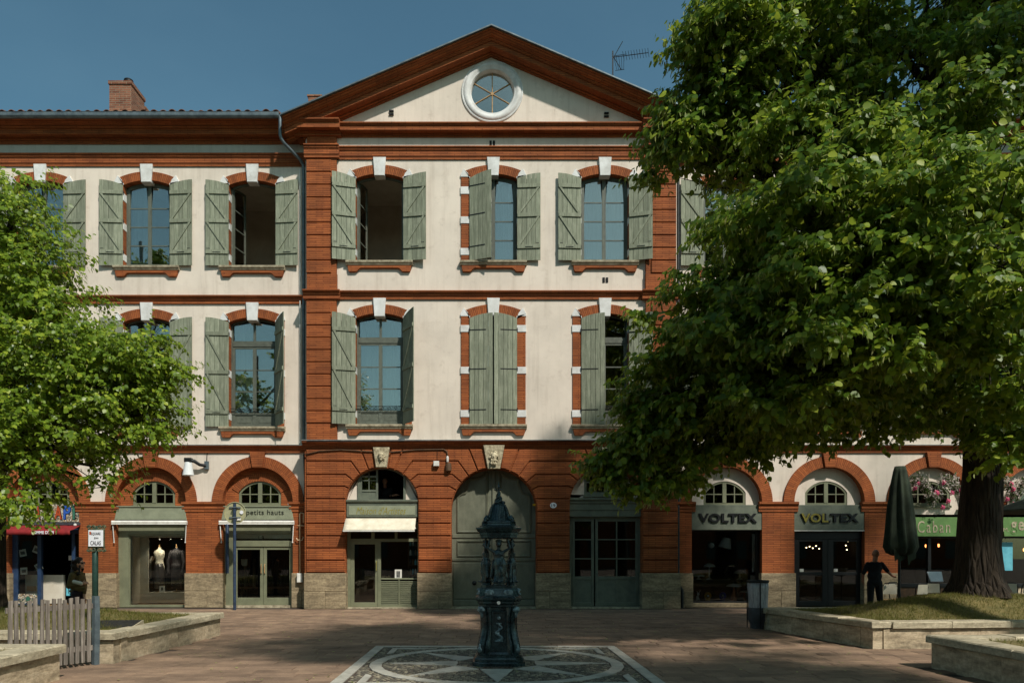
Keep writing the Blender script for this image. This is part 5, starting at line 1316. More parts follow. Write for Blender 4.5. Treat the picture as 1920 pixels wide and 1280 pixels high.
# ---- compass mosaic set in the paving
CMP = bpy.data.objects.new('compass_mosaic', None); link(CMP, None, (CXc, CYc, 0)); tag(CMP, 'square compass star mosaic of pale stone and dark cobbles', None, None, 'structure')
bed = MB(); bed.box(CXc - HS, CXc + HS, CYc - HS, CYc + HS, -.03, -.008); bed.build('mortar_bed', 'slab_bed', CMP)
pieces = []
def piece(name, poly): 
    pieces.append(poly); mb = MB(); plan(mb, [(CXc + a, CYc + b) for a, b in poly], -.02, .004); mb.build(name, 'mosaic_white', CMP)
bw = .16
for k in range(4):
    c_, s_ = [(1, 0), (0, 1), (-1, 0), (0, -1)][k]
    rot = lambda p: (p[0] * c_ - p[1] * s_, p[0] * s_ + p[1] * c_)
    for j in range(4):
        a, b = -HS + bw * .0 + (2 * HS - bw) * j / 4, -HS + (2 * HS - bw) * (j + 1) / 4
        piece('border_strip', [rot(p) for p in ((a + .003, -HS), (b - .003, -HS), (b - .003, -HS + bw), (a + .003, -HS + bw))])
    # corner triangle outline
    q = HS - .34; L = .78; w = .10
    for pl in ([(q, q), (q - L, q), (q - L + w * 1.6, q - w), (q - w, q - w)], [(q, q), (q - w, q - w), (q - w, q - L + w * 1.6), (q, q - L)]): piece('corner_strip', [rot(p) for p in pl])
R0, R1 = 1.72, 1.90
for k in range(32):
    a0, a1 = 2 * math.pi * k / 32 + .002, 2 * math.pi * (k + 1) / 32 - .002
    piece('ring_segment', [(R0 * math.cos(a0), R0 * math.sin(a0)), (R1 * math.cos(a0), R1 * math.sin(a0)), (R1 * math.cos(a1), R1 * math.sin(a1)), (R0 * math.cos(a1), R0 * math.sin(a1))])
for k in range(8):
    a = k * math.pi / 4; d = (math.cos(a), math.sin(a)); nn = (-d[1], d[0]); r0 = .60; h = .235; tip = 1.70
    P = lambda r, o: (d[0] * r + nn[0] * o, d[1] * r + nn[1] * o)
    piece('star_point', [P(r0, -h), P(tip, 0), P(r0, h), P(r0 - .02, 0)])
def inpoly(P, X, Y):
    r = np.zeros(X.shape, bool); n = len(P)
    for i in range(n):
        (x0, y0), (x1, y1) = P[i - 1], P[i]
        if y0 == y1: continue
        r ^= ((y0 > Y) != (y1 > Y)) & (X < (x1 - x0) * (Y - y0) / (y1 - y0) + x0)
    return r
st = .068; gx, gy = np.meshgrid(np.arange(-HS + bw + .03, HS - bw - .02, st), np.arange(-HS + bw + .03, HS - bw - .02, st))
# cobbles laid in fans: warp the grid by concentric arcs
gx = gx + (np.arange(gx.shape[0]) % 2)[:, None] * st / 2 + RNG.uniform(-.006, .006, gx.shape); gy = gy + .03 * np.abs(np.sin(gx * 3.2)) + RNG.uniform(-.006, .006, gx.shape)
X_, Y_ = gx.ravel(), gy.ravel(); ok = (np.abs(X_) < HS - bw - .03) & (np.abs(Y_) < HS - bw - .03) & (np.hypot(X_, Y_) > .36)
for P in pieces:
    c = np.array(P).mean(0); P2 = [(c[0] + (a - c[0]) * 1.0 + np.sign(a - c[0]) * .022, c[1] + (b - c[1]) * 1.0 + np.sign(b - c[1]) * .022) for a, b in P]
    ok &= ~inpoly(P2, X_, Y_)
X_, Y_ = X_[ok], Y_[ok]; n = len(X_); hs = RNG.uniform(.024, .031, (n, 1)); zt = RNG.uniform(-.004, .006, (n, 1))
t8 = np.array([(-1, -1), (1, -1), (1, 1), (-1, 1)])
V_ = np.zeros((n, 8, 3)); V_[:, :4, 0] = X_[:, None] + t8[:, 0] * hs * .72; V_[:, :4, 1] = Y_[:, None] + t8[:, 1] * hs * .72; V_[:, :4, 2] = zt
V_[:, 4:, 0] = X_[:, None] + t8[:, 0] * hs; V_[:, 4:, 1] = Y_[:, None] + t8[:, 1] * hs; V_[:, 4:, 2] = -.02
def npmesh(name, verts, faces4, mat, smooth=False, mats=None, midx=None):
    me = bpy.data.meshes.new(name); nv = len(verts); nf, k = faces4.shape
    me.vertices.add(nv); me.vertices.foreach_set('co', verts.astype(np.float32).ravel())
    me.loops.add(nf * k); me.loops.foreach_set('vertex_index', faces4.astype(np.int32).ravel())
    me.polygons.add(nf); me.polygons.foreach_set('loop_start', np.arange(0, nf * k, k, dtype=np.int32)); me.polygons.foreach_set('loop_total', np.full(nf, k, np.int32))
    if smooth: me.polygons.foreach_set('use_smooth', np.ones(nf, bool))
    for q in (mats or [mat]): me.materials.append(M[q])
    if midx is not None: me.polygons.foreach_set('material_index', midx.astype(np.int32))
    me.update(calc_edges=True); me.validate(); return me
base = np.array([(0, 1, 2, 3), (0, 4, 5, 1), (1, 5, 6, 2), (2, 6, 7, 3), (3, 7, 4, 0)])
fc = (np.arange(n)[:, None, None] * 8 + base[None]).reshape(-1, 4)
def cobmat():
    t = NT('cobble_field'); ge = t.n('ShaderNodeNewGeometry')
    c = t.ramp(ge.outputs['Random Per Island'], [(0, S(74, 72, 64)), (.5, S(104, 98, 84)), (.85, S(134, 126, 106)), (1, S(154, 144, 120))]); v = t.coord('Object', rnd=False)
    t.pbr(c, .6, 0, t.bump(t.noise(v, 120, 3), .3, .006), .4)
cobmat()
inst('cobbles', npmesh('cobbles', V_.reshape(-1, 3), fc, 'cobble_field'), CMP, (CXc, CYc, 0))['kind'] = 'stuff'
# drain grate in front of the fountain
dg = thing('drain_grate', 'small rusty slotted drain grate at the fountain foot', 'grate', (CXc + .02, CYc - .50, 0))
m = MB(); gx0, gx1, gy0, gy1 = CXc - .20, CXc + .22, CYc - .56, CYc - .42
m.box(gx0, gx1, gy0, gy0 + .02, -.02, .012); m.box(gx0, gx1, gy1 - .02, gy1, -.02, .012); m.build('rim', 'grate', dg)
for k in range(8): x = gx0 + k * (gx1 - gx0 - .022) / 7; m = MB(); m.box(x, x + .022, gy0 + .0205, gy1 - .0205, -.02, .0115); m.build('bar', 'grate', dg)
# ---------------------------------------------------------------- raised planters
LBL = {'LF': 'low stone planter with sunny grass beyond the picket gate', 'LN': 'low sunlit stone planter at the lower left corner', 'RF': 'shaded stone planter round the foot of the big lime tree', 'RN': 'shaded low stone planter at the lower right corner'}
MND = {'LF': (-8.6, 13.6, .24, 3.0), 'LN': (-9, 7, .1, 3), 'RF': (9.9, 15.2, .42, 2.6), 'RN': (10, 8, .05, 3)}
def ground_z(k, x, y):
    a, b, h, r = MND[k]; P = PLANTERS[k]; e = 99.0
    for i in range(4):
        (x0, y0), (x1, y1) = P[i - 1], P[i]; L = math.hypot(x1 - x0, y1 - y0); e = np.minimum(e, np.abs((x - x0) * (y1 - y0) - (y - y0) * (x1 - x0)) / L)
    e = np.clip((e - .3) / 1.3, 0, 1); e = e * e * (3 - 2 * e)
    return .425 + h * np.exp(-(np.hypot(x - a, (y - b) * 1.1) / r) ** 2) * e + .012 * np.sin(x * 3.1 + y) * np.sin(y * 2.7)
for key, poly in PLANTERS.items():
    n = len(poly); ctr = Vector((sum(p[0] for p in poly) / n, sum(p[1] for p in poly) / n))
    t = thing('planter', LBL[key], 'planter', (poly[0][0], poly[0][1], 0)); rg = random.Random(key)
    ar = sum(poly[i - 1][0] * poly[i][1] - poly[i][0] * poly[i - 1][1] for i in range(n))
    pl = poly if ar > 0 else poly[::-1]
    for i in range(n):
        A, B = Vector(pl[i]), Vector(pl[(i + 1) % n]); d = (B - A); L = d.length; d.normalize(); nin = Vector((-d.y, d.x))
        if max(A.x, B.x) > 15.4 and min(A.x, B.x) > 15.4 or max(A.x, B.x) < -14.9: continue
        def stone(s0, s1, o0, o1, z0, z1, name, mat, b=.012):
            P = lambda s, o, z: (A.x + d.x * s + nin.x * o, A.y + d.y * s + nin.y * o, z)
            mb = MB(); vs = []; jit = lambda: rg.uniform(-.006, .006)
            k = 4; top = []
            for z, bb in ((z0, 0), (z1 - b, 0), (z1, b)):
                for q in range(k + 1): vs.append(P(s0 + (s1 - s0) * q / k + (bb if q == 0 else -bb if q == k else 0), o0 + bb + jit() * (1 if z == z1 else .6), z + (jit() * .6 if z > z0 else 0)))
                for q in range(k, -1, -1): vs.append(P(s0 + (s1 - s0) * q / k + (bb if q == 0 else -bb if q == k else 0), o1 - bb + jit() * .5, z + (jit() * .6 if z > z0 else 0)))
            r = 2 * (k + 1); fs = []
            for lv in (0, 1):
                for q in range(r): q2 = (q + 1) % r; fs.append((lv * r + q, lv * r + q2, (lv + 1) * r + q2, (lv + 1) * r + q))
            fs.append([2 * r + q for q in range(r)])
            mb.add(vs, fs); mb.build(name, mat, t)
        s = .34; dz = i * .003
        while s < L - .02:
            e = min(s + rg.uniform(.95, 1.5), L + .055)
            if L + .055 - e < .35: e = L + .055
            stone(s + .003, e - .003, -.055, .34, .352 + dz, .462 + dz + rg.uniform(-.004, .004), 'coping_stone', 'coping_stone', .018)
            s = e
        s = .20
        while s < L - .02:
            e = min(s + rg.uniform(.8, 1.5), L)
            if L - e < .3: e = L
            stone(s + .002, e - .002, .0 + rg.uniform(-.004, .004), .20, -.02, .349, 'wall_stone', 'planter_stone', .008)
            s = e
    # soil and grass: bilinear patch inside the coping
    def quad(u, v):
        (ax, ay), (bx_, by_), (cx_, cy_), (dx_, dy_) = poly
        return ((ax * (1 - u) + bx_ * u) * (1 - v) + (dx_ * (1 - u) + cx_ * u) * v, (ay * (1 - u) + by_ * u) * (1 - v) + (dy_ * (1 - u) + cy_ * u) * v)
    L1 = math.dist(poly[0], poly[1]); L2 = math.dist(poly[1], poly[2]); mu, mv = .22 / L1, .22 / L2
    nx, ny = 36, 30; mb = MB(); vs = []
    for j in range(ny + 1):
        for i in range(nx + 1):
            x, y = quad(mu + (1 - 2 * mu) * i / nx, mv + (1 - 2 * mv) * j / ny); vs.append((x, y, float(ground_z(key, x, y))))
    mb.add(vs, [(j * (nx + 1) + i, j * (nx + 1) + i + 1, (j + 1) * (nx + 1) + i + 1, (j + 1) * (nx + 1) + i) for j in range(ny) for i in range(nx)])
    mb.build('lawn', 'soil', smooth=True, kind='structure')
    cnt = {'LN': 20000, 'LF': 60000, 'RF': 60000, 'RN': 16000}[key]; eu, ev = .36 / L1, .36 / L2
    bx, by = quad(RNG.uniform(eu, 1 - eu, cnt), RNG.uniform(ev, 1 - ev, cnt))
    keep = (np.abs(bx) < 13) & (by > 7) & (RNG.uniform(0, 1, cnt) < (.75 + .5 * np.sin(bx * 2.3 + 1.7 * np.sin(by * 1.9)) * np.sin(by * 2.1 + bx)))
    if key == 'LN': keep &= RNG.uniform(0, 1, cnt) < .25
    bx, by = bx[keep], by[keep]; cnt = len(bx); bz = ground_z(key, bx, by) - .004
    an = RNG.uniform(0, 6.28, cnt); hh = RNG.uniform(.025, .085, cnt); ww = RNG.uniform(.003, .007, cnt); le = RNG.uniform(-.05, .05, (cnt, 2))
    v = np.zeros((cnt, 3, 3)); ca, sa = np.cos(an) * ww, np.sin(an) * ww
    v[:, 0] = np.stack([bx - ca, by - sa, bz], 1); v[:, 1] = np.stack([bx + ca, by + sa, bz], 1); v[:, 2] = np.stack([bx + le[:, 0], by + le[:, 1], bz + hh], 1)
    o = bpy.data.objects.new('grass', npmesh('grass', v.reshape(-1, 3), np.arange(cnt * 3).reshape(-1, 3), 'grass')); link(o)
    tag(o, {'LF': 'short dry sunny grass on the left planter mound', 'LN': 'sparse grass in the near left planter', 'RF': 'shaded lawn under the big lime tree', 'RN': 'tuft of grass in the near right planter'}[key], 'grass', None, 'stuff')
# dark plaque lying in the grass
pq = thing('ground_plaque', 'dark rectangular plaque on a low stone block in the sunny grass', 'plaque', (-6.25, 12.35, .45))
mb = MB(); c_, s_ = math.cos(.08), math.sin(.08)
def pqpt(a, b, z): return (-6.22 + a * c_ - b * s_, 12.4 + a * s_ + b * c_, z + b * .16)
for nm, aa, bb, z0, z1, mt in (('block', .36, .30, .36, .475, 'coping_stone'), ('plate', .33, .27, .476, .486, 'dark_metal')):
    mb = MB(); vs = [pqpt(x, y, z) for z in (z0, z1) for x, y in ((-aa, -bb), (aa, -bb), (aa, bb), (-aa, bb))]; mb.add(vs, [(0, 3, 2, 1), (4, 5, 6, 7), (0, 1, 5, 4), (1, 2, 6, 5), (2, 3, 7, 6), (3, 0, 4, 7)]); mb.build(nm, mt, pq)
# ---------------------------------------------------------------- picket gate
fa, fb = Vector((-6.52, 10.08, 0)), Vector((-5.88, 11.10, 0)); dr = (fb - fa).normalized(); nr = Vector((dr.y, -dr.x, 0)); L = (fb - fa).length
fe = thing('picket_fence', 'weathered wooden picket gate between the two left planters', 'fence', ((fa + fb) / 2)[:]); rg = random.Random(2)
def pick(s, w, h, z0, off, th, name, mat, lean=0, tip=0):
    mb = MB(); p = fa + dr * s
    q = lambda a, o, z: tuple(p + dr * (a + lean * z) + nr * (o + off) + Vector((0, 0, z)))
    vs = []; zs_ = (z0, z0 + (h - z0) * .33, z0 + (h - z0) * .66, h)
    for z in zs_:
        b_ = rg.uniform(-.004, .004); ww = w / 2 * (1 + rg.uniform(-.08, .08))
        vs += [q(-ww + b_, 0, z + (tip if z == h else 0)), q(ww + b_, 0, z), q(ww + b_, th, z), q(-ww + b_, th, z + (tip if z == h else 0))]
    fs = [(3, 2, 1, 0), (12, 13, 14, 15)]
    for k in range(3):
        for i in range(4): fs.append((k * 4 + i, k * 4 + (i + 1) % 4, k * 4 + 4 + (i + 1) % 4, k * 4 + 4 + i))
    mb.add(vs, fs); mb.build(name, mat, fe)
for k in range(14): pick(.04 + k * (L - .12) / 13, .052, 1.0 + .018 * math.sin(k * 1.9) + rg.uniform(-.01, .012), .055, -.0, .022, 'picket', 'fence_wood', rg.uniform(-.012, .012), rg.uniform(-.008, .008))
for z in (.22, .84):
    mb = MB(); vs = [tuple(fa + dr * s + nr * o + Vector((0, 0, z + zz))) for s in (0, L) for o, zz in ((-.034, 0), (-.003, 0), (-.003, .075), (-.034, .075))]; mb.add(vs, [(0, 1, 2, 3), (7, 6, 5, 4), (0, 4, 5, 1), (1, 5, 6, 2), (2, 6, 7, 3), (3, 7, 4, 0)]); mb.build('rail', 'fence_wood', fe)
pick(L + .03, .075, 1.02, 0, -.035, .08, 'post', 'zinc')
# ---------------------------------------------------------------- street furniture
# square name plate on an ornate post
Ys = 11.95; xs_ = U(176, Ys); sp_ = thing('street_sign', 'white enamel square name plate on an ornate green post', 'sign', (xs_, Ys, .42))
mb = MB(); zt_ = V(985, Ys); mb.lathe([(.044, .40), (.044, zt_ - .32), (.037, zt_ - .31), (.037, zt_)], (xs_, Ys + .04, 0), 16, ex=lambda a, z: 1 + .09 * math.cos(8 * a)); mb.build('post', 'post_green', sp_, smooth=True)
pz0, pz1 = V(1024, Ys), V(993.5, Ys); px0, px1 = U(168, Ys), U(195.5, Ys)
mb = MB(); mb.bbox(px0 - .012, px1 + .012, Ys - .032, Ys - .005, pz0 - .012, pz1 + .012, .004); mb.build('frame', 'post_bronze', sp_)
mb = MB(); mb.bbox(px0, px1, Ys - .04, Ys - .02, pz0, pz1, .003); pt = mb.build('plate', 'plate_white', sp_)
for s, a, b, c, d in (('SQUARE', 173, 191, 1003.5, 997.5), ('JEAN', 178.5, 187, 1011, 1006.5), ('CALAS', 172, 191.5, 1021.5, 1013.5)): text('lettering', s, 'black_paint', pt, U(a, Ys), U(b, Ys), V(c, Ys), V(d, Ys), Ys - .0405, .002, bold=.015)
mb = MB(); mb.bbox(U(170, Ys), U(173, Ys), Ys - .043, Ys - .039, V(1002, Ys), V(996, Ys), .001); mb.build('emblem', 'tile_red', pt)
for top in (1, 0):
    mb = MB()
    for k in range(2):
        for sg in (-1, 1):
            c0 = Vector(((px0 + px1) / 2 + sg * (.045 + k * .072), Ys - .015, (pz1 + .045) if top else (pz0 - .05))); pts = []
            for i in range(15): th = i / 14 * 1.55 * 2 * math.pi; r = .037 * (1 - .055 * i); pts.append(c0 + Vector((sg * math.cos(th) * r, 0, (1 if top else -1) * math.sin(th) * r)))
            mb.tube(pts, .010, 6)
    mb.tube([(px0 - .02, Ys - .015, (pz1 + .01) if top else (pz0 - .01)), (px1 + .02, Ys - .015, (pz1 + .01) if top else (pz0 - .01))], .010, 6)
    mb.build('scroll', 'post_bronze', sp_, smooth=True)
# round road sign seen from behind
Yr = 22.25; xr_ = U(441, Yr); rs = thing('road_sign', 'round road sign seen from its pale back on a blue pole', 'sign', (xr_, Yr, 0))
mb = MB(); mb.lathe([(.045, 0), (.045, V(944, Yr)), (.03, V(943.5, Yr))], (xr_, Yr - .05, 0), 14); mb.build('pole', 'pole_blue', rs, smooth='auto')
zc = V(961, Yr); xd = U(440, Yr); mb = MB(); mb.lathe([(.30, .004), (.325, 0), (.33, -.03), (.318, -.034), (.315, -.008), (.02, -.004)], (xd, Yr + .05, zc), 40, axis='Y'); mb.build('disc', 'sign_back', rs, smooth='auto')
for dz in (.16, -.14):
    mb = MB(); mb.box(xd - .17, xd + .17, Yr + .005, Yr + .03, zc + dz - .02, zc + dz + .02); mb.tube([(xr_ - .07, Yr + .01, zc + dz), (xr_ - .05, Yr - .10, zc + dz), (xr_ + .05, Yr - .10, zc + dz), (xr_ + .07, Yr + .01, zc + dz)], .014, 6); mb.build('clamp', 'zinc', rs)
mb = MB(); mb.lathe([(.055, 0), (.055, .003)], (xd + .20, Yr + .012, zc + .02), 18, axis='Y'); mb.build('sticker', 'plate_white', rs)
mb = MB(); mb.bbox(xd + .06, xd + .18, Yr + .011, Yr + .014, zc - .22, zc - .14, .0005); mb.build('sticker', 'paper', rs)
Yq = WY - .16; mb = MB(); mb.lathe([(.052, V(1074, Yq)), (.052, V(984, Yq)), (.035, V(982, Yq))], (U(426, Yq), Yq, 0), 14)
for z in (V(1060, Yq), V(1000, Yq)): mb.box(U(426, Yq) - .02, U(426, Yq) + .02, Yq, WY - .052, z - .02, z + .02)
tag(mb.build('wall_post', 'pole_blue', smooth='auto'), 'short blue tube fixed to the brick pier beside the boutique door', 'post')
# wall lamp
lp = thing('wall_lamp', 'white cone street lamp on a dark arm between two arches', 'lamp', (U(388, WY), WY, V(870, WY)))
x0, z0 = U(388, WY), V(872, WY); mb = MB(); mb.bbox(x0 - .05, x0 + .07, WY - .10, WY, z0 - .13, z0 + .12, .01); mb.build('box', 'zinc', lp)
mb = MB(); mb.tube([(x0, WY - .08, z0 - .02), (x0 - .16, WY - .16, z0), (x0 - .30, WY - .24, z0 + .10), (x0 - .46, WY - .30, z0 + .13)], [.05, .05, .055, .06], 10); mb.bbox(x0 - .56, x0 - .36, WY - .40, WY - .20, z0 + .06, z0 + .19, .02); mb.build('arm', 'dark_metal', lp, smooth='auto')
mb = MB(); c0 = (x0 - .46, WY - .30, z0 + .06); mb.lathe([(.10, 0), (.11, -.05), (.17, -.40), (.16, -.405), (.10, -.06), (.02, -.05)], c0, 24); mb.build('shade', 'lamp_white', lp, smooth='auto')
mb = MB(); mb.tube([(x0 + .0, WY - .02, z0 + .12), (x0 + .02, WY - .02, z0 + .5), (x0 - .06, WY - .02, 4.79)], .012, 6); mb.build('cable', 'dark_metal', lp)
# litter bin
bn = thing('litter_bin', 'litter bin with a transparent bag hung from a dark ring', 'bin', (U(1421, 16.6), 16.6, 0)); bxc, byc = U(1421, 16.6), 16.6
mb = MB(); mb.lathe([(.225, 1.02), (.235, 1.02), (.24, 1.05), (.235, 1.075), (.22, 1.075), (.215, 1.05)], (bxc, byc, 0), 28); mb.build('ring', 'dark_metal', bn, smooth='auto')
mb = MB(); mb.lathe([(.215, 1.03), (.218, .9), (.205, .7), (.20, .46), (.19, .40), (.15, .36)], (bxc, byc, 0), 40, ex=lambda a, z: 1 + .035 * math.cos(9 * a + z * 4) + .02 * math.cos(17 * a)); mb.build('bag', 'plastic_bag', bn, smooth=True)
mb = MB(); mb.lathe([(.19, .44), (.215, .47), (.21, .20), (.19, .16), (.17, .12), (.16, .0), (.14, 0)], (bxc, byc, 0), 40, ex=lambda a, z: 1 + .02 * math.cos(20 * a)); mb.build('basket', 'plastic_grey', bn, smooth='auto')
for k in range(3): a = k * 2.1 + .4; mb = MB(); mb.tube([(bxc + .235 * math.cos(a), byc + .235 * math.sin(a), 1.04), (bxc + .235 * math.cos(a), byc + .235 * math.sin(a), 0.02)], .012, 6); mb.build('stay', 'dark_metal', bn)
mb = MB(); mb.lathe([(.11, 0), (.13, .05), (.12, .2)], (bxc - .02, byc, .42), 12); mb.build('rubbish', 'paper', bn)
# cables and boxes on the pavilion front
mb = MB(); yb_ = FY - .03
pts = [(U(x, yb_), yb_, V(y, yb_)) for x, y in ((572, 852), (600, 845), (640, 843), (690, 846), (735, 847), (780, 843), (832, 842), (838, 846), (840, 858))]; mb.tube(pts, .018, 6); tag(mb.build('wall_cable', 'timber_brown', smooth=True), 'thick brown cable sagging along the brick frieze past the first mask', 'cable')
mb = MB(); yy_ = PY - .33; mb.tube([(U(x, yy_), yy_, V(y, yy_) + .01 * math.sin(x)) for x, y in ((575, 826.5), (640, 827), (760, 826), (900, 826.5), (1100, 826), (1270, 826))], .014, 6); tag(mb.build('wall_cable', 'dark_metal', smooth=True), 'thin black cable running along the ledge above the brick ground floor', 'cable')
bx_ = thing('junction_box', 'small white camera box hanging from a wire on the brick frieze', 'box', (U(818, yb_), yb_, V(872, yb_)))
mb = MB(); mb.bbox(U(813, yb_), U(823.5, yb_), yb_ - .09, yb_ + .02, V(874, yb_), V(864.5, yb_), .012); mb.build('case', 'white_metal', bx_)
mb = MB(); mb.tube([(U(820, yb_), yb_, V(865, yb_)), (U(820, yb_), yb_, V(842, yb_))], .006, 5); mb.build('wire', 'dark_metal', bx_)
sn = thing('siren_box', 'brown bell box below a cable between the two masks', 'box', (U(841, yb_), yb_, V(885, yb_)))
mb = MB(); mb.lathe([(.05, 0), (.09, .03), (.095, .16), (.08, .25), (.03, .27)], (U(841, yb_), yb_ - .02, V(884, yb_)), 14); mb.build('bell', 'timber_brown', sn, smooth='auto')
mb = MB(); mb.lathe([(.03, 0), (.04, .02), (.04, .15), (.02, .19)], (U(839, yb_), yb_ - .0, V(866, yb_)), 10); mb.build('insulator', 'white_metal', sn, smooth='auto')
mb = MB(); mb.box(U(747, PY - .3), U(757, PY - .3) + .02, PY - .31, PY - .2, V(827, PY - .3), V(822, PY - .3)); tag(mb.build('junction_box', 'zinc'), 'grey metal junction box on the ledge left of the gateway', 'box')
pn = thing('house_number_plate', 'oval white house number plate on the brick pier right of the gate', 'plate', (U(1037, FY), FY, V(953, FY)))
mb = MB(); cx_, cz_ = U(1037.5, FY), V(947, FY); mb.prism([(cx_ + .10 * math.cos(2 * math.pi * k / 24), cz_ + .085 * math.sin(2 * math.pi * k / 24)) for k in range(24)], FY - .02, FY + .01, .004); mb.build('plate', 'plate_white', pn); text('numeral', '19', 'pole_blue', pn, cx_ - .06, cx_ + .06, cz_ - .045, cz_ + .045, FY - .021, .002, bold=.02)
gp = thing('gas_pipe', 'cream forked pipe on the brick pier beside the boutique', 'pipe', (U(563, WY), WY - .12, V(1075, WY)))
Yg = WY - .12; mb = MB(); gx = lambda p: U(p, Yg); gz = lambda p: V(p, Yg)
mb.tube([(gx(562.5), Yg, gz(1073)), (gx(562.5), Yg, gz(962)), (gx(564), Yg, gz(961)), (gx(569), Yg, gz(962)), (gx(569), Yg, gz(980))], .022, 8); mb.tube([(gx(556), Yg - .02, gz(1008)), (gx(558), Yg - .02, gz(1012)), (gx(567), Yg - .02, gz(1012)), (gx(569), Yg - .02, gz(1006))], .016, 6); mb.tube([(gx(558), Yg - .02, gz(985)), (gx(575), Yg - .02, gz(985))], .014, 6); mb.build('pipe', 'pipe_cream', gp, smooth=True)
mb = MB(); mb.bbox(gx(558), gx(568), Yg - .1, Yg + .03, gz(1091), gz(1074), .008); mb.build('meter_box', 'white_metal', gp)
mb = MB(); mb.tube([(gx(572), Yg + .06, gz(1075)), (gx(572), Yg + .05, gz(960)), (gx(570), Yg + .03, gz(940)), (gx(571), Yg + .04, gz(900)), (gx(569), Yg + .05, gz(850))], .025, 6); tag(mb.build('wall_cable', 'dark_metal', smooth=True), 'bundle of dark cables climbing the corner left of the pavilion', 'cable')

# fallen leaves and specks on the paving
cnt = 420; lx = RNG.uniform(-5.3, 6.3, cnt); ly = RNG.uniform(9.3, 22, cnt); a = RNG.uniform(0, 6.28, cnt); sz = RNG.uniform(.012, .04, cnt); q4 = np.array([(-1, 0), (-.1, .5), (1, 0), (-.1, -.5)])
v = np.zeros((cnt, 4, 3)); v[:, :, 0] = lx[:, None] + sz[:, None] * (q4[:, 0] * np.cos(a)[:, None] - q4[:, 1] * np.sin(a)[:, None]); v[:, :, 1] = ly[:, None] + sz[:, None] * (q4[:, 0] * np.sin(a)[:, None] + q4[:, 1] * np.cos(a)[:, None]); v[:, :, 2] = .008 + RNG.uniform(0, .012, (cnt, 4))
o = bpy.data.objects.new('leaf_litter', npmesh('leaf_litter', v.reshape(-1, 3), np.arange(cnt * 4).reshape(-1, 4), 'bract')); link(o); tag(o, 'scattered small fallen leaves on the paving', 'litter', None, 'stuff')
# ---------------------------------------------------------------- cast-iron drinking fountain
FX, FYc = .145, 11.28
ft = thing('drinking_fountain', 'dark green cast iron fountain with four caryatids holding a scaled dome', 'fountain', (FX, FYc, 0))
def octo(mb, prof, k=.72, seg=4, rot=0.0):       # square with cut corners, stacked (half width, z)
    ring = []
    def pts(h): c = h * k; return [(-c, -h), (c, -h), (h, -c), (h, c), (c, h), (-c, h), (-h, c), (-h, -c)]
    vs = []; n = 8
    for h, z in prof: vs += [(FX + x, FYc + y, z) for x, y in pts(h)]
    fs = [list(range(n))[::-1], [(len(prof) - 1) * n + i for i in range(n)]]
    for l in range(len(prof) - 1):
        for i in range(n): j = (i + 1) % n; fs.append((l * n + i, l * n + j, (l + 1) * n + j, (l + 1) * n + i))
    mb.add(vs, fs); return mb
m = MB(); octo(m, [(.385, 0), (.385, .05), (.375, .06), (.36, .065), (.36, .10), (.345, .12), (.33, .13), (.33, .15)]); m.build('plinth', 'iron', ft)
m = MB(); octo(m, [(.30, .145), (.30, .17), (.275, .20), (.265, .30), (.25, .45), (.24, .62), (.245, .78), (.26, .82), (.26, .86)]); m.build('pedestal', 'iron', ft)
m = MB(); octo(m, [(.27, .855), (.29, .87), (.29, .90), (.315, .92), (.315, .945), (.335, .965), (.345, .98), (.345, 1.005), (.33, 1.015)], .7); m.build('cornice', 'iron', ft)
m = MB(); octo(m, [(.325, 1.012), (.30, 1.03), (.275, 1.10), (.265, 1.14), (.27, 1.15), (.27, 1.185), (.255, 1.19)], .7); m.build('basin_cap', 'iron', ft)
# scrolled corner consoles with S-shaped foot
for sx in (-1, 1):
    for sy in (-1, 1):
        d = Vector((sx, sy, 0)).normalized(); t = Vector((-d.y, d.x, 0)); base = Vector((FX, FYc, 0))
        m = MB(); prof = [(.365, .15), (.385, .20), (.392, .26), (.375, .34), (.345, .42), (.325, .52), (.32, .62), (.325, .72), (.345, .79), (.36, .83), (.355, .86)]
        for w, off in ((.055, 0), (.022, .085), (.022, -.085)):
            fr = []
            for r_, z in prof:
                q = r_ - (0 if off == 0 else .045); fr.append((base + d * q + t * off + Vector((0, 0, z)), t, d))
            m.sweep([(-w, -.08), (-w, -.01), (-w * .55, .012), (0, .018), (w * .55, .012), (w, -.01), (w, -.08)], fr)
        m.build('console', 'iron', ft, smooth='auto')
        hd = base + d * .37 + Vector((0, 0, .83)); blob('scroll_ornament', [('e', hd, (.05, .05, .05)), ('e', hd + t * .045 - Vector((0, 0, .01)), (.03, .03, .03)), ('e', hd - t * .045 - Vector((0, 0, .01)), (.03, .03, .03)), ('c', hd - Vector((0, 0, .03)), hd - Vector((0, 0, .11)) - d * .02, .035, .018), ('e', hd + d * .02 + Vector((0, 0, .02)), (.03, .03, .025))], .011, 'iron_highlight', ft, org=hd, smooth_it=1)
        hd = base + d * .385 + Vector((0, 0, .24)); blob('scroll_ornament', [('e', hd, (.045, .045, .05)), ('e', hd + Vector((0, 0, .05)), (.03, .03, .04)), ('c', hd + Vector((0, 0, .05)), hd + Vector((0, 0, .14)) - d * .03, .022, .01)], .011, 'iron_highlight', ft, org=hd, smooth_it=1)
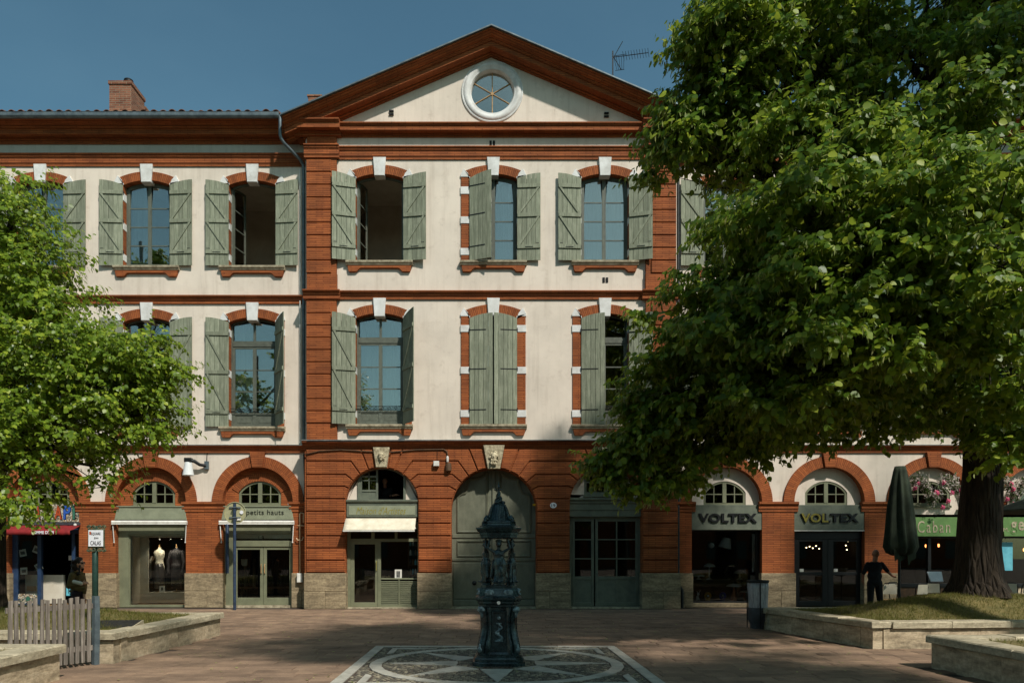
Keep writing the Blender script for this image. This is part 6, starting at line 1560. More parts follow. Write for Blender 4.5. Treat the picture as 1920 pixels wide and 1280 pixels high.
# recessed panels with a dolphin-and-trident relief on the four faces
for k in range(4):
    a = k * math.pi / 2; d = Vector((math.sin(a), -math.cos(a), 0)); t = Vector((math.cos(a), math.sin(a), 0)); b = Vector((FX, FYc, 0)) + d * .262
    def wp(u, z, o=0): return b + t * u + d * o + Vector((0, 0, z))
    m = MB()
    for u0, u1, z0, z1 in ((-.10, -.085, .24, .80), (.085, .10, .24, .80), (-.085, .085, .24, .255), (-.085, .085, .785, .80)):
        vs = [wp(u, z, o) for o in (-.02, .012) for u, z in ((u0, z0), (u1, z0), (u1, z1), (u0, z1))]; m.add(vs, [(0, 3, 2, 1), (4, 5, 6, 7), (0, 1, 5, 4), (1, 2, 6, 5), (2, 3, 7, 6), (3, 0, 4, 7)])
    m.build('panel_frame', 'iron', ft)
    if k in (0, 1, 3):
        pr = [('c', wp(0, .62, -.01), wp(0, .42, -.005), .010, .010)]; last = None
        for i in range(14):
            th = i / 13 * 2 * math.pi * .9; p_ = wp(.045 * math.sin(th * 1.5), .60 - .21 * i / 13, .0); 
            if last: pr.append(('c', last, p_, .012 + .010 * i / 13, .012 + .010 * (i + 1) / 13))
            last = p_
        pr += [('e', wp(0, .37, .0), (.032, .025, .026)), ('e', wp(-.04, .36, -.005), (.026, .018, .014)), ('e', wp(.04, .36, -.005), (.026, .018, .014)), ('c', wp(-.035, .62, 0), wp(.035, .62, 0), .008, .008), ('e', wp(0, .70, -.01), (.03, .018, .03))]
        blob('relief', pr, .008, 'iron_highlight', ft, org=b, smooth_it=1)
        # cartouche on the sloping cap
        for s in (-1, 1):
            q = wp(s * .14, 1.08, .03); blob('cartouche', [('c', q + t * -.06, q + t * .06, .014, .014), ('e', q + Vector((0, 0, .03)), (.045, .02, .018)), ('e', q - Vector((0, 0, .03)), (.05, .022, .018)), ('e', q + t * .05, (.018, .02, .04)), ('e', q - t * .05, (.018, .02, .04)), ('e', q, (.02, .03, .03))], .009, 'iron_highlight', ft, org=q, smooth_it=1)
m = MB(); m.lathe([(.026, 0), (.026, .004)], (FX - .005, FYc - .352, .932), 20, axis='Y'); m.build('sticker', 'paper', ft)
# caryatid: one figure, copied round the cap
Zc = 1.19
def caryatid_mesh():
    pr = []
    def body(mb):
        secs = [(.0, .070, .060), (.02, .068, .058), (.10, .060, .050), (.20, .062, .052), (.28, .067, .056), (.335, .062, .050), (.38, .047, .038), (.43, .056, .042), (.465, .060, .040), (.49, .045, .032), (.505, .022, .022)]
        n = 26; vs = []
        for z, rx, ry in secs:
            for i in range(n):
                a = 2 * math.pi * i / n; f = 1 + (.13 * math.cos(7 * a + z * 9) + .06 * math.cos(13 * a - z * 14)) * (1 if z < .34 else .25)
                sw = .018 * math.sin(z * 7)
                vs.append((sw + rx * f * math.cos(a), ry * f * math.sin(a), z))
        fs = [list(range(n))[::-1], [(len(secs) - 1) * n + i for i in range(n)]]
        for l in range(len(secs) - 1):
            for i in range(n): j = (i + 1) % n; fs.append((l * n + i, l * n + j, (l + 1) * n + j, (l + 1) * n + i))
        mb.add(vs, fs)
    pr.append(('m', body))
    pr += [('c', (0, 0, .49), (0, 0, .54), .020, .019), ('e', (0, -.006, .580), (.029, .033, .040)), ('e', (0, .012, .588), (.036, .034, .038)), ('e', (0, .038, .57), (.020, .022, .022)), ('e', (0, -.036, .574), (.006, .010, .010)),
           ('e', (-.026, -.030, .435), (.020, .016, .020)), ('e', (.026, -.030, .435), (.020, .016, .020)),
           ('e', (-.026, -.055, .012), (.020, .040, .014)), ('e', (.030, -.050, .012), (.020, .038, .014)),
           ('e', (.022, -.036, .17), (.028, .030, .10))]
    for s in (-1, 1):
        sh, el, ha = Vector((s * .056, 0, .474)), Vector((s * .125, -.004, .53)), Vector((s * .10, .0, .66))
        pr += [('c', sh, el, .022, .018), ('c', el, ha, .018, .013), ('e', ha + Vector((0, -.004, .018)), (.014, .012, .022)), ('c', sh + Vector((0, 0, -.0)), Vector((s * .04, .02, .34)), .016, .012), ('c', (s * .065, .01, .30), (s * .085, .02, .08), .014, .02)]
    pr += [('e', (0, 0, .64), (.042, .042, .022)), ('e', (0, 0, .612), (.034, .034, .016))]
    return blob('caryatid', pr, .0075, 'iron', as_mesh=True, smooth_it=1)
cm = caryatid_mesh()
for k in range(4):
    a = k * math.pi / 2; d = Vector((math.sin(a), -math.cos(a), 0)); p = Vector((FX, FYc, Zc + .03)) + d * .195
    inst('caryatid', cm, ft, p, (0, 0, a), (1.32, 1.32, .97))
    m = MB(); m.lathe([(.085, -.03), (.085, -.005), (.078, .0), (.07, .01)], p, 16); m.build('caryatid_base', 'iron', ft, smooth='auto')
m = MB(); m.lathe([(.05, 0), (.04, .03), (.03, .06), (.02, .09)], (FX, FYc, Zc), 16); m.build('water_bowl', 'iron', ft, smooth='auto')
# entablature, dome, crockets
m = MB(); octo(m, [(.25, 1.875), (.275, 1.89), (.275, 1.925), (.285, 1.93), (.285, 1.96), (.315, 1.985), (.325, 2.0), (.34, 2.02), (.34, 2.04), (.30, 2.05)], .62); m.build('entablature', 'iron', ft)
m = MB(); octo(m, [(.285, 2.045), (.285, 2.06), (.26, 2.075), (.25, 2.10), (.255, 2.11), (.245, 2.13), (.215, 2.145)], .66); m.build('dome_base', 'iron', ft)
def dome_r(z):
    t = min(1, max(0, (z - 2.13) / (2.40 - 2.13))); return .215 * (1 - t) ** .75 * (1 - .12 * math.sin(math.pi * t)) + .075 * t
m = MB(); m.lathe([(dome_r(2.13 + .27 * k / 10), 2.13 + .27 * k / 10) for k in range(11)], (FX, FYc, 0), 40); m.build('dome', 'iron', ft, smooth=True)
sc_ = MB()      # overlapping fish scales
for r_ in range(11):
    z = 2.145 + r_ * .0225; n = max(14, int(2 * math.pi * dome_r(z) / .034))
    for k in range(n):
        a = 2 * math.pi * (k + .5 * (r_ % 2)) / n; R_ = dome_r(z) + .004; R2 = dome_r(z + .03) + .001; w = math.pi / n * .96
        pt = lambda rr, aa, zz: (FX + rr * math.cos(aa), FYc + rr * math.sin(aa), zz)
        sc_.add([pt(R2, a - w, z + .028), pt(R_ + .003, a - w, z + .010), pt(R_ + .006, a - w * .6, z - .002), pt(R_ + .007, a, z - .007), pt(R_ + .006, a + w * .6, z - .002), pt(R_ + .003, a + w, z + .010), pt(R2, a + w, z + .028)], [(0, 1, 2, 3, 4, 5, 6)])
o = sc_.build('scales', 'iron', ft); o['kind'] = 'stuff'
for sx in (-1, 1):
    for sy in (-1, 1):
        d = Vector((sx, sy, 0)).normalized(); b = Vector((FX, FYc, 0)); pr = []; last = None
        for i in range(9):
            z = 2.16 + .245 * i / 8; p_ = b + d * (dome_r(z) + .014) + Vector((0, 0, z))
            if last: pr.append(('c', last, p_, .014, .013))
            if i < 8: pr.append(('e', p_ + d * .016, (.017, .017, .014)))
            last = p_
        q = b + d * .265 + Vector((0, 0, 2.165)); pr += [('e', q, (.045, .045, .042)), ('e', q + d * .03 + Vector((0, 0, -.035)), (.034, .034, .024)), ('e', q + Vector((0, 0, .04)) - d * .01, (.026, .026, .022))]
        blob('crocket_rib', pr, .009, 'iron', ft, org=q, smooth_it=1)
# finial: entwined dolphins and a spear
pr = []
for s in range(3):
    last = None
    for i in range(12):
        th = 2 * math.pi * (i / 11 * .85 + s / 3); rr = .055 * (1 - i / 11 * .75); p_ = (FX + rr * math.cos(th), FYc + rr * math.sin(th), 2.41 + .20 * i / 11)
        if last: pr.append(('c', last, p_, .026 * (1 - i / 16), .026 * (1 - (i + 1) / 16)))
        last = p_
    th = 2 * math.pi * s / 3; pr += [('e', (FX + .07 * math.cos(th), FYc + .07 * math.sin(th), 2.42), (.036, .036, .030)), ('e', (FX + .055 * math.cos(th + 5.4), FYc + .055 * math.sin(th + 5.4), 2.615), (.026, .026, .012))]
pr += [('c', (FX, FYc, 2.38), (FX, FYc, 2.6), .03, .012)]
blob('dolphins', pr, .009, 'iron', ft, org=(FX, FYc, 2.39), smooth_it=1)
m = MB(); m.lathe([(.014, 2.58), (.012, 2.64), (.024, 2.655), (.020, 2.675), (.008, 2.69), (.012, 2.70), (.003, 2.735)], (FX, FYc, 0), 12); m.build('spear', 'iron', ft, smooth='auto')
# ---------------------------------------------------------------- people
def add_hand(pr, w, d, up, s=1.0, curl=.5):
    """palm with four fingers and a thumb; d = finger direction, up = back of the hand"""
    w, d, up = Vector(w), Vector(d).normalized(), Vector(up).normalized(); sd_ = d.cross(up).normalized()
    pr.append(('e', w + d * .045 * s, (.036 * s, .036 * s, .036 * s)))
    for k, L in enumerate((.062, .072, .068, .054)):
        o = w + d * .075 * s + sd_ * (k - 1.5) * .019 * s; m_ = o + d * L * .55 * s - up * .018 * curl * s; e = m_ + (d * (1 - curl) - up * curl).normalized() * L * .5 * s
        pr += [('c', o, m_, .0095 * s, .009 * s), ('c', m_, e, .009 * s, .0075 * s)]
    th = w + d * .025 * s - sd_ * .034 * s; t2 = th + (d * .7 - sd_ * .6).normalized() * .04 * s
    pr += [('c', th, t2, .012 * s, .010 * s), ('c', t2, t2 + (d - up * .3).normalized() * .03 * s, .010 * s, .008 * s)]
# woman by the toy shop: olive jacket, plum trousers, sunglasses, facing right
Yw = 16.0; wx = U(146, Yw); hz = 1.56; B = Vector((wx, Yw, 0)); P = lambda x, y, z: B + Vector((x, y, z))
wm = thing('person', 'dark haired person in sunglasses and olive jacket holding a parcel near the red awning', 'person', (wx, Yw, 0))
hc = P(.045, -.01, 1.445)
pr = [('e', hc, (.092, .074, .108)), ('e', hc + Vector((.02, 0, -.05)), (.070, .060, .062)), ('c', P(.0, .0, 1.26), hc + Vector((-.015, 0, -.05)), .052, .050), ('e', hc + Vector((.095, 0, -.01)), (.018, .014, .022)), ('e', hc + Vector((.082, 0, -.055)), (.016, .024, .010)), ('e', hc + Vector((.07, 0, -.085)), (.026, .026, .020)), ('e', hc + Vector((-.01, -.074, -.005)), (.018, .012, .028)), ('e', P(0, 0, 1.24), (.10, .07, .05))]
add_hand(pr, P(.17, -.15, 1.02), (.7, .5, .25), (.3, -.6, .6), 1.0, .7)
pr.append(('c', P(.13, -.165, 1.0), P(.18, -.15, 1.03), .028, .026))
add_hand(pr, P(.16, -.04, .72), (.2, -.1, -1), (.9, -.3, .0), 1.0, .4); pr.append(('c', P(.15, -.03, .80), P(.16, -.04, .71), .028, .025))
blob('body', pr, .0085, 'skin', wm, org=B, smooth_it=2)
rg = random.Random(8); pr = [('e', hc + Vector((-.03, 0, .03)), (.100, .092, .105)), ('e', hc + Vector((-.085, 0, -.06)), (.075, .095, .13))]
for k in range(46):
    a = rg.uniform(-1.25, 1.25) ; q = hc + Vector((-.075 - .06 * math.cos(a), math.sin(a) * .10, rg.uniform(-.26, .06))); pr.append(('e', q, (rg.uniform(.025, .042),) * 3))
for k in range(16): q = hc + Vector((rg.uniform(-.02, .06), rg.choice((-1, 1)) * .078, rg.uniform(-.27, -.05))); pr.append(('e', q, (.022, .02, .034)))
for k in range(20): a, b_ = rg.uniform(0, 6.28), rg.uniform(.2, 1.3); pr.append(('e', hc + Vector((-.03 + .092 * math.cos(a) * math.cos(b_), .088 * math.sin(a) * math.cos(b_), .03 + .10 * math.sin(b_))), (.026,) * 3))
blob('hair', pr, .009, 'hair', wm, org=hc, smooth_it=1)
m = MB()
for s in (-1, 1): m.ico(hc + Vector((.083 if s < 0 else .083, s * .034, .018)), .027, 2, (.55, 1.05, .9))
m.tube([hc + Vector((.10, -.03, .026)), hc + Vector((.105, 0, .028)), hc + Vector((.10, .03, .026))], .005, 5); m.tube([hc + Vector((.085, -.06, .024)), hc + Vector((-.02, -.08, .02))], .006, 5); m.build('sunglasses', 'lens_black', wm, smooth=True)
pr = [('e', P(0, 0, 1.12), (.165, .12, .16)), ('e', P(-.01, 0, .98), (.165, .125, .17)), ('e', P(-.01, 0, .86), (.165, .13, .07)), ('e', P(.0, 0, 1.235), (.14, .09, .05)), ('c', P(-.03, -.165, 1.20), P(-.07, -.215, .97), .068, .056), ('c', P(-.07, -.215, .97), P(.12, -.17, 1.0), .056, .042), ('c', P(.0, .16, 1.20), P(.05, .18, .96), .066, .054), ('c', P(.05, .18, .96), P(.15, -.02, .82), .054, .040), ('c', P(-.01, -.08, 1.27), P(.05, -.055, 1.25), .03, .025), ('c', P(-.01, .08, 1.27), P(.05, .055, 1.25), .03, .025), ('e', P(.09, -.11, 1.02), (.03, .02, .10))]
blob('jacket', pr, .011, 'jacket_olive', wm, org=P(0, 0, .8), smooth_it=3)
pr = [('e', P(0, 0, .83), (.16, .125, .11))]
for s in (-1, 1): pr += [('c', P(0, s * .08, .80), P(.03 * s, s * .085, .45), .088, .062), ('c', P(.03 * s, s * .085, .45), P(0, s * .085, .07), .060, .046)]
blob('trousers', pr, .012, 'trousers_plum', wm, org=P(0, 0, .05), smooth_it=2)
pr = []
for s in (-1, 1): pr += [('c', P(-.03, s * .085, .035), P(.13, s * .09, .03), .036, .032), ('c', P(-.01, s * .085, .04), P(-.01, s * .085, .10), .038, .042)]
blob('shoes', pr, .01, 'cloth_black', wm, org=P(0, 0, 0), smooth_it=1)
pc = MB(); a, b_ = P(.0, -.20, 1.075), P(.20, -.185, 1.02); pc.tube([a, a + (b_ - a) * .1, b_ - (b_ - a) * .1, b_], [.03, .042, .04, .03], 10); tag(pc.build('parcel', 'cloth_cream', smooth='auto'), 'small pale parcel held by the person in sunglasses', 'parcel')
sb_ = MB(); sb_.bbox(P(.05, 0, 0).x, P(.19, 0, 0).x, Yw - .24, Yw - .14, .93, .98, .02); tag(blob('handbag', [('e', P(.10, -.17, .93), (.13, .05, .06)), ('c', P(-.02, -.17, .95), P(.22, -.16, .93), .04, .035)], .011, 'jacket_olive', org=P(.1, -.17, .9)), 'small dark olive bag at the waist of the person in sunglasses', 'bag')
# waiter in black by the folded parasol, seen from behind, right arm bent
Ym = 19.0; mx_ = U(1640, Ym); B2 = Vector((mx_, Ym, 0)); Q = lambda x, y, z: B2 + Vector((x, y, z))
mn = thing('person', 'bald person in black clothes standing beside the folded parasol', 'person', (mx_, Ym, 0))
hc = Q(.03, .01, 1.665)
pr = [('e', hc, (.080, .098, .112)), ('e', hc + Vector((.02, .04, -.06)), (.062, .07, .06)), ('c', Q(0, 0, 1.45), hc - Vector((0, .01, .05)), .062, .058), ('e', hc + Vector((.083, .0, -.01)), (.012, .02, .03)), ('e', hc + Vector((-.083, .0, -.01)), (.012, .02, .03)), ('e', hc + Vector((.03, .10, -.015)), (.016, .02, .022)), ('e', Q(0, 0, 1.43), (.11, .07, .05)),
      ('c', Q(.36, .03, 1.20), Q(.50, .10, 1.10), .040, .030), ('c', Q(-.27, .04, 1.16), Q(-.24, .12, 1.0), .04, .03)]
add_hand(pr, Q(.50, .10, 1.10), (.8, .5, -.1), (0, 0, 1), 1.1, .5); add_hand(pr, Q(-.24, .12, 1.0), (.3, .6, -.8), (-1, 0, 0), 1.1, .5)
blob('body', pr, .0095, 'skin_dark', mn, org=B2, smooth_it=2)
pr = [('e', Q(0, 0, 1.30), (.20, .12, .17)), ('e', Q(0, 0, 1.10), (.185, .13, .20)), ('e', Q(0, 0, .95), (.185, .135, .09)), ('e', Q(0, 0, 1.42), (.19, .09, .05)), ('c', Q(.18, 0, 1.40), Q(.33, .02, 1.23), .062, .054), ('c', Q(-.18, 0, 1.40), Q(-.26, .03, 1.18), .062, .054)]
blob('shirt', pr, .012, 'cloth_black', mn, org=Q(0, 0, .9), smooth_it=3)
pr = [('e', Q(0, 0, .93), (.18, .13, .12)), ('c', Q(-.095, 0, .90), Q(-.12, -.02, .48), .10, .075), ('c', Q(-.12, -.02, .48), Q(-.13, .03, .06), .072, .055), ('c', Q(.095, 0, .90), Q(.15, .03, .48), .10, .075), ('c', Q(.15, .03, .48), Q(.19, -.02, .06), .072, .055)]
blob('trousers', pr, .012, 'cloth_black', mn, org=Q(0, 0, .05), smooth_it=2)
blob('shoes', [('c', Q(-.13, -.02, .04), Q(-.14, .17, .03), .042, .038), ('c', Q(.19, -.06, .04), Q(.20, .12, .03), .042, .038)], .011, 'cloth_black', mn, org=B2, smooth_it=1)
# person at the open lunette above the art shop
Yp = PY + .75; B3 = Vector((U(722, Yp), Yp, V(938, Yp) - .65)); T = lambda x, y, z: B3 + Vector((x, y, z))
p3 = thing('person', 'dimly seen person in dark clothes leaning inside the half round window', 'person', B3[:])
hc = T(0, -.05, 1.25); pr = [('e', hc, (.08, .095, .11)), ('e', hc + Vector((.02, -.09, -.01)), (.014, .02, .02)), ('e', hc + Vector((.01, -.04, -.06)), (.06, .06, .055)), ('c', T(0, 0, 1.05), hc - Vector((0, 0, .05)), .055, .055), ('e', hc + Vector((.08, 0, 0)), (.01, .02, .028)), ('c', T(.20, -.2, .78), T(.34, -.28, .80), .038, .03)]
add_hand(pr, T(.34, -.28, .80), (.9, -.1, .1), (0, 0, 1), 1.1, .4); blob('body', pr, .0095, 'skin_dark', p3, org=T(0, 0, .7), smooth_it=2)
blob('hair', [('e', hc + Vector((0, .02, .03)), (.085, .095, .10)), ('e', hc + Vector((0, .05, -.02)), (.08, .06, .08))], .011, 'hair', p3, org=hc, smooth_it=1)
blob('shirt', [('e', T(0, 0, .90), (.20, .125, .16)), ('e', T(0, 0, .60), (.17, .12, .25)), ('c', T(-.19, 0, 1.0), T(-.24, -.08, .75), .07, .055), ('c', T(-.24, -.08, .75), T(-.05, -.2, .72), .055, .042), ('c', T(.19, 0, 1.0), T(.17, -.1, .80), .07, .055), ('c', T(.17, -.1, .80), T(.24, -.22, .785), .055, .045)], .012, 'cloth_black', p3, org=T(0, 0, .4), smooth_it=3)
blob('trousers', [('e', T(0, 0, .35), (.17, .12, .12)), ('c', T(-.09, 0, .32), T(-.09, 0, -.1), .09, .07), ('c', T(.09, 0, .32), T(.09, 0, -.1), .09, .07)], .014, 'cloth_black', p3, org=T(0, 0, -.1), smooth_it=2)
# ---------------------------------------------------------------- boutique window display
Yd = WY + .95
def mannequin(px, top_mat, skirt, lab, stand='pale_wood'):
    x = U(px, Yd); z0 = .44; t = thing('mannequin', lab, 'mannequin', (x, Yd, z0)); q = lambda a, b, c: Vector((x + a, Yd + b, c))
    m = MB(); m.lathe([(.13, z0), (.12, z0 + .02), (.014, z0 + .03), (.014, 1.0)], (x, Yd, 0), 14); m.build('stand', stand, t, smooth='auto')
    m = MB(); m.lathe([(.035, 1.86), (.03, 1.89), (.018, 1.92), (.02, 1.95), (.008, 1.98)], (x, Yd, 0), 12); m.build('neck_cap', 'pale_wood', t, smooth='auto')
    m = MB(); m.lathe([(.10, 1.12), (.165, 1.16), (.172, 1.24), (.150, 1.34), (.130, 1.43), (.135, 1.50), (.160, 1.58), (.172, 1.65), (.178, 1.71), (.165, 1.76), (.10, 1.80), (.052, 1.83), (.046, 1.88)], (x, Yd, 0), 30, ex=lambda a, z: 1 - .32 * abs(math.sin(a)) + (.16 * max(0, -math.sin(a)) * abs(math.cos(a)) * 2 if 1.52 < z < 1.72 else 0)); m.build('torso', top_mat, t, smooth=True)
    m = MB(); m.lathe([(.14, 1.36), (.165, 1.26), (.17, 1.1), (.16, .8), (.17, .55), (.15, .55)], (x, Yd, 0), 30, ex=lambda a, z: (1 + .05 * math.cos(8 * a + z * 3)) * (1 - .15 * abs(math.sin(a)))); m.build('skirt', skirt, t, smooth=True)
    return t
mannequin(299, 'cloth_cream', 'sequin', 'mannequin in a cream top and dark sequin skirt in the boutique window')
mt = mannequin(331, 'striped_cloth', 'striped_cloth', 'mannequin in a long dark striped dress in the boutique window')
for s in (-1, 1): blob('sleeve', [('c', (U(331, Yd) + s * .17, Yd, 1.73), (U(331, Yd) + s * .26, Yd - .03, 1.40), .06, .05), ('c', (U(331, Yd) + s * .26, Yd - .03, 1.40), (U(331, Yd) + s * .22, Yd - .08, 1.05), .05, .05)], .014, 'striped_cloth', mt)
st_ = thing('stool', 'small pale wooden stool in the corner of the boutique window', 'stool', (U(266, Yd), Yd, .44)); x = U(266, Yd)
m = MB(); m.bbox(x - .17, x + .17, Yd - .15, Yd + .15, .76, .79, .008); m.build('seat', 'paper', st_)
for sx in (-1, 1):
    for sy in (-1, 1): m = MB(); m.tube([(x + sx * .13, Yd + sy * .12, .76), (x + sx * .16, Yd + sy * .14, .44)], .014, 6); m.build('leg', 'pale_wood', st_)
m = MB(); m.tube([(x - .15, Yd - .13, .58), (x + .15, Yd - .13, .58)], .009, 6); m.build('stretcher', 'pale_wood', st_)
hp = thing('hoop_rack', 'tall pale bent wood hoop standing on the boutique stool', 'rack', (x, Yd, .79))
m = MB(); m.tube([(x - .10, Yd, .79), (x - .03, Yd, 1.50)] + [(x + .03 * -math.cos(math.pi * k / 6), Yd, 1.50 + .04 * math.sin(math.pi * k / 6)) for k in range(7)] + [(x + .12, Yd, .79)], .012, 6); m.build('hoop', 'pale_wood', hp)
m = MB(); m.box(U(304, Yd), U(314, Yd), Yd - .2, Yd - .185, .445, .445 + .2); fr_ = m.build('picture_frame', 'paper'); tag(fr_, 'small framed picture leaning at the foot of the mannequins', 'picture')
for k, px in enumerate((309.0,)): m = MB(); m.box(U(307, Yd), U(311, Yd), Yd - .204, Yd - .2005, .50, .60); m.build('print', 'print_dark', fr_)
def rack(px0, px1, Y, zr, n, lab, mats, z0):
    t = thing('clothes_rail', lab, 'rail', (U((px0 + px1) / 2, Y), Y, z0)); m = MB(); xa, xb = U(px0, Y), U(px1, Y)
    m.tube([(xa, Y, z0), (xa, Y, zr), (xb, Y, zr), (xb, Y, z0)], .014, 6); m.build('frame', 'dark_metal', t); rg = random.Random(px0)
    for k in range(n):
        x = xa + .06 + (xb - xa - .12) * k / (n - 1); L = rg.uniform(.7, 1.1); w = rg.uniform(.16, .22); m = MB()
        pr = [(.02, zr - .03), (w * .7, zr - .12), (w, zr - .18), (w * .85, zr - .5), (w * .95, zr - L)]
        n_ = 12; vs = []; 
        for r_, z in pr:
            for i in range(n_): a = 2 * math.pi * i / n_; vs.append((x + .035 * math.cos(a) * (1 + .3 * math.cos(3 * a + z * 5)), Y + r_ * math.sin(a), z))
        m.add(vs, [(l * n_ + i, l * n_ + (i + 1) % n_, (l + 1) * n_ + (i + 1) % n_, (l + 1) * n_ + i) for l in range(len(pr) - 1) for i in range(n_)])
        m.build('garment', mats[k % len(mats)], t, smooth=True)
rack(262, 296, Yd + .55, 1.62, 8, 'clothes rail of beige garments behind the stool in the boutique', ['beige_cloth', 'timber_brown', 'cloth_cream'], .44)
rack(312, 352, Yd + .75, 1.85, 9, 'clothes rail of dark garments behind the striped mannequin', ['cloth_black', 'striped_cloth', 'trousers_plum', 'cloth_black'], .44)
rack(452, 492, WY + 1.5, 1.55, 7, 'clothes rail of dark garments behind the left boutique door', ['cloth_black', 'beige_cloth', 'trousers_plum'], .06)
rack(505, 545, WY + 1.6, 1.5, 7, 'clothes rail of dark garments behind the right boutique door', ['cloth_black', 'trousers_plum', 'striped_cloth'], .06)
tb = thing('display_table', 'low wooden table behind the boutique doors', 'table', (ARC_L[3], WY + 1.0, .06)); m = MB(); m.bbox(ARC_L[3] - .85, ARC_L[3] + .85, WY + .8, WY + 1.3, .56, .60, .005); m.build('top', 'timber_brown', tb)
for sx in (-1, 1):
    for sy in (.84, 1.26): m = MB(); m.box(ARC_L[3] + sx * .8 - .025, ARC_L[3] + sx * .8 + .025, WY + sy - .02, WY + sy + .02, .06, .56); m.build('leg', 'timber_brown', tb)
hb = thing('handbag', 'small cream handbag hanging behind the left boutique door', 'bag', (U(458, WY + .8), WY + .8, 1.28)); x = U(458, WY + .8)
m = MB(); m.prism([(x - .09, 1.33), (x - .05, 1.28), (x + .07, 1.28), (x + .1, 1.33), (x + .1, 1.5), (x - .1, 1.5)], WY + .77, WY + .83, .012); m.build('pouch', 'canvas', hb); m = MB(); m.tube([(x - .08, WY + .8, 1.5), (x, WY + .8, 1.78), (x + .08, WY + .8, 1.5)], .008, 6); m.build('strap', 'timber_brown', hb)
# ---------------------------------------------------------------- lamps in the lamp shop window
Yl = WY + .75
sl_ = MB(); sl_.box(ARC_R[0] - 1.0, ARC_R[0] + .9, Yl - .4, Yl + .7, .14, .18); tag(sl_.build('display_shelf', 'black_paint'), 'low black display shelf in the lamp shop window', 'shelf')
s2 = MB(); s2.box(ARC_R[0] - 1.0, ARC_R[0] + .9, Yl + .30, Yl + .65, .80, .83); tag(s2.build('display_shelf', 'black_paint'), 'upper black glass shelf in the lamp shop window', 'shelf')
def mush(px, zb, zt, rw, lab, foot='lamp_white', shape='dome'):
    x = U(px, Yl); Y = Yl + (.45 if zb > .5 else 0); x = U(px, Y); t = thing('table_lamp', lab, 'lamp', (x, Y, zb)); h = rw * (.62 if shape == 'dome' else .42)
    m = MB()
    if foot == 'lamp_copper': m.lathe([(rw * .42, zb), (rw * .40, zb + .01), (rw * .12, zt - h), (rw * .08, zt - h * .5)], (x, Y, 0), 18)
    else: m.lathe([(rw * .55, zb), (rw * .5, zb + .02), (rw * .12, zb + .06), (rw * .10, zt - h * .6)], (x, Y, 0), 18)
    m.build('foot', foot, t, smooth='auto')
    m = MB(); pr = [(rw * math.cos(math.pi / 2 * k / 8) + .002, zt - h + h * math.sin(math.pi / 2 * k / 8)) for k in range(9)]; m.lathe(pr + [(rw * .9 * math.cos(math.pi / 2 * k / 8) + .001, zt - h + h * .9 * math.sin(math.pi / 2 * k / 8)) for k in range(8, -1, -1)], (x, Y, 0), 24, ex=(lambda a, z: 1 + .07 * math.cos(6 * a)) if shape == 'petal' else None); m.build('lamp_shade', 'lamp_white', t, smooth='auto'); return t
mush(1330, .83, 1.36, .19, 'white dome table lamp on the upper shelf of the lamp shop'); mush(1387, .83, 1.14, .19, 'white dome table lamp above the copper footed lamps')
mush(1310, .83, 1.02, .19, 'wide flat white lamp at the left of the lamp shop window', shape='petal'); mush(1376, .18, .72, .24, 'largest white petal shaded lamp on a copper foot', 'lamp_copper', 'petal'); mush(1396, .18, .50, .15, 'small white petal shaded lamp on a copper foot', 'lamp_copper', 'petal')
def figure(px, mat, lab, kind):
    x = U(px, Yl); t = thing('lamp_figure' if kind else 'table_lamp', lab, 'lamp', (x, Yl, .18))
    if kind: blob('figure', [('e', (x, Yl, .26), (.05, .05, .08)), ('e', (x + .02, Yl - .01, .38), (.045, .045, .045)), ('c', (x + .04, Yl, .42), (x + .09, Yl, .50), .014, .010), ('c', (x, Yl, .42), (x - .02, Yl, .48), .014, .010), ('c', (x - .03, Yl, .22), (x - .05, Yl - .03, .19), .02, .018), ('c', (x + .03, Yl, .22), (x + .06, Yl - .03, .19), .02, .018)], .011, mat, t)
    else:
        m = MB(); n = 24; m.sweep([(.035 * math.cos(2 * math.pi * k / 8), .05 * math.sin(2 * math.pi * k / 8)) for k in range(8)], [((x + .085 * math.cos(2 * math.pi * k / n), Yl, .33 + .085 * math.sin(2 * math.pi * k / n)), (math.cos(2 * math.pi * k / n), 0, math.sin(2 * math.pi * k / n)), (0, 1, 0)) for k in range(n)], loop=True); m.build('ring_shade', mat, t, smooth=True)
        m = MB(); m.lathe([(.08, .18), (.08, .20), (.045, .26)], (x, Yl, 0), 18); m.build('foot', mat, t, smooth='auto'); m = MB(); m.ico((x, Yl - .03, .33), .03, 2); m.build('bulb', 'lamp_white', t, smooth=True)
figure(1308, 'lamp_white', 'small white long eared figure lamp at the left of the window', 1); figure(1327, 'yellow_gloss', 'round yellow ring lamp on the lamp shop floor', 0); figure(1355, 'blue_gloss', 'round blue ring lamp on the lamp shop floor', 0)
pe = thing('pendant_lamp', 'big tilted white drum pendant hanging in the lamp shop window', 'lamp', (U(1362, Yl), Yl, 2.2)); x = U(1363, Yl)
m = MB(); d = Vector((-.25, 0, -1)).normalized(); A = Vector((1, 0, -.25)).normalized(); c0 = Vector((x, Yl, V(1008, Yl)))
m.sweep([(math.cos(2 * math.pi * k / 24), math.sin(2 * math.pi * k / 24)) for k in range(24)], [(c0, A * .13, Vector((0, .13, 0))), (c0 + d * .08, A * .15, Vector((0, .15, 0))), (c0 + d * .33, A * .21, Vector((0, .21, 0)))]); m.build('lamp_shade', 'lamp_white', pe, smooth='auto'); m = MB(); m.tube([c0, c0 + Vector((.05, 0, .4)), (x + .05, Yl, 3.0)], .01, 6); m.build('cord', 'dark_metal', pe)
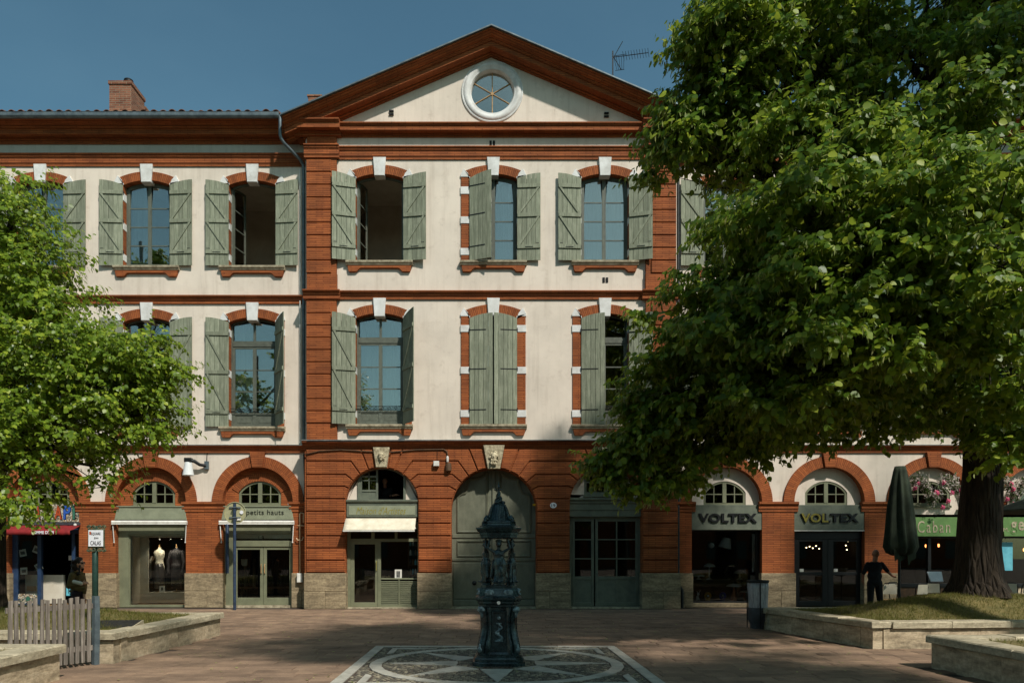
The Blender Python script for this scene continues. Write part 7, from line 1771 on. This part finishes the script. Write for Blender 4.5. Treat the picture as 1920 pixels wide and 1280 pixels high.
pg = thing('pendant_lamp', 'small frosted globe pendant left of the drum pendant', 'lamp', (U(1334, Yl), Yl, 2.0)); m = MB(); m.ico((U(1334, Yl), Yl, V(1022, Yl)), .09, 3); m.build('globe', 'lamp_white', pg, smooth=True); m = MB(); m.tube([(U(1334, Yl), Yl, V(1017, Yl)), (U(1334, Yl), Yl, 3.0)], .006, 5); m.build('cord', 'dark_metal', pg)
dl = thing('desk_lamp', 'chrome jointed desk lamp in the middle of the lamp shop window', 'lamp', (U(1364, Yl), Yl + .45, .83)); m = MB(); Y = Yl + .45; z = lambda p: V(p, Y); q = lambda p: U(p, Y)
m.tube([(q(1366), Y, .83), (q(1358), Y, z(1073)), (q(1365), Y, z(1060))], .008, 6); m.tube([(q(1369), Y, .83), (q(1361), Y, z(1072)), (q(1368), Y, z(1060))], .006, 6); m.build('arm', 'chrome', dl); m = MB(); m.lathe([(.06, .83), (.06, .845)], (q(1367), Y, 0), 14); m.build('foot', 'chrome', dl); m = MB(); m.lathe([(.02, 0), (.035, .06), (.045, .2)], (q(1365), Y, z(1060)), 12, axis='X'); m.build('head', 'chrome', dl, smooth='auto')
sr = MB(); sr.box(U(1393, Yl + .9), U(1397, Yl + .9), Yl + .9, Yl + .93, 1.0, 2.0); 
# ---------------------------------------------------------------- café terrace
Yk = 18.6; kx = U(1686, Yk); pa = thing('parasol', 'tall folded dark green parasol beside the café', 'parasol', (kx, Yk, 0))
m = MB(); m.lathe([(.03, 0), (.03, 3.6)], (kx, Yk, 0), 10); m.build('pole', 'dark_metal', pa, smooth='auto'); m = MB(); m.lathe([(.32, 0), (.32, .06), (.06, .09), (.05, .3)], (kx, Yk, 0), 20); m.build('base', 'dark_metal', pa, smooth='auto')
zt_ = V(874, Yk); m = MB(); m.lathe([(.02, zt_ + .01), (.12, zt_), (.15, zt_ - .12), (.20, zt_ - .5), (.27, zt_ - 1.1), (.32, zt_ - 1.7), (.36, zt_ - 2.0), (.30, zt_ - 2.15), (.17, zt_ - 2.22), (.12, zt_ - 2.1)], (kx + .02, Yk, 0), 56, ex=lambda a, z: 1 + (.16 * math.cos(8 * a + z) + .07 * math.cos(13 * a + 2 * z)) * min(1, (zt_ - z) / .6)); m.build('canopy', 'parasol_green', pa, smooth=True)
for k in range(5): a = k * 1.3; m = MB(); m.prism([(kx - .22 + k * .11, zt_ - 2.35 - .12 * (k % 2)), (kx - .12 + k * .11, zt_ - 2.28), (kx - .10 + k * .11, zt_ - 1.95), (kx - .26 + k * .11, zt_ - 1.95)], Yk - .22 + .05 * (k % 3), Yk - .20 + .05 * (k % 3)); m.build('valance', 'parasol_green', pa)
op = thing('parasol', 'open green parasol reaching in from the right edge', 'parasol', (U(1990, 19), 19.0, 0)); ox = U(1990, 19); zr = V(958, 19)
m = MB(); m.lathe([(.025, 0), (.025, zr + .55)], (ox, 19, 0), 10); m.build('pole', 'dark_metal', op); m = MB(); m.lathe([(1.72, zr), (1.70, zr + .03), (.9, zr + .32), (.05, zr + .6), (.02, zr + .6), (.9, zr + .30), (1.70, zr + .005)], (ox, 19, 0), 8); m.build('canopy', 'parasol_green', op)
# flower garlands over the café windows
def garland(px0, px1, py0, py1, Y, n, lab):
    t = thing('flower_garland', lab, 'flowers', (U((px0 + px1) / 2, Y), Y, V(py1, Y))); k = 0
    def cloud(name, cnt, size, mat, yo, zsp, curve):
        u = RNG.uniform(0, 1, cnt); x = U(px0, Y) + (U(px1, Y) - U(px0, Y)) * u; zc = V(py1, Y) + (V(py0, Y) - V(py1, Y)) * (.30 + .45 * np.abs(np.sin(u * 5.1 + 1))); z = zc + RNG.normal(0, zsp, cnt); y = Y - .12 + RNG.normal(0, yo, cnt)
        d = RNG.normal(0, 1, (cnt, 3)); d /= np.linalg.norm(d, axis=1)[:, None]; e = np.cross(d, RNG.normal(0, 1, (cnt, 3))); e /= np.linalg.norm(e, axis=1)[:, None]; s = RNG.uniform(.6, 1.3, cnt)[:, None] * size; c0 = np.stack([x, y, z], 1)
        v = np.stack([c0 - d * s, c0 + e * s * .35, c0 + d * s, c0 - e * s * .35], 1).reshape(-1, 3); me = npmesh(name, v - np.array(t.location), np.arange(cnt * 4).reshape(-1, 4), mat); o = inst(name, me, t, t.location); o['kind'] = 'stuff'
    cloud('leaves', n * 3, .07, 'fern', .10, .10, 0); cloud('white_blooms', n * 5, .045, 'flower_white', .13, .10, 0)
    rg = random.Random(int(px0))
    for i in range(9):
        x = U(rg.uniform(px0, px1), Y); z = V(rg.uniform(py0 + 20, py1 - 10), Y); m = MB(); c0 = Vector((x, Y - .25, z))
        for j in range(9): a = j * 2.4; r = .02 + .006 * j; m.ico(c0 + Vector((r * math.cos(a), -.03 + .006 * j, r * math.sin(a))), .03, 1, (1, .5, 1))
        m.build('rose', 'pink_flower', t)
    for i in range(6):
        x = U(rg.uniform(px0 + 20, px1), Y); z = V(py0 + 22, Y); m = MB(); m.tube([(x, Y - .15, z - .2), (x + .03, Y - .2, z), (x + rg.uniform(-.05, .15), Y - .25, z + .22)], [.012, .02, .006], 5); m.build('plume', 'white_flower', t)
garland(1706, 1800, 880, 965, WY - .15, 260, 'garland of white and pink flowers over the café window left of the trunk'); garland(1872, 1935, 885, 960, WY - .15, 160, 'garland of white and pink flowers at the right edge over the café')
# bistro chairs and menu stand
def bistro():
    t = thing('bistro_chair', '', 'chair', (0, 0, 0), 'café terrace chairs'); m = MB(); m.lathe([(.20, .44), (.21, .455), (.20, .47)], (0, 0, 0), 18); m.build('seat', 'pale_wood', t)
    m = MB(); m.tube([(-.18, .16, .45), (-.19, .22, .80), (-.12, .25, .90), (.12, .25, .90), (.19, .22, .80), (.18, .16, .45)], .014, 6); m.build('back_frame', 'dark_metal', t, smooth=True); m = MB(); m.add([(-.17, .225, .62), (.17, .225, .62), (.15, .25, .87), (-.15, .25, .87), (-.17, .235, .62), (.17, .235, .62), (.15, .26, .87), (-.15, .26, .87)], [(0, 1, 2, 3), (7, 6, 5, 4), (0, 4, 5, 1), (1, 5, 6, 2), (2, 6, 7, 3), (3, 7, 4, 0)]); m.build('backrest', 'canvas', t)
    for sx in (-1, 1):
        for sy in (-1, 1): m = MB(); m.tube([(sx * .14, sy * .13, .45), (sx * .2, sy * .2, 0)], .012, 6); m.build('leg', 'dark_metal', t)
    return t
c0 = bistro(); first = True
CL = [(1664, 19.6, 2.9, 'bistro chair nearest the waiter in black'), (1688, 19.9, .3, 'bistro chair just behind the folded parasol'), (1716, 19.5, 3.4, 'bistro chair between the folded parasol and the menu stand'), (1742, 20.2, 3.0, 'bistro chair right in front of the menu stand'), (1888, 20.0, 2.8, 'bistro chair just right of the lime trunk'), (1910, 20.2, 3.5, 'bistro chair at the right edge of the picture')]
for px, Y, rz, lab in CL:
    r = c0 if first else c0.copy()
    if not first:
        COL.objects.link(r)
        for ch in [o for o in c0.children]: cc_ = ch.copy(); COL.objects.link(cc_); cc_.parent = r
    r.location = (U(px, Y), Y, 0); r.rotation_euler = (0, 0, rz); r['label'] = lab; first = False
ms_ = thing('menu_stand', 'pale lit menu board on a stand in front of the café', 'menu board', (U(1755, 20.6), 20.6, 0)); Y = 20.6; x = U(1755, Y)
m = MB(); m.tube([(x, Y + .05, 0), (x, Y + .05, V(1080, Y))], .02, 8); m.lathe([(.16, 0), (.16, .03)], (x, Y + .05, 0), 16); m.build('stand', 'dark_metal', ms_)
m = MB(); a_, b_ = V(1089, Y), V(1071, Y); m.add([(x - .17, Y - .06, a_), (x + .17, Y - .06, a_), (x + .20, Y + .08, b_), (x - .20, Y + .08, b_), (x - .17, Y - .04, a_ - .02), (x + .17, Y - .04, a_ - .02), (x + .20, Y + .10, b_ - .02), (x - .20, Y + .10, b_ - .02)], [(0, 1, 2, 3), (7, 6, 5, 4), (0, 4, 5, 1), (1, 5, 6, 2), (2, 6, 7, 3), (3, 7, 4, 0)]); m.build('board', 'plate_white', ms_)
# ---------------------------------------------------------------- trees
LEAF = np.array([(0, 0, 0), (.10, .30, .05), (.38, .46, .05), (.72, .30, .0), (1.0, 0, -.10), (.72, -.30, .0), (.38, -.46, .05), (.10, -.30, .05)])
LF_F = np.array([(0, 1, 2, 3), (0, 3, 4, 4), (0, 4, 5, 5), (0, 5, 6, 7)])
def unit(a): return a / np.maximum(np.linalg.norm(a, axis=-1, keepdims=True), 1e-9)
def make_leaves(name, pos, dirs, nrm, size, mat, bract=None):
    d = unit(dirs); n = unit(nrm - d * (nrm * d).sum(1, keepdims=True)); s = np.cross(n, d)
    k = len(pos); T = LEAF
    v = pos[:, None, :] + size[:, None, None] * (T[None, :, 0:1] * d[:, None, :] + T[None, :, 1:2] * s[:, None, :] + T[None, :, 2:3] * n[:, None, :])
    b = np.arange(k)[:, None] * 8
    q1 = b + np.array([[0, 1, 2, 3]]); q2 = b + np.array([[0, 3, 4, 5]]); q3 = b + np.array([[0, 5, 6, 7]])
    return npmesh(name, v.reshape(-1, 3), np.stack([q1, q2, q3], 1).reshape(-1, 4), mat)
def grow_tree(name, label, base, trunk, zones, leaf, leafmat_, spray_n, bracts=0, twig_r=.012, seed=1, group=None, limb_r=.11, droop=.35, attach=3.0, clump=1.0, sag=.25, flat=.5):
    """trunk: list of (x,y,z,r); zones: (centre, radii, clumps, sprays per clump)"""
    rng = np.random.default_rng(seed); base = Vector(base)
    t = thing(name, label, 'tree', base[:], group)
    mb = MB(); pts = [Vector(p[:3]) for p in trunk]; rr = [p[3] for p in trunk]
    # resample for a smooth knotty trunk
    P2, R2 = [], []
    for i in range(len(pts) - 1):
        for k in range(6): f = k / 6; P2.append(pts[i].lerp(pts[i + 1], f)); R2.append(rr[i] + (rr[i + 1] - rr[i]) * f)
    P2.append(pts[-1]); R2.append(rr[-1]); seg = 22; vs = []; fs = []
    for i, (p, r) in enumerate(zip(P2, R2)):
        for k in range(seg):
            a = 2 * math.pi * k / seg; fl = max(0, 1 - (p.z - pts[0].z) / .9)
            q = r * (1 + .05 * math.sin(3 * a + p.z * .9) + .035 * math.sin(5 * a + p.z * 1.3) + .03 * math.sin(11 * a - p.z * 2) + .20 * fl * fl * max(0, math.cos(5 * a + .6 + .4 * math.sin(2 * a))))
            vs.append((p.x + q * math.cos(a), p.y + q * math.sin(a), p.z))
    for i in range(len(P2) - 1):
        for k in range(seg): k2 = (k + 1) % seg; fs.append((i * seg + k, i * seg + k2, (i + 1) * seg + k2, (i + 1) * seg + k))
    mb.add(vs, fs); mb.build('trunk', 'bark', t, smooth=True, origin=base)
    POS, DIR, NRM, SIZ = [], [], [], []; BP, BD, BN, BS = [], [], [], []; tw = MB()
    for c, rad, ncl, nsp in zones:
        c = np.array(c, float); rad = np.array(rad, float)
        # limb from the trunk to the zone
        zc = c[2] - rad[2] * .3; i0 = min(range(len(P2)), key=lambda i: abs(P2[i].z - max(pts[0].z + attach, zc - 1.6 - .25 * math.hypot(c[0] - P2[i].x, c[1] - P2[i].y))))
        s0 = P2[i0]; e0 = Vector(c) - Vector((0, 0, rad[2] * .15)); mid = s0.lerp(e0, .5) + Vector((rng.normal(0, .15), rng.normal(0, .15), .25 + max(0, s0.z - e0.z) * .55))
        L = (e0 - s0).length; lr = min(limb_r, .03 + .018 * L, R2[i0] * .6)
        path = [s0.lerp(mid, f).lerp(mid.lerp(e0, f), f) for f in np.linspace(0, 1, 9)]
        lb = MB(); lb.tube(path, [lr * (1 - .72 * f) for f in np.linspace(0, 1, 9)], 8); lb.build('limb', 'bark', t, smooth=True)
        u = unit(rng.normal(0, 1, (ncl, 3))); rf = np.where(rng.uniform(0, 1, (ncl, 1)) < .14, rng.uniform(1.0, 1.22, (ncl, 1)), rng.uniform(.35, 1.0, (ncl, 1)) ** .6)
        cl = c + u * rad * rf
        oh = np.array([c[0] - base.x, c[1] - base.y, 0.0]); oh /= max(np.hypot(oh[0], oh[1]), .3)
        rel = (cl - c) @ oh; cl[:, 2] -= sag * (rel + .35 * rel * np.abs(rel)); cl[:, :2] += (rel * .25)[:, None] * oh[:2]      # boughs arch down and outwards
        for j in range(ncl):
            cc = cl[j]; st = path[int(rng.integers(3, 9))]
            m1 = st.lerp(Vector(cc), .55) + Vector(rng.normal(0, .08, 3)); tw.tube([st, m1, Vector(cc)], [twig_r * 1.6, twig_r, twig_r * .5], 4, cap=False)
            cr = rng.uniform(.32, .62) * (rad.min() ** .35) * clump
            n = int(nsp * rng.uniform(.45, 1.15))
            d = unit(rng.normal(0, 1, (n, 3)) + np.array([0, 0, .15])); p0 = cc + d * cr * rng.uniform(.25, 1, (n, 1)) * np.array([1.15, 1.15, flat])
            ax = unit(d * np.array([.9, .9, .35]) + u[j] * np.array([.6, .6, .15]) + rng.normal(0, .3, (n, 3)) + np.array([0, 0, -droop]))
            k = spray_n; tt = (np.arange(k) + rng.uniform(0, 1, (n, k))) / k
            Ls = rng.uniform(.30, .70, (n, 1)) * clump
            pp = p0[:, None, :] + ax[:, None, :] * (tt * Ls)[:, :, None]
            side = unit(np.cross(ax, np.array([0, 0, 1.0]) + rng.normal(0, .2, (n, 3))))
            sg = np.where(np.arange(k) % 2 == 0, 1, -1)[None, :, None]
            ld = ax[:, None, :] * .6 + side[:, None, :] * sg * .8 + np.array([0, 0, -.6]) + rng.normal(0, .28, (n, k, 3))
            ow = unit(np.array([cc[0] - base.x, cc[1] - base.y, .25])); ln = np.array([0, 0, .62]) + rng.normal(0, .40, (n, k, 3)) + d[:, None, :] * .35 + ow * .75
            POS.append(pp.reshape(-1, 3)); DIR.append(ld.reshape(-1, 3)); NRM.append(ln.reshape(-1, 3)); SIZ.append(leaf * rng.uniform(.65, 1.2, n * k))
            if bracts:
                kb = bracts; bp = p0[:, None, :] + ax[:, None, :] * (rng.uniform(.2, 1, (n, kb)) * Ls)[:, :, None] - np.array([0, 0, .02])
                BP.append(bp.reshape(-1, 3)); BD.append((np.array([0, 0, -1.0]) + rng.normal(0, .35, (n, kb, 3)) + d[:, None, :] * .3).reshape(-1, 3)); BN.append((d[:, None, :] + rng.normal(0, .5, (n, kb, 3))).reshape(-1, 3)); BS.append(leaf * rng.uniform(.8, 1.25, n * kb))
    me = make_leaves('crown', np.concatenate(POS) - np.array(base), np.concatenate(DIR), np.concatenate(NRM), np.concatenate(SIZ), leafmat_)
    inst('crown', me, t, base)
    if bracts:
        global LEAF
        keep = LEAF; LEAF = keep * np.array([1, .24, 1]); me = make_leaves('flower_bracts', np.concatenate(BP) - np.array(base), np.concatenate(BD), np.concatenate(BN), np.concatenate(BS), 'bract'); LEAF = keep
        inst('flower_bracts', me, t, base)['kind'] = 'stuff'
    o = tw.build('twigs', 'bark', t, smooth=True); o['kind'] = 'stuff'
    return t
def Z(px, py, Y, rx, ry, rz, ncl, nsp): return ((U(px, Y), Y, V(py, Y)), (rx, ry, rz), ncl, nsp)
# the big lime on the right
TX, TY = U(1838, 15.2), 15.2
zr_ = [Z(1480, 380, 12.4, 1.5, 1.1, .9, 26, 26), Z(1640, 430, 11.8, 1.5, 1.2, .9, 28, 26), Z(1560, 300, 12.8, 1.2, 1.0, .8, 20, 24), Z(1760, 330, 11.6, 1.2, 1.2, 1.1, 24, 24), Z(1840, 480, 11.4, 1.2, 1.2, .9, 22, 24),
       Z(1475, 520, 12.8, 1.6, 1.1, .8, 26, 26), Z(1580, 570, 12, 1.6, 1.1, .7, 26, 26), Z(1385, 600, 13.6, 1.3, 1.0, .8, 24, 24), Z(1345, 520, 14, .9, .9, .7, 16, 22), Z(1740, 580, 12, 1.3, 1.2, .7, 24, 24), Z(1880, 620, 11.8, 1.0, 1.2, .8, 18, 24),
       Z(1315, 700, 14.2, 1.0, .9, .7, 18, 22), Z(1425, 690, 13.4, 1.4, 1.0, .7, 24, 24), Z(1520, 700, 12.8, 1.5, 1.1, .7, 26, 24), Z(1670, 650, 13.2, 1.3, 1.2, .6, 22, 22),
       Z(1250, 790, 14.6, .8, .7, .35, 14, 20), Z(1355, 760, 14.2, 1.1, 1.0, .45, 20, 22), Z(1335, 832, 14.6, .75, .6, .24, 13, 20), Z(1475, 765, 14, 1.3, 1.0, .45, 22, 22), Z(1560, 750, 13.8, 1.2, 1.0, .4, 18, 22), Z(1185, 835, 14.8, .42, .4, .16, 5, 14), Z(1270, 895, 14.9, .38, .35, .14, 6, 15), Z(1195, 852, 14.6, .6, .5, .17, 9, 18), Z(1125, 852, 14.7, .26, .25, .08, 4, 12), Z(1215, 905, 14.8, .5, .4, .16, 8, 16), Z(1215, 770, 14.4, .45, .4, .2, 7, 16), Z(1225, 690, 14.3, .4, .4, .2, 6, 16),
       Z(1395, 160, 14, 1.1, 1.0, .7, 20, 22), Z(1325, 260, 14.4, 1.0, .9, .6, 18, 22), Z(1455, 250, 14, 1.3, 1.1, .9, 22, 22), Z(1395, 40, 13.6, 1.1, 1.0, .6, 16, 20), Z(1515, 60, 13.8, 1.3, 1.2, .9, 20, 20), Z(1500, 180, 14.4, 1.5, 1.2, 1.0, 24, 20), Z(1640, 150, 15, 1.8, 1.5, 1.3, 30, 20), Z(1700, 20, 14.6, 1.7, 1.5, 1.0, 24, 20), Z(1820, 180, 13.4, 1.5, 1.4, 1.4, 28, 22), Z(1900, 340, 12.6, 1.1, 1.2, 1.2, 22, 22), Z(1890, 60, 13.8, 1.4, 1.4, 1.2, 22, 20),
       Z(1560, 440, 14.6, 2.0, 1.4, 1.5, 26, 18), Z(1740, 480, 15.4, 2.0, 1.6, 1.5, 26, 18), Z(1900, 800, 14, .9, 1.0, .6, 14, 20), Z(1910, 720, 13.2, .9, 1.0, .7, 14, 20), Z(1640, 690, 15.4, 1.6, 1.4, .6, 22, 18), Z(1480, 720, 15.6, 1.6, 1.2, .6, 22, 18),
       Z(1960, 500, 14.5, 1.5, 1.8, 2.0, 22, 16), Z(1700, -140, 15.2, 3.0, 2.4, 1.6, 40, 16), Z(1900, -120, 14.5, 2.5, 2.2, 1.8, 34, 16), Z(1560, -60, 14.8, 2.0, 1.8, 1.0, 26, 16)]
zr_ += [Z(1560, 770, 15.0, 1.3, .9, .5, 20, 20), Z(1680, 750, 15.4, 1.2, .9, .6, 20, 20), Z(1770, 745, 15.9, 1.0, .8, .6, 16, 18), Z(1450, 790, 15.0, 1.1, .8, .4, 16, 20), Z(1885, 770, 14.6, .8, .8, .6, 12, 20),
        Z(1360, 30, 13.8, .7, .7, .5, 13, 20), Z(1400, -10, 13.8, .9, .8, .5, 14, 20), Z(1375, 120, 14.0, .7, .7, .4, 12, 20), Z(1290, 215, 14.3, .5, .5, .32, 9, 18), Z(1262, 255, 14.5, .32, .4, .18, 5, 16)]
gz = float(ground_z('RF', TX, TY)) - .05
grow_tree('lime_tree', 'huge flowering lime tree in the right planter covering the wing', (TX, TY, gz), [(TX, TY, gz, .56), (TX - .02, TY, gz + .3, .45), (TX - .03, TY, gz + 1.0, .39), (TX + .02, TY, gz + 2.6, .35), (TX + .05, TY, gz + 4.2, .33), (TX - .15, TY, gz + 6, .29), (TX - .5, TY + .1, gz + 8.5, .22), (TX - .9, TY + .1, gz + 11.5, .12)], [(c_, (r_[0], r_[1], r_[2] * (.40 if c_[1] < 14.3 else .6)), a_, b_) for c_, r_, a_, b_ in zr_], .122, 'leaf_lime', 8, 3, seed=3, limb_r=.13, attach=5.0, sag=.5, flat=.38, clump=.9)
# the younger tree on the left planter
LX, LY = U(-4, 13.4), 13.4; gz = float(ground_z('LF', LX, LY)) - .05
zl_ = [Z(25, 410, 13.2, .65, .8, .6, 16, 24), Z(48, 460, 13, .62, .7, .55, 16, 24), Z(10, 520, 13.2, .9, .9, .7, 18, 24), Z(88, 540, 12.8, .6, .7, .4, 12, 22), Z(60, 620, 12.8, .9, .9, .6, 20, 24), Z(148, 640, 12.7, .8, .8, .5, 18, 24), Z(228, 650, 12.6, .6, .6, .42, 14, 22), Z(278, 690, 12.6, .45, .5, .45, 12, 22), Z(188, 720, 12.6, .8, .8, .5, 18, 24), Z(88, 720, 12.6, .9, .9, .6, 20, 24), Z(20, 720, 12.8, .9, .9, .7, 20, 22), Z(268, 770, 12.6, .5, .5, .35, 12, 20), Z(168, 800, 12.6, .7, .7, .4, 16, 22), Z(80, 820, 12.6, .8, .8, .45, 16, 22), Z(10, 860, 12.4, .7, .8, .5, 14, 20), Z(50, 930, 12.2, .45, .5, .35, 9, 18), Z(178, 870, 12.8, .35, .4, .28, 6, 12), Z(193, 910, 12.9, .16, .2, .16, 2, 9), Z(45, 365, 13.2, .38, .5, .35, 8, 18), Z(-60, 450, 13.4, 1.0, 1.0, 1.0, 16, 18), Z(-80, 650, 13.2, 1.0, 1.2, 1.2, 18, 18), Z(-90, 820, 13.2, 1.0, 1.2, .9, 14, 18), Z(128, 680, 13.8, 1.0, .9, .7, 18, 18), Z(60, 760, 14, 1.0, .9, .7, 16, 16), Z(308, 650, 12.7, .22, .3, .18, 3, 14), Z(318, 760, 12.7, .2, .25, .16, 3, 12)]
grow_tree('young_lime_tree', 'light green leafy tree at the left edge in front of the toy shop', (LX, LY, gz), [(LX, LY, gz, .17), (LX, LY, gz + .3, .13), (LX + .02, LY, gz + 1.5, .115), (LX + .05, LY, gz + 3, .10), (LX + .1, LY - .05, gz + 5, .07), (LX + .3, LY - .1, gz + 7.0, .03)], zl_, .074, 'leaf_light', 8, 2, seed=5, limb_r=.05, twig_r=.008, droop=.3, attach=2.4, clump=.75)
# shade trees standing outside the frame: their shadow lies on the square, their reflection in the panes
def shade(x, y, lab, h0, h1, rad, seed, n=60, nsp=20, leaf=.13):
    rng = np.random.default_rng(seed); z = []
    for i in range(n // 4):
        u = unit(rng.normal(0, 1, 3)); u[2] = abs(u[2]) * rng.choice((-.6, 1)); r = rng.uniform(.55, 1)
        z.append(((x + u[0] * rad * r, y + u[1] * rad * r, (h0 + h1) / 2 + u[2] * (h1 - h0) / 2 * r), (1.5, 1.5, 1.1), 11, nsp))
    grow_tree('lime_tree', lab, (x, y, 0), [(x, y, 0, .5), (x, y, .6, .36), (x, y, h0, .32), (x, y, h1 - 2, .12)], z, leaf, 'leaf_lime', 8, 0, seed=seed, group='lime trees of the square outside the frame')
shade(8.0, .6, 'tall lime tree outside the frame just right of the viewer', 8, 12.5, 4.2, 21, 110, 22)
shade(4.6, 5.2, 'slim lime tree outside the frame leaning over the viewer, shading the fountain', 11, 13.4, 2.7, 28, 80, 22)
shade(12, 9.6, 'tallest lime tree outside the frame at the right, shading the big lime', 15.5, 20, 2.6, 25, 64, 22)
shade(18.5, 11, 'tall lime tree outside the frame beyond the right planter', 6, 17, 4.6, 24, 80, 18)
shade(-11.5, -9, 'tall lime tree outside the frame behind and left of the viewer', 5, 15, 4.5, 22, 56, 16, .16)
shade(3.5, -13, 'tall lime tree outside the frame behind and right of the viewer', 5, 15, 5, 23, 56, 16, .16)
shade(-26, -9, 'very tall lime tree outside the frame far behind on the left', 6, 27, 6, 26, 90, 14, .26)
shade(-18, -11, 'lime tree outside the frame behind, between two others', 5, 19, 5, 27, 60, 14, .2)
# houses across the square, behind the viewer: they stand dark in the panes
ob = thing('row_house_building', 'row of brick houses across the square behind the viewer, outside the frame', 'building', (0, -46, 0))
m = MB(); m.box(-60, 60, -58, -46, 0, 13.5); m.build('wall', 'brick', ob)
m = MB(); m.add([(-60.5, -45.5, 13.5), (60.5, -45.5, 13.5), (60.5, -52, 16.5), (-60.5, -52, 16.5), (-60.5, -58.5, 13.5), (60.5, -58.5, 13.5)], [(0, 1, 2, 3), (3, 2, 5, 4), (0, 3, 4), (1, 5, 2), (0, 4, 5, 1)]); m.build('roof', 'roof_tile', ob)
mb = MB(); mb.box(-.6, .6, -.03, .03, 0, 2.2); wmesh = meshof(mb, 'window', 'frame_paint')
for i in range(32):
    for z in (1.2, 5.2, 9.2): inst('window', wmesh, ob, (-57.4 + i * 3.7, -45.98, z))
